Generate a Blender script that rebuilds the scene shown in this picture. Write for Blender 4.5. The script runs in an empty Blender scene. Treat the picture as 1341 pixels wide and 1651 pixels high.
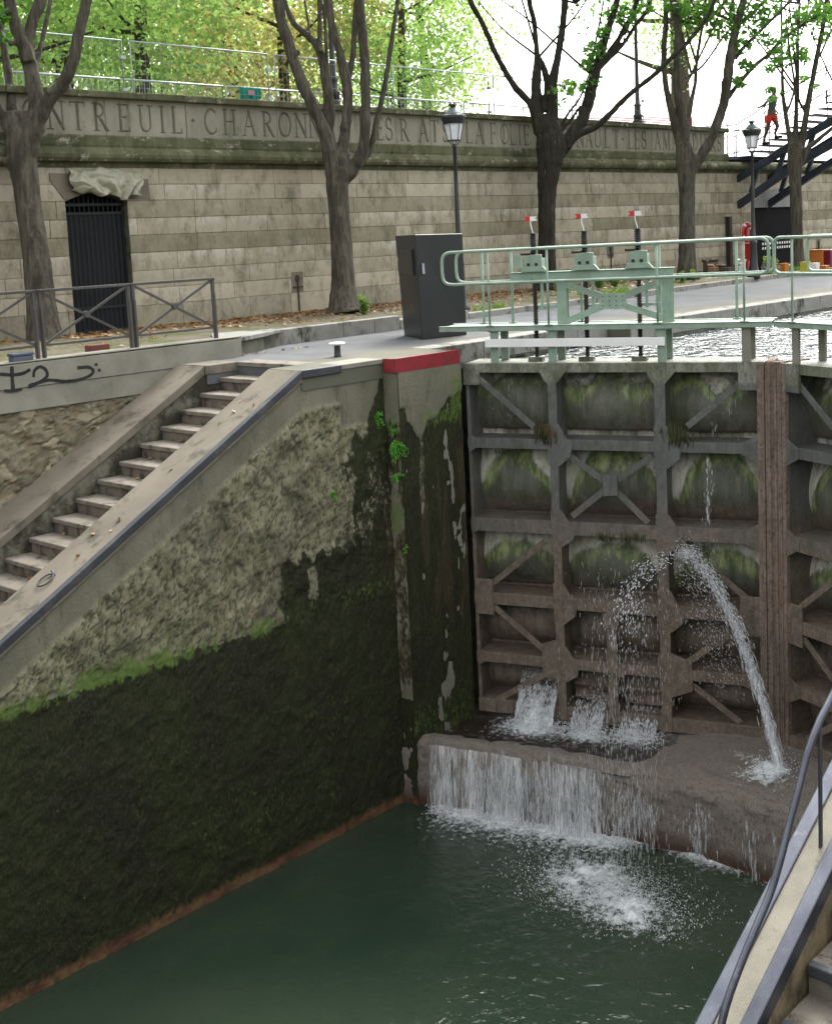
import bpy, math, random
import numpy as np
from mathutils import Vector, Matrix
random.seed(7); rng = np.random.default_rng(7)
sc = bpy.context.scene
COL = sc.collection

# ------------------------------------------------------------------ camera
F_PX, CX, CY, EYE = 2000.0, 670.5, 638.0, 1.55           # focal length and principal point, pixels of the 1341x1651 photograph
ROLL, PITCH, YAW = math.radians(2.748), math.radians(7.239), 0.762
def cam_axes():
    f = np.array([math.cos(YAW)*math.cos(PITCH), math.sin(YAW)*math.cos(PITCH), -math.sin(PITCH)])
    r = np.array([math.sin(YAW), -math.cos(YAW), 0.0]); u = np.cross(r, f)
    return np.array([math.cos(ROLL)*r - math.sin(ROLL)*u, math.sin(ROLL)*r + math.cos(ROLL)*u, f])
AX = cam_axes(); EYEP = np.array([0, 0, EYE])
cd = bpy.data.cameras.new('camera'); cam = bpy.data.objects.new('camera', cd); COL.objects.link(cam)
cd.sensor_fit = 'VERTICAL'; cd.sensor_height = 24.0; cd.lens = 24.0*F_PX/1651.0
cd.shift_y = -(825.5-CY)/1651.0; cd.clip_end = 2000; cd.clip_start = 0.05
cam.matrix_world = Matrix(((AX[0][0], AX[1][0], -AX[2][0], 0), (AX[0][1], AX[1][1], -AX[2][1], 0), (AX[0][2], AX[1][2], -AX[2][2], EYE), (0, 0, 0, 1)))
sc.camera = cam

# ------------------------------------------------------------------ light
SUN_EL, SUN_AZ = math.radians(46), math.radians(24)      # azimuth counted from +X towards +Y
w = bpy.data.worlds.new('World'); sc.world = w; w.use_nodes = True
nt = w.node_tree; nt.nodes.clear()
sky = nt.nodes.new('ShaderNodeTexSky'); sky.sky_type = 'NISHITA'; sky.sun_disc = False
sky.sun_elevation = SUN_EL; sky.sun_rotation = math.pi/2 - SUN_AZ
sky.air_density = 1.6; sky.dust_density = 6.0; sky.ozone_density = 1.0
hs = nt.nodes.new('ShaderNodeHueSaturation'); hs.inputs['Saturation'].default_value = 0.10
bg = nt.nodes.new('ShaderNodeBackground'); bg.inputs['Strength'].default_value = 0.15
wo = nt.nodes.new('ShaderNodeOutputWorld')
nt.links.new(sky.outputs[0], hs.inputs['Color']); nt.links.new(hs.outputs[0], bg.inputs[0]); nt.links.new(bg.outputs[0], wo.inputs[0])
sl = bpy.data.lights.new('sun', 'SUN'); sl.energy = 0.7; sl.angle = math.radians(20); sl.color = (1.0, 0.96, 0.88)
so = bpy.data.objects.new('sun', sl); COL.objects.link(so)
sd = Vector((math.cos(SUN_EL)*math.cos(SUN_AZ), math.cos(SUN_EL)*math.sin(SUN_AZ), math.sin(SUN_EL)))
so.rotation_euler = sd.to_track_quat('Z', 'Y').to_euler(); so.location = (20, 20, 30)
sc.view_settings.view_transform = 'Standard'; sc.view_settings.look = 'None'
sc.view_settings.exposure = 1.85; sc.view_settings.gamma = 1.0; sc.view_settings.use_curve_mapping = False
sc.render.engine = 'CYCLES'; sc.cycles.max_bounces = 6; sc.cycles.transparent_max_bounces = 12
sc.cycles.caustics_reflective = False; sc.cycles.caustics_refractive = False

# ------------------------------------------------------------------ survey: where a point of the photograph lies on a known plane
def ray(x, y): return AX.T @ np.array([(x-CX)/F_PX, -(y-CY)/F_PX, 1.0])
def onz(x, y, z): r = ray(x, y); return EYEP + r*(z-EYE)/r[2]
def ony(x, y, Y): r = ray(x, y); return EYEP + r*Y/r[1]
def onx(x, y, X): r = ray(x, y); return EYEP + r*X/r[0]
def atd(x, y, d): return EYEP + ray(x, y)*d

# ------------------------------------------------------------------ noise on numpy grids
def _h(ix, iy, seed):
    n = (ix.astype(np.int64)*374761393 + iy.astype(np.int64)*668265263 + seed*1442695041) & 0x7fffffff
    n = ((n ^ (n >> 13))*1274126177) & 0x7fffffff
    return ((n ^ (n >> 16)) & 0xffff)/65535.0
def vn(x, y, seed=0):
    ix = np.floor(x); iy = np.floor(y); fx = x-ix; fy = y-iy
    fx = fx*fx*(3-2*fx); fy = fy*fy*(3-2*fy)
    a = _h(ix, iy, seed); b = _h(ix+1, iy, seed); c = _h(ix, iy+1, seed); d = _h(ix+1, iy+1, seed)
    return (a*(1-fx)+b*fx)*(1-fy)+(c*(1-fx)+d*fx)*fy
def fbm(x, y, seed=0, o=4):
    s = 0; a = 0.5; t = 0
    for k in range(o):
        s = s + a*vn(x*2**k, y*2**k, seed+k*17); t += a; a *= 0.5
    return s/t
def voro(x, y, seed=0):
    ix = np.floor(x); iy = np.floor(y); f1 = np.full(x.shape, 9.0); f2 = np.full(x.shape, 9.0); cid = np.zeros(x.shape)
    for dx in (-1, 0, 1):
        for dy in (-1, 0, 1):
            cx = ix+dx; cy = iy+dy
            d = np.hypot(cx+_h(cx, cy, seed)-x, cy+_h(cx, cy, seed+5)-y)
            m = d < f1
            f2 = np.where(m, f1, np.minimum(f2, d)); cid = np.where(m, _h(cx, cy, seed+9), cid); f1 = np.where(m, d, f1)
    return f1, f2, cid
def sst(a, b, x): t = np.clip((x-a)/(b-a), 0, 1); return t*t*(3-2*t)

# ------------------------------------------------------------------ materials
class NT:
    def __init__(s, name):
        s.m = bpy.data.materials.new(name); s.m.use_nodes = True; s.t = s.m.node_tree; s.t.nodes.clear()
        s.out = s.n('OutputMaterial'); s.pos = s.n('NewGeometry').outputs['Position']
    def n(s, k, **kw):
        o = s.t.nodes.new('ShaderNode'+k)
        for a, v in kw.items(): setattr(o, a, v)
        return o
    def l(s, a, b): s.t.links.new(a, b)
    def put(s, sock, v):
        if isinstance(v, (int, float)): sock.default_value = v
        elif isinstance(v, (tuple, list)): sock.default_value = (*v, 1) if len(v) == 3 and sock.type == 'RGBA' else v
        else: s.l(v, sock)
    def scale(s, sx, sy, sz, v=None):
        o = s.n('Mapping'); o.inputs['Scale'].default_value = (sx, sy, sz); s.l(v or s.pos, o.inputs['Vector']); return o.outputs[0]
    def noise(s, sc_, detail=5, v=None, rough=0.6, dist=0.0):
        o = s.n('TexNoise'); o.inputs['Scale'].default_value = sc_; o.inputs['Detail'].default_value = detail
        o.inputs['Roughness'].default_value = rough; o.inputs['Distortion'].default_value = dist; s.l(v or s.pos, o.inputs['Vector']); return o.outputs['Fac']
    def ramp(s, v, a, b, lo=0.0, hi=1.0):
        o = s.n('MapRange'); o.clamp = True
        s.put(o.inputs[0], v); o.inputs[1].default_value = a; o.inputs[2].default_value = b; o.inputs[3].default_value = lo; o.inputs[4].default_value = hi
        return o.outputs[0]
    def math(s, op, a, b=0.5):
        o = s.n('Math', operation=op); s.put(o.inputs[0], a); s.put(o.inputs[1], b); return o.outputs[0]
    def mix(s, f, a, b, mode='MIX'):
        o = s.n('Mix', data_type='RGBA', blend_type=mode); s.put(o.inputs['Factor'], f); s.put(o.inputs[6], a); s.put(o.inputs[7], b); return o.outputs[2]
    def z(s):
        o = s.n('SeparateXYZ'); s.l(s.pos, o.inputs[0]); return o.outputs
    def attr(s, name):
        o = s.n('Attribute'); o.attribute_name = name; x = s.n('SeparateColor'); s.l(o.outputs['Color'], x.inputs[0]); return x.outputs
    def bump(s, h, st=0.3, d=0.02, nrm=None):
        o = s.n('Bump'); o.inputs['Strength'].default_value = st; o.inputs['Distance'].default_value = d; s.l(h, o.inputs['Height'])
        if nrm: s.l(nrm, o.inputs['Normal'])
        return o.outputs[0]
    def done(s, col, rough=0.85, bump=None, metal=0.0, spec=0.35, alpha=None):
        p = s.n('BsdfPrincipled'); s.put(p.inputs['Base Color'], col); s.put(p.inputs['Roughness'], rough); p.inputs['Metallic'].default_value = metal
        p.inputs['Specular IOR Level'].default_value = spec
        if bump is not None: s.l(bump, p.inputs['Normal'])
        if alpha is not None: s.put(p.inputs['Alpha'], alpha)
        s.l(p.outputs[0], s.out.inputs[0]); s.p = p; return s.m

def surf(name, c1, c2, c3=None, s1=2.0, s3=1.1, t3=0.55, rough=0.85, bs=35, bump=0.35, bd=0.01, streak=1.0, metal=0.0, spec=0.3, fine=0.18):
    """two tones in cloudy patches, a third in stains (stretched downwards by streak), fine grain, bump"""
    k = NT(name); v = k.scale(1, 1, streak)
    col = k.mix(k.ramp(k.noise(s1, 6, v), 0.35, 0.68), c1, c2)
    if c3 is not None: col = k.mix(k.ramp(k.noise(s3, 7, k.scale(1.3, 1.3, streak), 0.7), t3, t3+0.12), col, c3)
    g = k.noise(bs, 5, None, 0.7)
    col = k.mix(fine*2, col, k.mix(g, (0.25, 0.25, 0.25), (1, 1, 1)), 'MULTIPLY') if fine else col
    return k.done(col, k.ramp(g, 0.3, 0.7, rough-0.08, min(1, rough+0.08)), k.bump(g, bump, bd), metal, spec)

CONC = surf('grey_cement', (0.30, 0.29, 0.24), (0.21, 0.205, 0.165), (0.09, 0.095, 0.06), s1=2.5, s3=0.9, t3=0.6)
COPE = surf('sandy_coping', (0.235, 0.205, 0.16), (0.17, 0.15, 0.115), (0.10, 0.09, 0.065), s1=1.6, s3=2.2, t3=0.53, bs=90, fine=0.25)
STEP = surf('step_stone', (0.25, 0.225, 0.185), (0.17, 0.15, 0.12), (0.075, 0.065, 0.05), s1=5, s3=3.5, t3=0.54, bump=0.5)
CHEEK = surf('damp_render', (0.17, 0.17, 0.13), (0.10, 0.10, 0.075), (0.035, 0.035, 0.026), s1=2.2, s3=1.7, t3=0.5, bump=0.6)
STEEL = surf('grey_strip_steel', (0.085, 0.09, 0.10), (0.05, 0.055, 0.065), (0.12, 0.12, 0.12), rough=0.55, metal=0.3, bs=60)
RAILP = surf('brown_grey_paint', (0.10, 0.095, 0.09), (0.075, 0.07, 0.068), (0.05, 0.04, 0.03), rough=0.5, bs=90, bump=0.1)
GREENP = surf('pale_green_paint', (0.31, 0.41, 0.325), (0.23, 0.31, 0.245), (0.09, 0.105, 0.08), s1=5, s3=7, t3=0.62, rough=0.45, bs=70, bump=0.12, fine=0.12)
BLACKP = surf('black_paint', (0.009, 0.012, 0.013), (0.014, 0.017, 0.018), (0.028, 0.03, 0.03), s1=3, s3=2, t3=0.62, rough=0.38, bs=30, bump=0.08, streak=0.4, spec=0.5, fine=0.1)
LAMPP = surf('lamp_black_iron', (0.02, 0.022, 0.024), (0.035, 0.038, 0.04), None, rough=0.45, bs=60, bump=0.15, spec=0.5)
WHITEP = surf('white_weathered_board', (0.88, 0.88, 0.86), (0.78, 0.78, 0.76), (0.30, 0.30, 0.28), s1=3, s3=3, t3=0.68, rough=0.6, fine=0.1)
REDP = surf('red_edge_paint', (0.33, 0.03, 0.04), (0.22, 0.028, 0.035), (0.12, 0.075, 0.06), s1=7, s3=9, t3=0.56, rough=0.6)
REDG = surf('red_plastic', (0.55, 0.03, 0.03), (0.45, 0.03, 0.03), None, rough=0.4, fine=0)
WHITEG = surf('white_paint', (0.75, 0.75, 0.75), (0.65, 0.65, 0.65), None, rough=0.5, fine=0)
EARTH = surf('bare_earth', (0.16, 0.135, 0.10), (0.11, 0.10, 0.07), (0.07, 0.10, 0.03), s1=3, s3=1.3, t3=0.53, rough=0.95, bs=60, bump=0.6)
KERB = surf('granite_kerb', (0.33, 0.32, 0.29), (0.25, 0.245, 0.22), (0.06, 0.065, 0.045), s1=5, s3=1.6, t3=0.52)
TERRACE = surf('upper_paving', (0.33, 0.31, 0.27), (0.25, 0.24, 0.21), None)
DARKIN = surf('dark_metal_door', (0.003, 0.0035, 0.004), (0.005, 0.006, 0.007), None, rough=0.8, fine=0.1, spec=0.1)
GATEB = surf('black_bars', (0.008, 0.010, 0.012), (0.014, 0.017, 0.02), None, rough=0.5, fine=0.1, spec=0.3)
CARD = surf('brown_cardboard', (0.35, 0.24, 0.15), (0.28, 0.19, 0.12), None, rough=0.9, fine=0.08)
CARDD = surf('dark_cardboard', (0.16, 0.13, 0.10), (0.10, 0.085, 0.07), None, rough=0.9)
ORANGE = surf('orange_plastic', (0.50, 0.17, 0.03), (0.42, 0.14, 0.02), None, rough=0.5, fine=0)
YELLOW = surf('yellow_plastic', (0.55, 0.50, 0.05), (0.5, 0.44, 0.04), (0.2, 0.5, 0.05), s3=6, t3=0.6, rough=0.5, fine=0)
DKRED = surf('dark_red_plastic', (0.16, 0.01, 0.025), (0.12, 0.01, 0.02), None, rough=0.5, fine=0)
BLUEP = surf('blue_plastic', (0.05, 0.18, 0.6), (0.05, 0.15, 0.5), None, rough=0.5, fine=0)
LUNCH = surf('blue_grey_plastic', (0.09, 0.11, 0.15), (0.06, 0.075, 0.10), None, rough=0.5, fine=0)
BRIDGE = surf('blue_black_bridge_paint', (0.055, 0.075, 0.11), (0.025, 0.033, 0.048), (0.06, 0.055, 0.045), rough=0.5, bs=40, bump=0.1)
SPRAYP = surf('black_spray_paint', (0.02, 0.02, 0.022), (0.04, 0.04, 0.042), None, rough=0.8)
GALV = surf('galvanised_steel', (0.42, 0.45, 0.47), (0.33, 0.36, 0.38), None, rough=0.4, metal=0.6, fine=0)
TEAL = surf('teal_cloth', (0.02, 0.30, 0.22), (0.015, 0.24, 0.18), None, rough=0.9)
TARP = surf('plastic_sheet', (0.36, 0.35, 0.26), (0.25, 0.245, 0.175), (0.09, 0.085, 0.055), s1=3, s3=3.5, t3=0.57, rough=0.35, spec=0.5, bump=0.3)
RUSTP = surf('pipe_iron', (0.05, 0.04, 0.035), (0.03, 0.028, 0.025), None, rough=0.7)
HANDR = surf('blue_grey_galvanised_rail', (0.13, 0.14, 0.165), (0.09, 0.095, 0.12), (0.20, 0.20, 0.22), s1=6, s3=9, t3=0.6, rough=0.35, metal=0.6, bs=120, bump=0.12)
COPER = surf('yellow_lichen_coping', (0.33, 0.305, 0.24), (0.24, 0.225, 0.185), (0.13, 0.12, 0.10), s1=4, s3=3, t3=0.6, bs=120, fine=0.3)
BRICK = surf('red_brick_stone', (0.22, 0.08, 0.07), (0.16, 0.06, 0.05), None)

def bark(name, a, b, c):
    k = NT(name)
    f = k.noise(14, 6, k.scale(1, 1, 0.09), 0.7, 0.4); f3 = k.noise(3.0, 5, k.scale(1, 1, 0.35), 0.65)
    col = k.mix(k.ramp(f, 0.38, 0.62), a, b)
    col = k.mix(k.ramp(f3, 0.50, 0.64, 0, 0.8), col, c)
    col = k.mix(k.ramp(k.noise(7, 6, k.scale(1, 1, 0.3), 0.75), 0.62, 0.70, 0, 0.6), col, (0.25, 0.235, 0.20))
    f2 = k.noise(55, 5, k.scale(1, 1, 0.3), 0.75); col = k.mix(0.5, col, k.mix(f2, (0.2, 0.2, 0.2), (1, 1, 1)), 'MULTIPLY')
    return k.done(col, 0.92, k.bump(k.math('ADD', f, k.math('MULTIPLY', f2, 0.5)), 0.9, 0.03), 0, 0.2)
BARK = bark('pale_grey_bark', (0.155, 0.14, 0.108), (0.06, 0.052, 0.04), (0.05, 0.047, 0.034))
BARK2 = bark('dark_furrowed_bark', (0.055, 0.048, 0.037), (0.02, 0.018, 0.014), (0.04, 0.04, 0.027))
BARKB = bark('background_bark', (0.12, 0.10, 0.075), (0.07, 0.06, 0.045), (0.10, 0.10, 0.06))

def leafmat(name, cols, tr=0.55):
    k = NT(name); r = k.n('NewGeometry').outputs['Random Per Island']
    r = k.math('ADD', k.ramp(k.noise(0.8, 4), 0.35, 0.65, 0, 0.72), k.math('MULTIPLY', r, 0.28))
    cr = k.n('ValToRGB'); k.l(r, cr.inputs[0])
    while len(cr.color_ramp.elements) < len(cols): cr.color_ramp.elements.new(0.5)
    for i, c in enumerate(cols): e = cr.color_ramp.elements[i]; e.position = i/(len(cols)-1); e.color = (*c, 1)
    p = k.n('BsdfPrincipled'); k.l(cr.outputs[0], p.inputs['Base Color']); p.inputs['Roughness'].default_value = 0.5
    t = k.n('BsdfTranslucent'); b = k.mix(0.5, cr.outputs[0], (1.0, 0.95, 0.25), 'MULTIPLY'); k.l(k.mix(1.0, cr.outputs[0], (2.0, 2.05, 1.15), 'MULTIPLY'), t.inputs[0])
    m = k.n('MixShader'); m.inputs[0].default_value = tr; k.l(p.outputs[0], m.inputs[1]); k.l(t.outputs[0], m.inputs[2]); k.l(m.outputs[0], k.out.inputs[0])
    return k.m
LEAFQ = leafmat('quay_tree_leaf', [(0.03, 0.09, 0.02), (0.05, 0.13, 0.025), (0.08, 0.17, 0.03)])
LEAFB = leafmat('park_leaf', [(0.12, 0.21, 0.10), (0.16, 0.25, 0.115), (0.19, 0.28, 0.13), (0.23, 0.29, 0.15)], 0.72)  # colours paled to put distant haze into the leaves
LEAFY = leafmat('yellowing_leaf', [(0.15, 0.20, 0.10), (0.22, 0.23, 0.12), (0.24, 0.19, 0.12), (0.17, 0.22, 0.10)], 0.7)  # yellowing tones, also paled with haze in the colour
FERN = leafmat('fern_leaf', [(0.07, 0.24, 0.03), (0.14, 0.38, 0.06), (0.12, 0.32, 0.07)], 0.4)
GRASS = leafmat('grass_blade', [(0.06, 0.13, 0.02), (0.12, 0.20, 0.04), (0.16, 0.20, 0.06)], 0.4)
LITTER = leafmat('dead_leaf', [(0.20, 0.09, 0.03), (0.28, 0.15, 0.05), (0.16, 0.08, 0.04), (0.30, 0.22, 0.10)], 0.1)

# masonry of the retaining wall: tone of each block comes with the mesh, stains from noise
k = NT('coursed_limestone'); a = k.attr('tone'); z = k.z()
col = k.mix(a[0], (0.31, 0.28, 0.20), (0.52, 0.465, 0.355))
gr = k.ramp(k.math('ADD', k.noise(1.5, 8, k.scale(1, 1, 0.8), 0.75), k.math('MULTIPLY', a[1], 0.24)), 0.56, 0.80)
col = k.mix(k.math('MULTIPLY', gr, 0.78), col, (0.20, 0.19, 0.12))
top = k.math('MULTIPLY', a[2], k.ramp(k.noise(3.2, 8, k.scale(1, 1, 0.5), 0.8), 0.44, 0.52))
col = k.mix(k.math('MULTIPLY', top, 0.85), col, (0.64, 0.60, 0.51))
col = k.mix(k.ramp(k.noise(2.6, 8, k.scale(1, 1, 0.5), 0.78), 0.50, 0.64, 0, 0.7), col, (0.135, 0.13, 0.085)); col = k.mix(k.ramp(k.noise(8, 8, k.scale(1, 1, 0.35), 0.8), 0.56, 0.66, 0, 0.55), col, (0.13, 0.125, 0.09)); col = k.mix(k.ramp(k.noise(5.5, 7, k.scale(1, 1, 0.6), 0.78), 0.60, 0.68, 0, 0.7), col, (0.50, 0.47, 0.39))
g = k.noise(45, 6, None, 0.7); g2 = k.noise(6, 5, None, 0.65)
col = k.mix(0.45, col, k.mix(g, (0.3, 0.3, 0.3), (1, 1, 1)), 'MULTIPLY')
MASON = k.done(col, 0.92, k.bump(k.math('ADD', g, k.math('MULTIPLY', g2, 1.5)), 0.45, 0.012), 0, 0.2)

k = NT('mossy_cornice_stone'); v = k.scale(1, 1, 0.5)
col = k.mix(k.ramp(k.noise(1.5, 6, v, 0.7), 0.36, 0.6), (0.165, 0.165, 0.10), (0.08, 0.088, 0.045))
col = k.mix(k.ramp(k.noise(3.4, 8, k.scale(1, 1, 1.6), 0.78), 0.56, 0.64), col, (0.36, 0.34, 0.27)); col = k.mix(k.ramp(k.noise(5, 8, k.scale(1.4, 1, 0.35), 0.78), 0.53, 0.63, 0, 0.75), col, (0.05, 0.052, 0.03))
g = k.noise(40, 6, None, 0.7)
MOSSC = k.done(k.mix(0.4, col, k.mix(g, (0.3, 0.3, 0.3), (1, 1, 1)), 'MULTIPLY'), 0.95, k.bump(g, 0.5, 0.012), 0, 0.2)

k = NT('carved_frieze_stone'); a = k.attr('tone')
col = k.mix(k.ramp(k.noise(1.2, 6, k.scale(1, 1, 0.4), 0.7), 0.35, 0.65), (0.37, 0.35, 0.28), (0.25, 0.24, 0.185))
col = k.mix(k.ramp(k.noise(1.7, 7, k.scale(1.4, 1, 0.25), 0.7), 0.53, 0.66, 0, 0.8), col, (0.15, 0.155, 0.10)); col = k.mix(k.ramp(k.noise(9, 8, k.scale(1, 1, .6), 0.8), 0.57, 0.66, 0, 0.6), col, (0.12, 0.12, 0.085))
col = k.mix(k.math('MULTIPLY', a[0], 0.8), col, (0.075, 0.08, 0.055))
g = k.noise(60, 6, None, 0.7)
FRIEZE = k.done(k.mix(0.35, col, k.mix(g, (0.3, 0.3, 0.3), (1, 1, 1)), 'MULTIPLY'), 0.95, k.bump(g, 0.35, 0.01), 0, 0.2)

# lock wall: R dark algae, G bright green moss, B smooth cement
k = NT('algae_rubble_wall'); a = k.attr('zone'); b = k.attr('zone2')
n1 = k.noise(3.2, 7, k.scale(1, 1, 0.8), 0.7); n2 = k.noise(13, 7, k.scale(1, 1, 0.6), 0.75)
rub = k.mix(k.ramp(n1, 0.36, 0.62), (0.185, 0.175, 0.11), (0.345, 0.325, 0.22))
rub = k.mix(k.ramp(n2, 0.47, 0.62, 0, 0.7), rub, (0.15, 0.17, 0.07))
rub = k.mix(k.ramp(k.noise(1.3, 6, k.scale(1, 1, 0.7), 0.7), 0.50, 0.64, 0, 0.6), rub, (0.115, 0.11, 0.085))
rub = k.mix(k.ramp(k.noise(8, 8, None, 0.8), 0.54, 0.62, 0, 0.75), rub, (0.055, 0.052, 0.038)); rub = k.mix(k.ramp(k.noise(11, 7, None, 0.8), 0.60, 0.66, 0, 0.7), rub, (0.36, 0.34, 0.26)); rub = k.mix(k.ramp(k.noise(4.5, 6, None, 0.7), 0.58, 0.68, 0, 0.5), rub, (0.24, 0.17, 0.12))
rub = k.mix(k.ramp(k.noise(34, 5, None, 0.75), 0.63, 0.69), rub, (0.50, 0.50, 0.42))
rub = k.mix(k.math('MULTIPLY', b[1], 0.75), rub, (0.05, 0.048, 0.034))
cem = k.mix(k.ramp(k.noise(2, 6, k.scale(1, 1, 0.4)), 0.35, 0.65), (0.235, 0.225, 0.165), (0.165, 0.16, 0.115))
cem = k.mix(k.ramp(k.noise(3, 8, k.scale(1.5, 1, 0.4), 0.78), 0.52, 0.64, 0, 0.8), cem, (0.11, 0.11, 0.075)); cem = k.mix(k.ramp(k.noise(7, 7, None, .78), 0.60, 0.68, 0, 0.6), cem, (0.30, 0.29, 0.235))
col = k.mix(a[2], rub, cem)
dk = k.mix(k.ramp(k.noise(1.6, 6, k.scale(1, 1, 0.5), 0.65), 0.40, 0.62), (0.020, 0.021, 0.012), (0.026, 0.034, 0.011))
dk = k.mix(k.ramp(k.noise(55, 5, k.scale(1, 1, 0.3), 0.8), 0.48, 0.68, 0, 0.85), dk, (0.085, 0.085, 0.035))
dk = k.mix(k.ramp(k.noise(28, 3, k.scale(1, 1, 0.6), 0.8), 0.72, 0.745), dk, (0.36, 0.36, 0.30))
rd = k.math('ADD', a[0], k.ramp(n2, 0.3, 0.7, -0.32, 0.32)); rd = k.ramp(rd, 0.40, 0.60)
col = k.mix(rd, col, dk)
br = k.mix(k.ramp(n2, 0.4, 0.6), (0.10, 0.075, 0.038), (0.045, 0.036, 0.022)); br = k.mix(k.ramp(k.noise(9, 7, k.scale(1, 1, 0.2), 0.8), 0.58, 0.68), br, (0.20, 0.15, 0.07))
col = k.mix(k.ramp(k.math('ADD', b[0], k.ramp(n2, 0.3, 0.7, -0.3, 0.3)), 0.4, 0.65), col, br)
gc = k.mix(n2, (0.05, 0.12, 0.012), (0.24, 0.34, 0.09))
col = k.mix(k.ramp(k.math('ADD', a[1], k.ramp(k.noise(22, 5, k.scale(1, 1, 0.5), 0.8), 0.3, 0.7, -0.5, 0.5)), 0.42, 0.85, 0, 0.85), col, gc)
wl = k.ramp(k.math('ADD', k.z()[2], k.ramp(n2, 0.3, 0.7, -0.06, 0.06)), -6.02, -5.93, 1, 0)
col = k.mix(wl, col, k.mix(k.ramp(n1, 0.45, 0.6), (0.15, 0.07, 0.045), (0.22, 0.13, 0.06)))
h = k.math('ADD', k.noise(26, 7, k.scale(1, 1, 0.7), 0.75), k.math('MULTIPLY', k.noise(75, 4, k.scale(1, 1, 0.3), 0.8), 0.7))
LOCKW = k.done(col, k.ramp(rd, 0, 1, 0.92, 0.72), k.bump(h, 0.85, 0.03), 0, 0.25)

# rusty muddy steel of the gates, greener and paler at the top, brown crust below
k = NT('lock_gate_steel'); zz = k.math('ADD', k.z()[2], k.ramp(k.noise(2.2, 6, None, 0.7), 0.3, 0.7, -0.5, 0.5))
up = k.mix(k.ramp(k.noise(6, 6, k.scale(1, 1, 0.4), 0.7), 0.38, 0.62), (0.185, 0.19, 0.18), (0.125, 0.13, 0.122))
lo = k.mix(k.ramp(k.noise(9, 7, None, 0.75), 0.38, 0.62), (0.30, 0.235, 0.18), (0.15, 0.115, 0.085))
lo = k.mix(k.ramp(k.noise(48, 4, None, 0.8), 0.62, 0.68), lo, (0.34, 0.29, 0.25))
col = k.mix(k.ramp(zz, -2.75, -1.9), lo, up)
tp = k.mix(k.ramp(k.noise(5, 6, k.scale(1, 1, 0.6), 0.7), 0.40, 0.60), (0.33, 0.33, 0.27), (0.17, 0.19, 0.11))
col = k.mix(k.ramp(k.z()[2], -0.50, -0.44), col, tp)
gm = k.ramp(k.noise(2.7, 6, k.scale(1, 1, 0.5), 0.7), 0.54, 0.66, 0, 0.7)
col = k.mix(k.math('MULTIPLY', gm, k.ramp(k.z()[2], -3.6, -2.2)), col, (0.07, 0.085, 0.035))
gz = k.noise(17, 8, k.scale(1, 1, 0.6), 0.8); col = k.mix(k.ramp(gz, 0.50, 0.60, 0, 0.75), col, k.mix(k.ramp(k.z()[2], -2.6, -1.9), (0.13, 0.10, 0.075), (0.11, 0.115, 0.095)))
col = k.mix(k.ramp(k.noise(5, 7, k.scale(2.2, 2.2, 0.22), 0.75), 0.54, 0.64, 0, 0.6), col, (0.075, 0.07, 0.055))
fl_ = k.noise(62, 4, None, 0.8); col = k.mix(k.ramp(fl_, 0.63, 0.68, 0, 0.8), col, (0.42, 0.37, 0.32))
col = k.mix(0.55, col, k.mix(k.noise(38, 5, None, 0.75), (0.15, 0.15, 0.15), (1.25, 1.25, 1.25)), 'MULTIPLY')
h = k.math('ADD', k.noise(22, 7, None, 0.78), k.math('MULTIPLY', fl_, 0.8))
GATE = k.done(col, 0.45, k.bump(h, 0.9, 0.02), 0, 0.5)
k = NT('rusty_mitre_timber')
col = k.mix(k.ramp(k.noise(7, 6, k.scale(1, 1, 0.35), 0.7), 0.36, 0.6), (0.20, 0.155, 0.125), (0.32, 0.245, 0.20))
col = k.mix(k.ramp(k.noise(1.4, 6, k.scale(3, 3, 0.7), 0.7), 0.60, 0.68, 0, 0.75), col, (0.30, 0.15, 0.06))
col = k.mix(k.ramp(k.noise(45, 3, None, 0.8), 0.66, 0.70), col, (0.36, 0.28, 0.22))
col = k.mix(k.ramp(k.noise(15, 8, None, 0.8), 0.50, 0.60, 0, 0.8), col, (0.12, 0.09, 0.07)); RUST = k.done(col, 0.85, k.bump(k.noise(24, 7, None, 0.8), 1.0, 0.035), 0, 0.25)
# gate skin: R pale lime plus painted skylight on the bulges, G green, B mud
k = NT('stained_skylit_gate_plate'); a = k.attr('zone')
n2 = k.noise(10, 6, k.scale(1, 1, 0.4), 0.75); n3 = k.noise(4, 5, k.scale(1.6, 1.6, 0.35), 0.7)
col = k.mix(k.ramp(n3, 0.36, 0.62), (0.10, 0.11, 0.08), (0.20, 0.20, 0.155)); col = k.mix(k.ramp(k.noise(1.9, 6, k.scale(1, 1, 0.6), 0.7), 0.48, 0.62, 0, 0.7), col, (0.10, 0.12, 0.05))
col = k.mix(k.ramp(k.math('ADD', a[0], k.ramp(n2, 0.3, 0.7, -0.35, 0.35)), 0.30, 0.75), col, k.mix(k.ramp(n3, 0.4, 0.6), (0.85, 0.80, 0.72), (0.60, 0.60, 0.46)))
col = k.mix(k.ramp(k.math('ADD', a[1], k.ramp(n2, 0.3, 0.7, -0.45, 0.45)), 0.28, 0.75, 0, 0.95), col, k.mix(k.ramp(n3, 0.38, 0.58), (0.09, 0.14, 0.03), (0.38, 0.45, 0.20)))
mud = k.mix(k.ramp(n2, 0.4, 0.62), (0.25, 0.20, 0.155), (0.15, 0.115, 0.085))
col = k.mix(k.ramp(k.math('ADD', a[2], k.ramp(n2, 0.3, 0.7, -0.3, 0.3)), 0.35, 0.65), col, mud)
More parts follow.
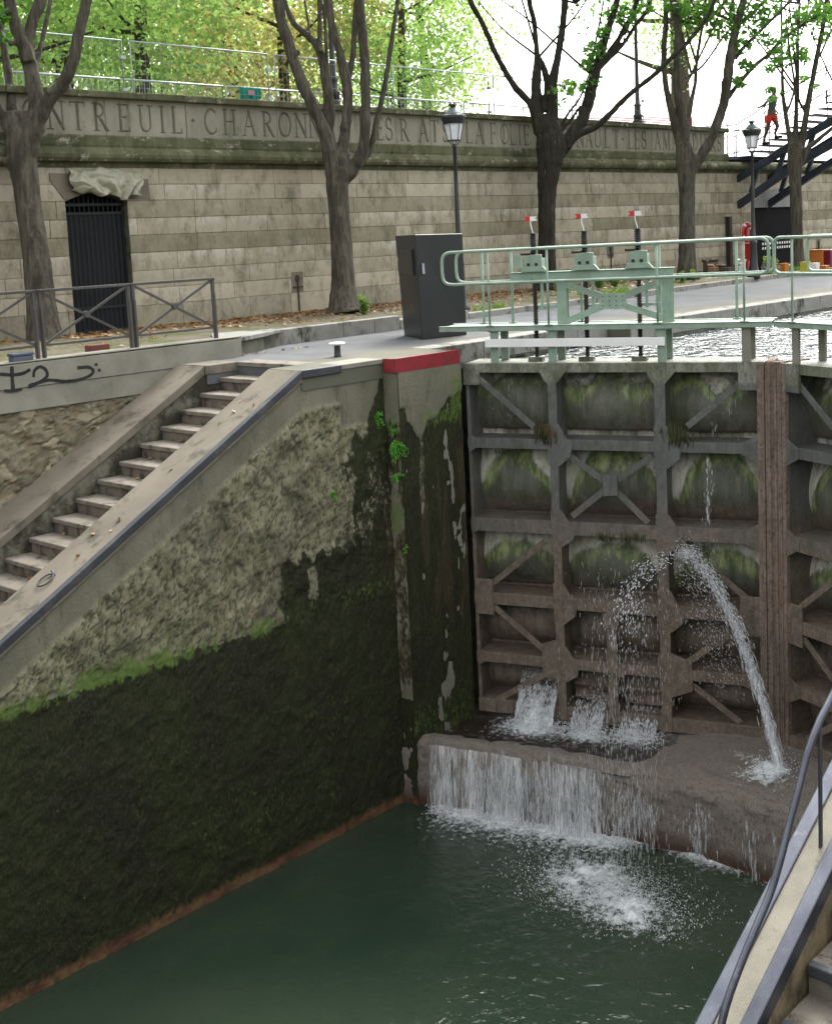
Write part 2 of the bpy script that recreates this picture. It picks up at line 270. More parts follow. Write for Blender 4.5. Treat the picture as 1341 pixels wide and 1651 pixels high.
col = k.mix(k.ramp(k.noise(5, 6, k.scale(2.5, 2.5, 0.16), 0.7), 0.52, 0.62, 0, 0.55), col, (0.06, 0.062, 0.045)); col = k.mix(0.5, col, k.mix(k.noise(34, 6, None, 0.78), (0.2, 0.2, 0.2), (1.2, 1.2, 1.2)), 'MULTIPLY')
SKIN = k.done(col, 0.38, k.bump(k.noise(30, 7, k.scale(1, 1, 0.6), 0.78), 0.9, 0.02), 0, 0.5)

k = NT('muddy_sill'); n1 = k.noise(3, 6, None, 0.7); n2 = k.noise(24, 7, k.scale(1, 1, 0.5), 0.8)
col = k.mix(k.ramp(n1, 0.36, 0.6), (0.36, 0.305, 0.26), (0.40, 0.35, 0.30)); col = k.mix(k.ramp(n2, 0.50, 0.66), col, (0.17, 0.13, 0.10))
col = k.mix(k.ramp(k.noise(50, 4, None, 0.8), 0.66, 0.71), col, (0.38, 0.35, 0.31))
col = k.mix(k.ramp(k.z()[2], -6.02, -5.75, 1, 0), col, (0.13, 0.065, 0.04))
col = k.mix(0.5, col, k.mix(k.noise(32, 6, None, 0.8), (0.15, 0.15, 0.15), (1.25, 1.25, 1.25)), 'MULTIPLY'); SILL = k.done(col, 0.42, k.bump(k.math('ADD', n2, k.math('MULTIPLY', k.noise(60, 4, None, .8), .5)), 1.0, 0.05), 0, 0.5)

# waters
k = NT('green_lock_water')
h = k.math('ADD', k.noise(1.3, 3, None, 0.5), k.math('MULTIPLY', k.noise(6.5, 4, None, 0.6, .3), 0.45))
dxy = k.n('VectorMath', operation='DISTANCE'); k.l(k.pos, dxy.inputs[0]); dxy.inputs[1].default_value = (10.6, 7.9, -6.09)
amp = k.ramp(dxy.outputs['Value'], 0.8, 5.0, 0.55, 0.10)
b1 = k.n('Bump'); b1.inputs['Distance'].default_value = 0.10; k.l(amp, b1.inputs['Strength']); k.l(h, b1.inputs['Height'])
col = k.mix(k.ramp(k.noise(0.35, 3), 0.35, 0.7), (0.018, 0.034, 0.021), (0.034, 0.050, 0.031))
WATER = k.done(col, 0.07, b1.outputs[0], 0, 0.5)
k = NT('bright_canal_water')
h = k.math('ADD', k.noise(2.4, 2, None, 0.5, .8), k.math('MULTIPLY', k.noise(6, 2, None, 0.5, .8), 0.5))
CANAL = k.done((0.03, 0.045, 0.05), 0.03, k.bump(h, 1.0, 0.15), 0, 0.6)
k = NT('turbulent_brown_water'); h = k.noise(7, 5, None, 0.7)
BASINW = k.done(k.mix(k.ramp(k.noise(5, 5, k.scale(1, 1, 1), 0.7, ), 0.56, 0.68), (0.03, 0.022, 0.017), (0.16, 0.14, 0.14)), 0.12, k.bump(h, 0.8, 0.07), 0, 0.5)
def foam(name, thr, lo=0.0, sc_=(38, 38, 5), col=(0.88, 0.90, 0.93)):
    k = NT(name); f = k.noise(1.0, 5, k.scale(*sc_), 0.7)
    p = k.n('BsdfPrincipled'); p.inputs['Base Color'].default_value = (*col, 1); p.inputs['Roughness'].default_value = 0.35
    t = k.n('BsdfTranslucent'); t.inputs[0].default_value = (*col, 1); m0 = k.n('MixShader'); m0.inputs[0].default_value = 0.2
    k.l(p.outputs[0], m0.inputs[1]); k.l(t.outputs[0], m0.inputs[2])
    tr = k.n('BsdfTransparent'); m = k.n('MixShader'); k.l(k.ramp(f, thr, thr+0.14, lo, 0.95), m.inputs[0]); k.l(tr.outputs[0], m.inputs[1]); k.l(m0.outputs[0], m.inputs[2]); k.l(m.outputs[0], k.out.inputs[0])
    return k.m
FALL = foam('falling_water', 0.48, 0.0)
FOAM = foam('white_foam', 0.40, 0.25, (22, 22, 22))
DROP = foam('water_drops', 0.30, 0.2, (30, 30, 30), (0.90, 0.92, 0.95))
k = NT('lamp_glass'); GLASSL = k.done((0.80, 0.82, 0.86), 0.35, None, 0, 0.5); k.p.inputs['Transmission Weight'].default_value = 0.25
k = NT('wire_mesh'); v = k.n('SeparateXYZ'); k.l(k.pos, v.inputs[0])
fx = k.math('PINGPONG', k.math('ADD', v.outputs[0], 100.0), 0.06); fz = k.math('PINGPONG', v.outputs[2], 0.13)
tr = k.n('BsdfTransparent'); p = k.n('BsdfPrincipled'); p.inputs['Base Color'].default_value = (0.35, 0.38, 0.40, 1)
m = k.n('MixShader'); k.l(k.math('MAXIMUM', k.math('LESS_THAN', fx, 0.0022), k.math('LESS_THAN', fz, 0.0022)), m.inputs[0]); k.l(tr.outputs[0], m.inputs[1]); k.l(p.outputs[0], m.inputs[2]); k.l(m.outputs[0], k.out.inputs[0]); WIRE = k.m
k = NT('pink_netting'); v = k.n('SeparateXYZ'); k.l(k.pos, v.inputs[0])
fx = k.math('PINGPONG', k.math('ADD', v.outputs[0], 100.0), 0.035); fz = k.math('PINGPONG', v.outputs[2], 0.035)
tr = k.n('BsdfTransparent'); p = k.n('BsdfPrincipled'); p.inputs['Base Color'].default_value = (0.75, 0.15, 0.18, 1)
m = k.n('MixShader'); k.l(k.math('MAXIMUM', k.math('LESS_THAN', fx, 0.012), k.math('LESS_THAN', fz, 0.012)), m.inputs[0]); k.l(tr.outputs[0], m.inputs[1]); k.l(p.outputs[0], m.inputs[2]); k.l(m.outputs[0], k.out.inputs[0]); NETM = k.m

# ------------------------------------------------------------------ mesh helpers
ORG = {}
def origin(o): return ORG.get(o.name, Vector((0, 0, 0)))
def raw(name, v, f, mat, parent=None, smooth=False, attrs=None):
    me = bpy.data.meshes.new(name); off = np.array(origin(parent)) if parent else np.zeros(3)
    v = np.asarray(v, dtype=float).reshape(-1, 3)
    me.from_pydata((v-off).tolist() if len(v) < 60000 else (v-off).tolist(), [], f)
    if attrs:
        for an, arr in attrs.items():
            ca = me.color_attributes.new(an, 'FLOAT_COLOR', 'POINT'); full = np.ones((len(v), 4), dtype=np.float32); full[:, :arr.shape[1]] = arr
            ca.data.foreach_set('color', full.ravel())
    if mat: me.materials.append(mat)
    if smooth: me.polygons.foreach_set('use_smooth', [True]*len(me.polygons))
    me.update()
    o = bpy.data.objects.new(name, me); COL.objects.link(o)
    if parent: o.parent = parent
    ORG[o.name] = origin(parent) if parent else Vector((0, 0, 0))
    return o
def tag(o, label=None, cat=None, group=None, kind=None):
    if label: o['label'] = label
    if cat: o['category'] = cat
    if group: o['group'] = group
    if kind: o['kind'] = kind
    return o
def thing(name, label, cat, loc=(0, 0, 0), group=None):
    o = bpy.data.objects.new(name, None); COL.objects.link(o); o.empty_display_size = 0.2
    o.location = loc; ORG[o.name] = Vector(loc); return tag(o, label, cat, group, 'thing')
class MB:
    def __init__(s): s.v = []; s.f = []
    def add(s, v, f):
        n = len(s.v); s.v += [tuple(map(float, p)) for p in v]; s.f += [tuple(i+n for i in q) for q in f]; return s
    def frame(s, o, ax, ay, az):          # a box from corner o along three edge vectors
        o, ax, ay, az = map(np.asarray, (o, ax, ay, az))
        p = [o, o+ax, o+ax+ay, o+ay, o+az, o+ax+az, o+ax+ay+az, o+ay+az]
        fl = [(0, 3, 2, 1), (4, 5, 6, 7), (0, 1, 5, 4), (1, 2, 6, 5), (2, 3, 7, 6), (3, 0, 4, 7)]
        if np.dot(np.cross(ax, ay), az) < 0: fl = [q[::-1] for q in fl]
        return s.add(p, fl)
    def box(s, x0, x1, y0, y1, z0, z1): return s.frame((x0, y0, z0), (x1-x0, 0, 0), (0, y1-y0, 0), (0, 0, z1-z0))
    def bar(s, p, q, w, h, up=(0, 0, 1)):  # beam with section w (side) x h (along up)
        p, q, up = map(lambda a: np.asarray(a, float), (p, q, up)); d = q-p; sd = np.cross(d, up); sd = sd/np.linalg.norm(sd); u = np.cross(sd, d); u = u/np.linalg.norm(u)
        return s.frame(p-sd*w/2-u*h/2, d, sd*w, u*h)
    def tube(s, pts, r, seg=8, cap=True, jit=0):
        pts = [np.asarray(p, float) for p in pts]; rs = r if isinstance(r, (list, tuple)) else [r]*len(pts); n0 = len(s.v); vs = []; ref = None
        for i, p in enumerate(pts):
            d = pts[min(i+1, len(pts)-1)]-pts[max(i-1, 0)]; d = d/(np.linalg.norm(d)+1e-9)
            if ref is None: ref = np.array([0, 0, 1.0]) if abs(d[2]) < 0.9 else np.array([1.0, 0, 0])
            a = np.cross(d, ref); a /= np.linalg.norm(a); b = np.cross(d, a); ref = np.cross(a, d)
            for k_ in range(seg):
                t = 2*math.pi*k_/seg; rr = rs[i]*(1+(random.uniform(-jit, jit) if jit else 0)); vs.append(p+(a*math.cos(t)+b*math.sin(t))*rr)
        fs = []
        for i in range(len(pts)-1):
            for k_ in range(seg): fs.append((i*seg+k_, i*seg+(k_+1) % seg, (i+1)*seg+(k_+1) % seg, (i+1)*seg+k_))
        if cap: fs.append(tuple(range(seg))[::-1]); fs.append(tuple((len(pts)-1)*seg+k_ for k_ in range(seg)))
        return s.add(vs, fs)
    def lathe(s, c, prof, seg=12, rot=0):
        vs = []; fs = []
        for (r, z_) in prof:
            for k_ in range(seg): t = 2*math.pi*k_/seg+rot; vs.append((c[0]+r*math.cos(t), c[1]+r*math.sin(t), c[2]+z_))
        for i in range(len(prof)-1):
            for k_ in range(seg): fs.append((i*seg+k_, i*seg+(k_+1) % seg, (i+1)*seg+(k_+1) % seg, (i+1)*seg+k_))
        fs.append(tuple(range(seg))[::-1]); fs.append(tuple((len(prof)-1)*seg+k_ for k_ in range(seg)))
        return s.add(vs, fs)
    def prism(s, poly, o, ax, ay, n, t):   # polygon in the plane (o, ax, ay), thickness t along n
        o, ax, ay, n = map(lambda a: np.asarray(a, float), (o, ax, ay, n)); m = len(poly)
        a = [o+ax*p[0]+ay*p[1] for p in poly]; b = [q+n*t for q in a]
        fs = [tuple(range(m)), tuple(range(2*m-1, m-1, -1))]+[(i, m+i, m+(i+1) % m, (i+1) % m) for i in range(m)]
        area = sum(poly[i][0]*poly[(i+1) % m][1]-poly[(i+1) % m][0]*poly[i][1] for i in range(m))
        if (area > 0) == (np.dot(np.cross(ax, ay), n)*t > 0): fs = [q[::-1] for q in fs]
        return s.add(a+b, fs)
    def build(s, name, mat, parent=None, smooth=False, bevel=0):
        o = raw(name, s.v, s.f, mat, parent, smooth)
        if bevel: b = o.modifiers.new('bevel', 'BEVEL'); b.width = bevel; b.segments = 2; b.limit_method = 'ANGLE'
        return o
def grid(name, P, mat, parent=None, attrs=None, flip=False, smooth=True):
    n, m = P.shape[:2]; i = np.arange(n-1)[:, None]*m+np.arange(m-1)[None, :]
    q = np.stack([i, i+1, i+m+1, i+m], -1).reshape(-1, 4)
    if flip: q = q[:, ::-1]
    at = {k_: v_.reshape(n*m, -1) for k_, v_ in attrs.items()} if attrs else None
    return raw(name, P.reshape(-1, 3), q.tolist(), mat, parent, smooth, at)
def smooth_line(pts, n=6):                 # Catmull-Rom through the points
    pts = [np.asarray(p, float) for p in pts]; out = []
    P = [2*pts[0]-pts[1]]+pts+[2*pts[-1]-pts[-2]]
    for i in range(1, len(P)-2):
        for k_ in range(n):
            t = k_/n; out.append(0.5*((2*P[i])+(-P[i-1]+P[i+1])*t+(2*P[i-1]-5*P[i]+4*P[i+1]-P[i+2])*t*t+(-P[i-1]+3*P[i]-3*P[i+1]+P[i+2])*t**3))
    out.append(pts[-1]); return out

# ================================================================== THE SETTING
WZ = -6.09; YL = 11.47; YB = 11.23; YR = 3.2; GZ = 3.6
# slope of both stair flights
def S(x): return np.minimum(0.0, -(10.0-np.asarray(x, float))*0.546)
# pool
g = np.array([[(x, y, WZ) for y in np.linspace(2.6, 11.6, 10)] for x in np.linspace(-6, 13.4, 20)])
o = grid('water', g, WATER, flip=False); tag(o, kind='structure')
# canal above the gate
MB().add([(12.9, 3.0, -0.3), (90, 3.0, -0.3), (90, 11.9, -0.3), (12.9, 11.9, -0.3)], [(0, 1, 2, 3)])
cw = MB(); Pm = (14.05, 7.45)
cw.add([(12.68, 3.0, -0.31), (90, 3.0, -0.31), (90, 12.0, -0.31), (13.0, 12.0, -0.31), (14.5, 7.47, -0.31)], [(0, 1, 2, 3, 4)])
o = cw.build('canal_water', CANAL); tag(o, kind='structure')

k = NT('quay_paving'); P = k.z(); n1 = k.noise(1.1, 7, None, 0.65); n2 = k.noise(90, 4, None, 0.8)
base = k.mix(k.ramp(n1, 0.38, 0.62), (0.14, 0.135, 0.12), (0.095, 0.092, 0.08)); asp = k.mix(k.ramp(n1, 0.38, 0.62), (0.135, 0.14, 0.148), (0.095, 0.10, 0.105))
yy = k.math('ADD', P[1], k.ramp(n1, 0.3, 0.7, -0.4, 0.4)); col = k.mix(k.ramp(yy, 12.5, 12.9), base, asp)
col = k.mix(k.ramp(k.noise(2.6, 7, None, 0.7), 0.60, 0.70), col, (0.10, 0.096, 0.08)); col = k.mix(k.ramp(yy, 11.9, 12.2, 0.35, 0), col, (0.15, 0.16, 0.08))
col = k.mix(0.4, col, k.mix(n2, (0.3, 0.3, 0.3), (1, 1, 1)), 'MULTIPLY'); QUAY = k.done(col, 0.85, k.bump(n2, 0.3, 0.006), 0, 0.3)
qp = [(10.0, YL), (11.44, YL), (11.44, YB), (12.66, YB), (12.66, 11.8), (17.0, 11.8), (17.0, 11.35), (120, 11.35), (120, 16.6), (34, 16.3), (29.5, 16.0), (24, 15.6), (17.5, 15.25), (15.3, 14.9), (12.5, 14.78), (11.04, 14.08), (11.04, 13.9), (9.95, 13.9), (9.95, 13.3), (10.47, 13.3), (10.47, 12.1), (10.0, 12.1)]
o = MB().prism(qp, (0, 0, -0.25), (1, 0, 0), (0, 1, 0), (0, 0, 1), 0.25).build('quay', QUAY); tag(o, kind='structure')
qr = [(10.47, 2.93), (10.47, 0.2), (9.95, 0.2), (9.95, -0.4), (-20, -0.4), (-20, -30), (120, -30), (120, YR), (17, YR), (17, 2.75), (12.66, 2.75), (12.66, YR), (10.0, YR), (10.0, 2.93)]
o = MB().prism(qr, (0, 0, -0.25), (1, 0, 0), (0, 1, 0), (0, 0, 1), 0.25).build('quay', QUAY); tag(o, kind='structure')
# tree strip between the road and the retaining wall
def earth_z(x, y): return 0.10+np.clip((15.6-x)/3, 0, 1)*0.12*np.clip((19.9-y)/3, 0, 1)+0.04*(fbm(x*1.3, y*1.3, 3)-0.5)
def strip(x0, x1, n, yf):
    xs = np.linspace(x0, x1, n); ts = np.linspace(0, 1, 30); X, T = np.meshgrid(xs, ts, indexing='ij'); Y0 = yf(X); Y = Y0+(20.02-Y0)*T
    Z = earth_z(X, Y); return np.stack([X, Y, Z], -1)
def yfront(x): return np.interp(x, [2, 11.0, 11.05, 12.5, 15.3, 17.5, 24, 29.5, 34, 60], [14.2, 14.2, 14.3, 14.9, 15.05, 15.4, 15.75, 16.15, 16.45, 16.5])
k = NT('earth_strip'); n1 = k.noise(1.6, 7, None, 0.7); n2 = k.noise(60, 5, None, 0.8)
col = k.mix(k.ramp(n1, 0.38, 0.6), (0.215, 0.185, 0.14), (0.14, 0.12, 0.085)); yy = k.math('ADD', k.z()[1], k.ramp(n1, 0.3, 0.7, -1.2, 1.2))
col = k.mix(k.math('MULTIPLY', k.ramp(k.noise(2.3, 6, None, 0.75), 0.48, 0.6), k.ramp(yy, 18.6, 17.4)), col, (0.10, 0.13, 0.035))
col = k.mix(k.math('MULTIPLY', k.ramp(n2, 0.46, 0.58), k.ramp(yy, 18.4, 19.4)), col, (0.22, 0.11, 0.045))
col = k.mix(0.5, col, k.mix(n2, (0.25, 0.25, 0.25), (1, 1, 1)), 'MULTIPLY'); EARTHS = k.done(col, 0.95, k.bump(n2, 0.7, 0.02), 0, 0.15)
o = grid('ground', strip(2, 60, 260, yfront), EARTHS, flip=True); tag(o, kind='structure')
o = MB().add([(-40, 20.3, GZ), (200, 20.3, GZ), (200, 220, GZ), (-40, 220, GZ)], [(0, 1, 2, 3)]).build('upper_street', TERRACE); tag(o, kind='structure')

# kerb stones along the strip
kr = thing('kerb', 'grey granite kerb with mossy face along the tree strip behind the black cabinet', 'kerb', (12.5, 14.8, 0))
xs = [12.5, 12.95, 13.9, 14.65, 15.3, 16.4, 17.5, 18.9, 20.3, 21.8, 23.2, 24.6, 26, 27.4, 29, 30.5, 32, 34, 37, 40]
kb = MB()
for a_, b_ in zip(xs[:-1], xs[1:]):
    ya = np.interp(a_, [12.5, 15.3, 17.5, 24, 29.5, 34, 40], [14.78, 14.9, 15.25, 15.6, 16.0, 16.3, 16.4]); yb = np.interp(b_, [12.5, 15.3, 17.5, 24, 29.5, 34, 40], [14.78, 14.9, 15.25, 15.6, 16.0, 16.3, 16.4])
    h = 0.24 if a_ < 15 else (0.17 if a_ < 17 else 0.11); d = np.array([b_-a_-0.012, (yb-ya)*0.99, 0]); kb.frame((a_, ya-0.02, -0.03), d, (0, 0.2, 0), (0, 0, h+0.03))
kb.build('kerb_stones', KERB, kr, bevel=0.012)
kb = MB(); kb.prism([(11.05, 14.02), (12.5, 14.72), (12.5, 14.98), (11.05, 14.3)], (0, 0, 0), (1, 0, 0), (0, 1, 0), (0, 0, 1), 0.2); kb.build('rubble_base', CHEEK, kr)
kb = MB(); kb.prism([(11.08, 13.98), (11.95, 14.38), (12.0, 15.0), (11.5, 15.2), (11.0, 14.5)], (0, 0, 0.2), (1, 0, 0), (0, 1, 0), (0, 0, 1), 0.065); kb.prism([(11.965, 14.44), (12.49, 14.72), (12.52, 15.0), (12.02, 14.98)], (0, 0, 0.2), (1, 0, 0), (0, 1, 0), (0, 0, 1), 0.05)
kb.build('flagstone', KERB, kr, bevel=0.008)

# ================================================================== RETAINING WALL WITH THE INSCRIPTION
YW = 20.0
rw = thing('retaining_wall', 'long coursed limestone quay wall with a carved frieze of place names', 'wall', (20, YW, 0))
zc = [-0.1, 0.52, 0.84, 1.18, 1.52, 1.85, 2.17, 2.5, 2.8, 3.12]
tone_c = [0.30, 0.85, 0.60, 0.62, 0.30, 0.55, 0.40, 0.62, 0.58]
grn_c = [0.80, 0.10, 0.35, 0.55, 0.95, 0.35, 0.75, 0.10, 0.15]
top_c = [0.4, 0.5, 0.5, 1.0, 0.2, 0.9, 0.2, 0.7, 0.3]
V = []; Fc = []; T = []
def add_block(x0, x1, z0, z1, t, gn, tp, skew=0.0):
    y = YW-random.uniform(0, 0.012); b = 0.008; n = len(V)
    pts = [(x0+b, y, z0+b), (x1-b, y, z0+b), (x1-b, y, z1-b), (x0+b, y, z1-b)]; out = [(x0, YW+0.012, z0), (x1, YW+0.012, z0), (x1, YW+0.012, z1), (x0, YW+0.012, z1)]
    V.extend(pts+out); Fc.extend([(n, n+1, n+2, n+3), (n+4, n+5, n+1, n), (n+5, n+6, n+2, n+1), (n+6, n+7, n+3, n+2), (n+7, n+4, n, n+3)])
    for i in range(8): T.append((t, gn, tp*(1.0 if i in (2, 3, 6, 7) else 0.0)))
door = (12.10, 13.40); arch = (37.2, 40.7)
for ci in range(9):
    z0, z1 = zc[ci], zc[ci+1]; x = 6.0-random.random()
    while x < 58:
        L = random.uniform(0.7, 2.1); x1 = x+L
        segs = [(x, x1)]
        for (d0, d1), zt in ((door, 2.8), (arch, 2.17)):
            if z0 < zt-0.05:
                ns = []
                for s_, e_ in segs:
                    if e_ <= d0 or s_ >= d1: ns.append((s_, e_))
                    else:
                        if s_ < d0-0.02: ns.append((s_, d0))
                        if e_ > d1+0.02: ns.append((d1, e_))
                segs = ns
        for s_, e_ in segs:
            pale = 0.4 if random.random() < 0.08 else 0
            add_block(s_, e_, z0, z1, min(1, max(0, tone_c[ci]+random.uniform(-0.12, 0.12)+pale)), max(0, grn_c[ci]+random.uniform(-0.12, 0.12)-pale*1.6), top_c[ci]*random.uniform(0.4, 1.2))
        x = x1
mw = raw('masonry', V, Fc, MASON, rw, False, {'tone': np.array(T)})
core = MB(); D2 = 20.30
core.box(5, door[0], YW+0.011, D2, -0.1, 2.5); core.box(door[1], arch[0], YW+0.011, D2, -0.1, 2.5); core.box(arch[1], 60, YW+0.011, D2, -0.1, 2.5)
core.box(5, door[0], YW+0.0115, D2, 2.5, 2.8); core.box(door[1], 60, YW+0.0115, D2, 2.5, 2.8); core.box(5, 60, YW+0.0115, D2, 2.8, 3.12); core.build('mortar', CHEEK, rw)
# voussoirs: sloping springer stones beside the door
vs = MB(); vs.prism([(11.82, 2.87), (12.08, 2.52), (12.3, 2.6), (12.32, 2.99), (11.82, 3.0)], (0, YW-0.02, 0), (1, 0, 0), (0, 0, 1), (0, 1, 0), 0.03); vs.build('springer_stone', COPE, rw, bevel=0.01); vs = MB(); vs.prism([(13.42, 2.52), (13.68, 2.9), (13.9, 2.9), (13.92, 2.52)], (0, YW-0.02, 0), (1, 0, 0), (0, 0, 1), (0, 1, 0), 0.03)
vs.build('springer_stone', COPE, rw, bevel=0.01)
# cornice: profile (protrusion, z) swept along the wall, with joints
def sweep(name, prof, x0, x1, mat, joints=1.45, jd=0.006):
    nx = int((x1-x0)/0.12); xs_ = np.linspace(x0, x1, nx); pr = np.array(prof); P_ = np.zeros((nx, len(pr), 3))
    jj = np.abs(((xs_/joints) % 1)-0.5) < 0.035
    wob = 0.012*(fbm(xs_[:, None]*2.3, pr[None, :, 1]*9, 5)-0.5)
    P_[:, :, 0] = xs_[:, None]; P_[:, :, 1] = YW-pr[None, :, 0]+wob+jj[:, None]*jd; P_[:, :, 2] = pr[None, :, 1]+0.5*wob
    return grid(name, P_, mat, rw, flip=False, smooth=False)
sweep('cornice', [(-0.05, 3.10), (0.02, 3.10), (0.03, 3.19), (0.05, 3.20), (0.16, 3.21), (0.20, 3.27), (0.205, 3.33), (0.17, 3.40), (0.10, 3.45), (0.09, 3.47), (0.10, 3.50), (0.10, 3.66), (0.08, 3.685), (0.0, 3.69), (-0.3, 3.69)], 5, 35.55, MOSSC)
sweep('cornice', [(-0.05, 3.10), (0.02, 3.10), (0.03, 3.19), (0.05, 3.20), (0.16, 3.21), (0.20, 3.27), (0.205, 3.33), (0.17, 3.40), (0.10, 3.45), (-0.3, 3.5)], 35.55, 60, MOSSC)
MB().box(35.35, 35.5, YW+0.03, 20.34, 3.69, 4.34).build('parapet_end', FRIEZE, rw)
pc = MB(); x = 5.0
while x < 35.5:
    L = min(random.uniform(1.3, 1.9), 35.56-x); pc.box(x+0.004, x+L-0.004, YW-0.12+random.uniform(-.008, .008), 20.42, 4.355, 4.485+random.uniform(-0.008, 0.008)); x += L
pc.build('parapet_cap', MOSSC, rw, bevel=0.02)
# carved letters: strokes on a unit cell (x 0..w, y 0..1), thick and thin
TK, TN = 0.075, 0.03
def arc(cx, cy, rx, ry, a0, a1, n=12): return [(cx+rx*math.cos(math.radians(a0+(a1-a0)*i/n)), cy+ry*math.sin(math.radians(a0+(a1-a0)*i/n))) for i in range(n+1)]
def serif(x, y, w=0.13): return ([(x-w, y), (x+w, y)], 0.018)
GL = {
 'N': [([(0.05, 0), (0.05, 1)], TN), ([(0.05, 1), (0.65, 0)], TK), ([(0.65, 0), (0.65, 1)], TN), serif(.05, 0), serif(.03, 1), serif(.65, 1)],
 'T': [([(0.33, 0), (0.33, 1)], TK), ([(0, 1), (0.66, 1)], TN), serif(.33, 0), ([(0, 1), (0, .86)], 0.02), ([(0.66, 1), (0.66, .86)], 0.02)],
 'R': [([(0.12, 0), (0.12, 1)], TK), (arc(0.2, .75, .3, .25, 90, -90)+[(0.12, .5)], 0.05), ([(0.12, 1), (0.2, 1)], TN), ([(0.28, .5), (0.62, 0)], TK), serif(.12, 0), serif(.1, 1), serif(.66, 0, .08)],
 'E': [([(0.12, 0), (0.12, 1)], TK), ([(0.12, 1), (0.5, 1)], TN), ([(0.12, .52), (0.42, .52)], TN), ([(0.12, 0), (0.54, 0)], TN), serif(.1, 0), serif(.1, 1), ([(0.5, 1), (0.5, .86)], .02), ([(0.54, 0), (0.56, .15)], .02), ([(0.42, .6), (0.42, .44)], .018)],
 'U': [([(0.1, 1), (0.1, .3)]+arc(0.35, .28, .25, .27, 180, 360)+[(0.6, 1)], 0.05), serif(.1, 1), serif(.6, 1)],
 'I': [([(0.12, 0), (0.12, 1)], TK), serif(.12, 0), serif(.12, 1)],
 'L': [([(0.12, 0), (0.12, 1)], TK), ([(0.12, 0), (0.52, 0)], TN), ([(0.52, 0), (0.55, .17)], .02), serif(.1, 0), serif(.12, 1)],
 'C': [(arc(0.42, .5, .36, .5, 48, 312, 20), 0.055), ([(0.66, .88), (0.67, .72)], .02), ([(0.66, .12), (0.68, .25)], .018)],
 'G': [(arc(0.42, .5, .36, .5, 48, 320, 20), 0.055), ([(0.69, .15), (0.69, .45)], 0.05), serif(.69, .45, .1)],
 'H': [([(0.1, 0), (0.1, 1)], TK), ([(0.62, 0), (0.62, 1)], TK), ([(0.1, .52), (0.62, .52)], TN), serif(.1, 0), serif(.1, 1), serif(.62, 0), serif(.62, 1)],
 'A': [([(0.02, 0), (0.32, 1)], TN), ([(0.32, 1), (0.64, 0)], TK), ([(0.13, .36), (0.52, .36)], TN), serif(.02, 0, .1), serif(.64, 0, .1)],
 'O': [(arc(0.4, .5, .36, .5, 0, 360, 26), 0.055)],
 'S': [(arc(0.27, .75, .2, .25, 30, 235, 12)+arc(0.27, .26, .22, .26, 62, -150, 12), 0.055), ([(0.45, .87), (0.45, .72)], .018), ([(0.06, .12), (0.05, .28)], .018)],
 'F': [([(0.12, 0), (0.12, 1)], TK), ([(0.12, 1), (0.5, 1)], TN), ([(0.12, .52), (0.42, .52)], TN), serif(.12, 0), serif(.1, 1), ([(0.5, 1), (0.5, .84)], .02), ([(0.42, .6), (0.42, .44)], .018)],
 'M': [([(0.06, 0), (0.1, 1)], TN), ([(0.1, 1), (0.42, .05)], TK), ([(0.42, .05), (0.74, 1)], TN), ([(0.74, 1), (0.78, 0)], TK), serif(.06, 0, .09), serif(.78, 0), serif(.06, 1, .06), serif(.78, 1, .07)],
 'D': [([(0.12, 0), (0.12, 1)], TK), ([(0.12, 1)]+arc(0.26, .5, .4, .5, 90, -90, 16)+[(0.12, 0)], 0.05), serif(.08, 0, .08), serif(.08, 1, .08)],
 '.': [([(0.1, .5), (0.1, .5)], 0.075)]}
LET = [('O', 50), ('N', 92), ('T', 127.5), ('R', 164), ('E', 203), ('U', 236), ('I', 263.4), ('L', 288), ('.', 312.5), ('C', 340), ('H', 371), ('A', 403), ('R', 433), ('O', 458.7), ('N', 485.6), ('N', 508), ('E', 530), ('.', 552), ('L', 594), ('E', 614), ('S', 629), ('R', 652), ('A', 683), ('T', 701), ('S', 720), ('.', 738),
       ('L', 757), ('A', 773), ('F', 796), ('O', 812.8), ('L', 828), ('I', 838), ('E', 850), ('R', 870), ('E', 884), ('G', 910), ('N', 935), ('A', 949), ('U', 963), ('L', 979), ('T', 993), ('.', 1004), ('L', 1017), ('E', 1027), ('S', 1039), ('A', 1060), ('M', 1074), ('A', 1088), ('N', 1103), ('D', 1120), ('I', 1130), ('E', 1139), ('R', 1149), ('S', 1160)]
x0f, x1f, z0f, z1f = 5.0, 35.5, 3.69, 4.36; res = 0.0165
xs = np.arange(x0f, x1f, res); zs = np.linspace(z0f, z1f, 42); XX, ZZ = np.meshgrid(xs, zs, indexing='ij'); groove = np.zeros(XX.shape)
LH, LZ = 0.485, 3.775
def stroke(pts, wd, gx, sx):
    for i in range(max(1, len(pts)-1)):
        a_ = np.array([gx+pts[i][0]*sx, LZ+pts[i][1]*LH]); b_ = np.array([gx+pts[i+1][0]*sx, LZ+pts[i+1][1]*LH]) if len(pts) > 1 else a_
        i0 = max(0, int((min(a_[0], b_[0])-0.12-x0f)/res)); i1 = min(len(xs), int((max(a_[0], b_[0])+0.12-x0f)/res)+2)
        if i1 <= i0: continue
        X_ = XX[i0:i1]; Z_ = ZZ[i0:i1]; d = b_-a_; L2 = max(d@d, 1e-9); t = np.clip(((X_-a_[0])*d[0]+(Z_-a_[1])*d[1])/L2, 0, 1)
        ds = np.hypot(X_-a_[0]-t*d[0], Z_-a_[1]-t*d[1]); wm = wd*LH*0.75+0.004
        groove[i0:i1] = np.maximum(groove[i0:i1], np.clip((wm-ds)/wm*1.6, 0, 1)*(0.55+0.45*min(1, wd/0.075)))
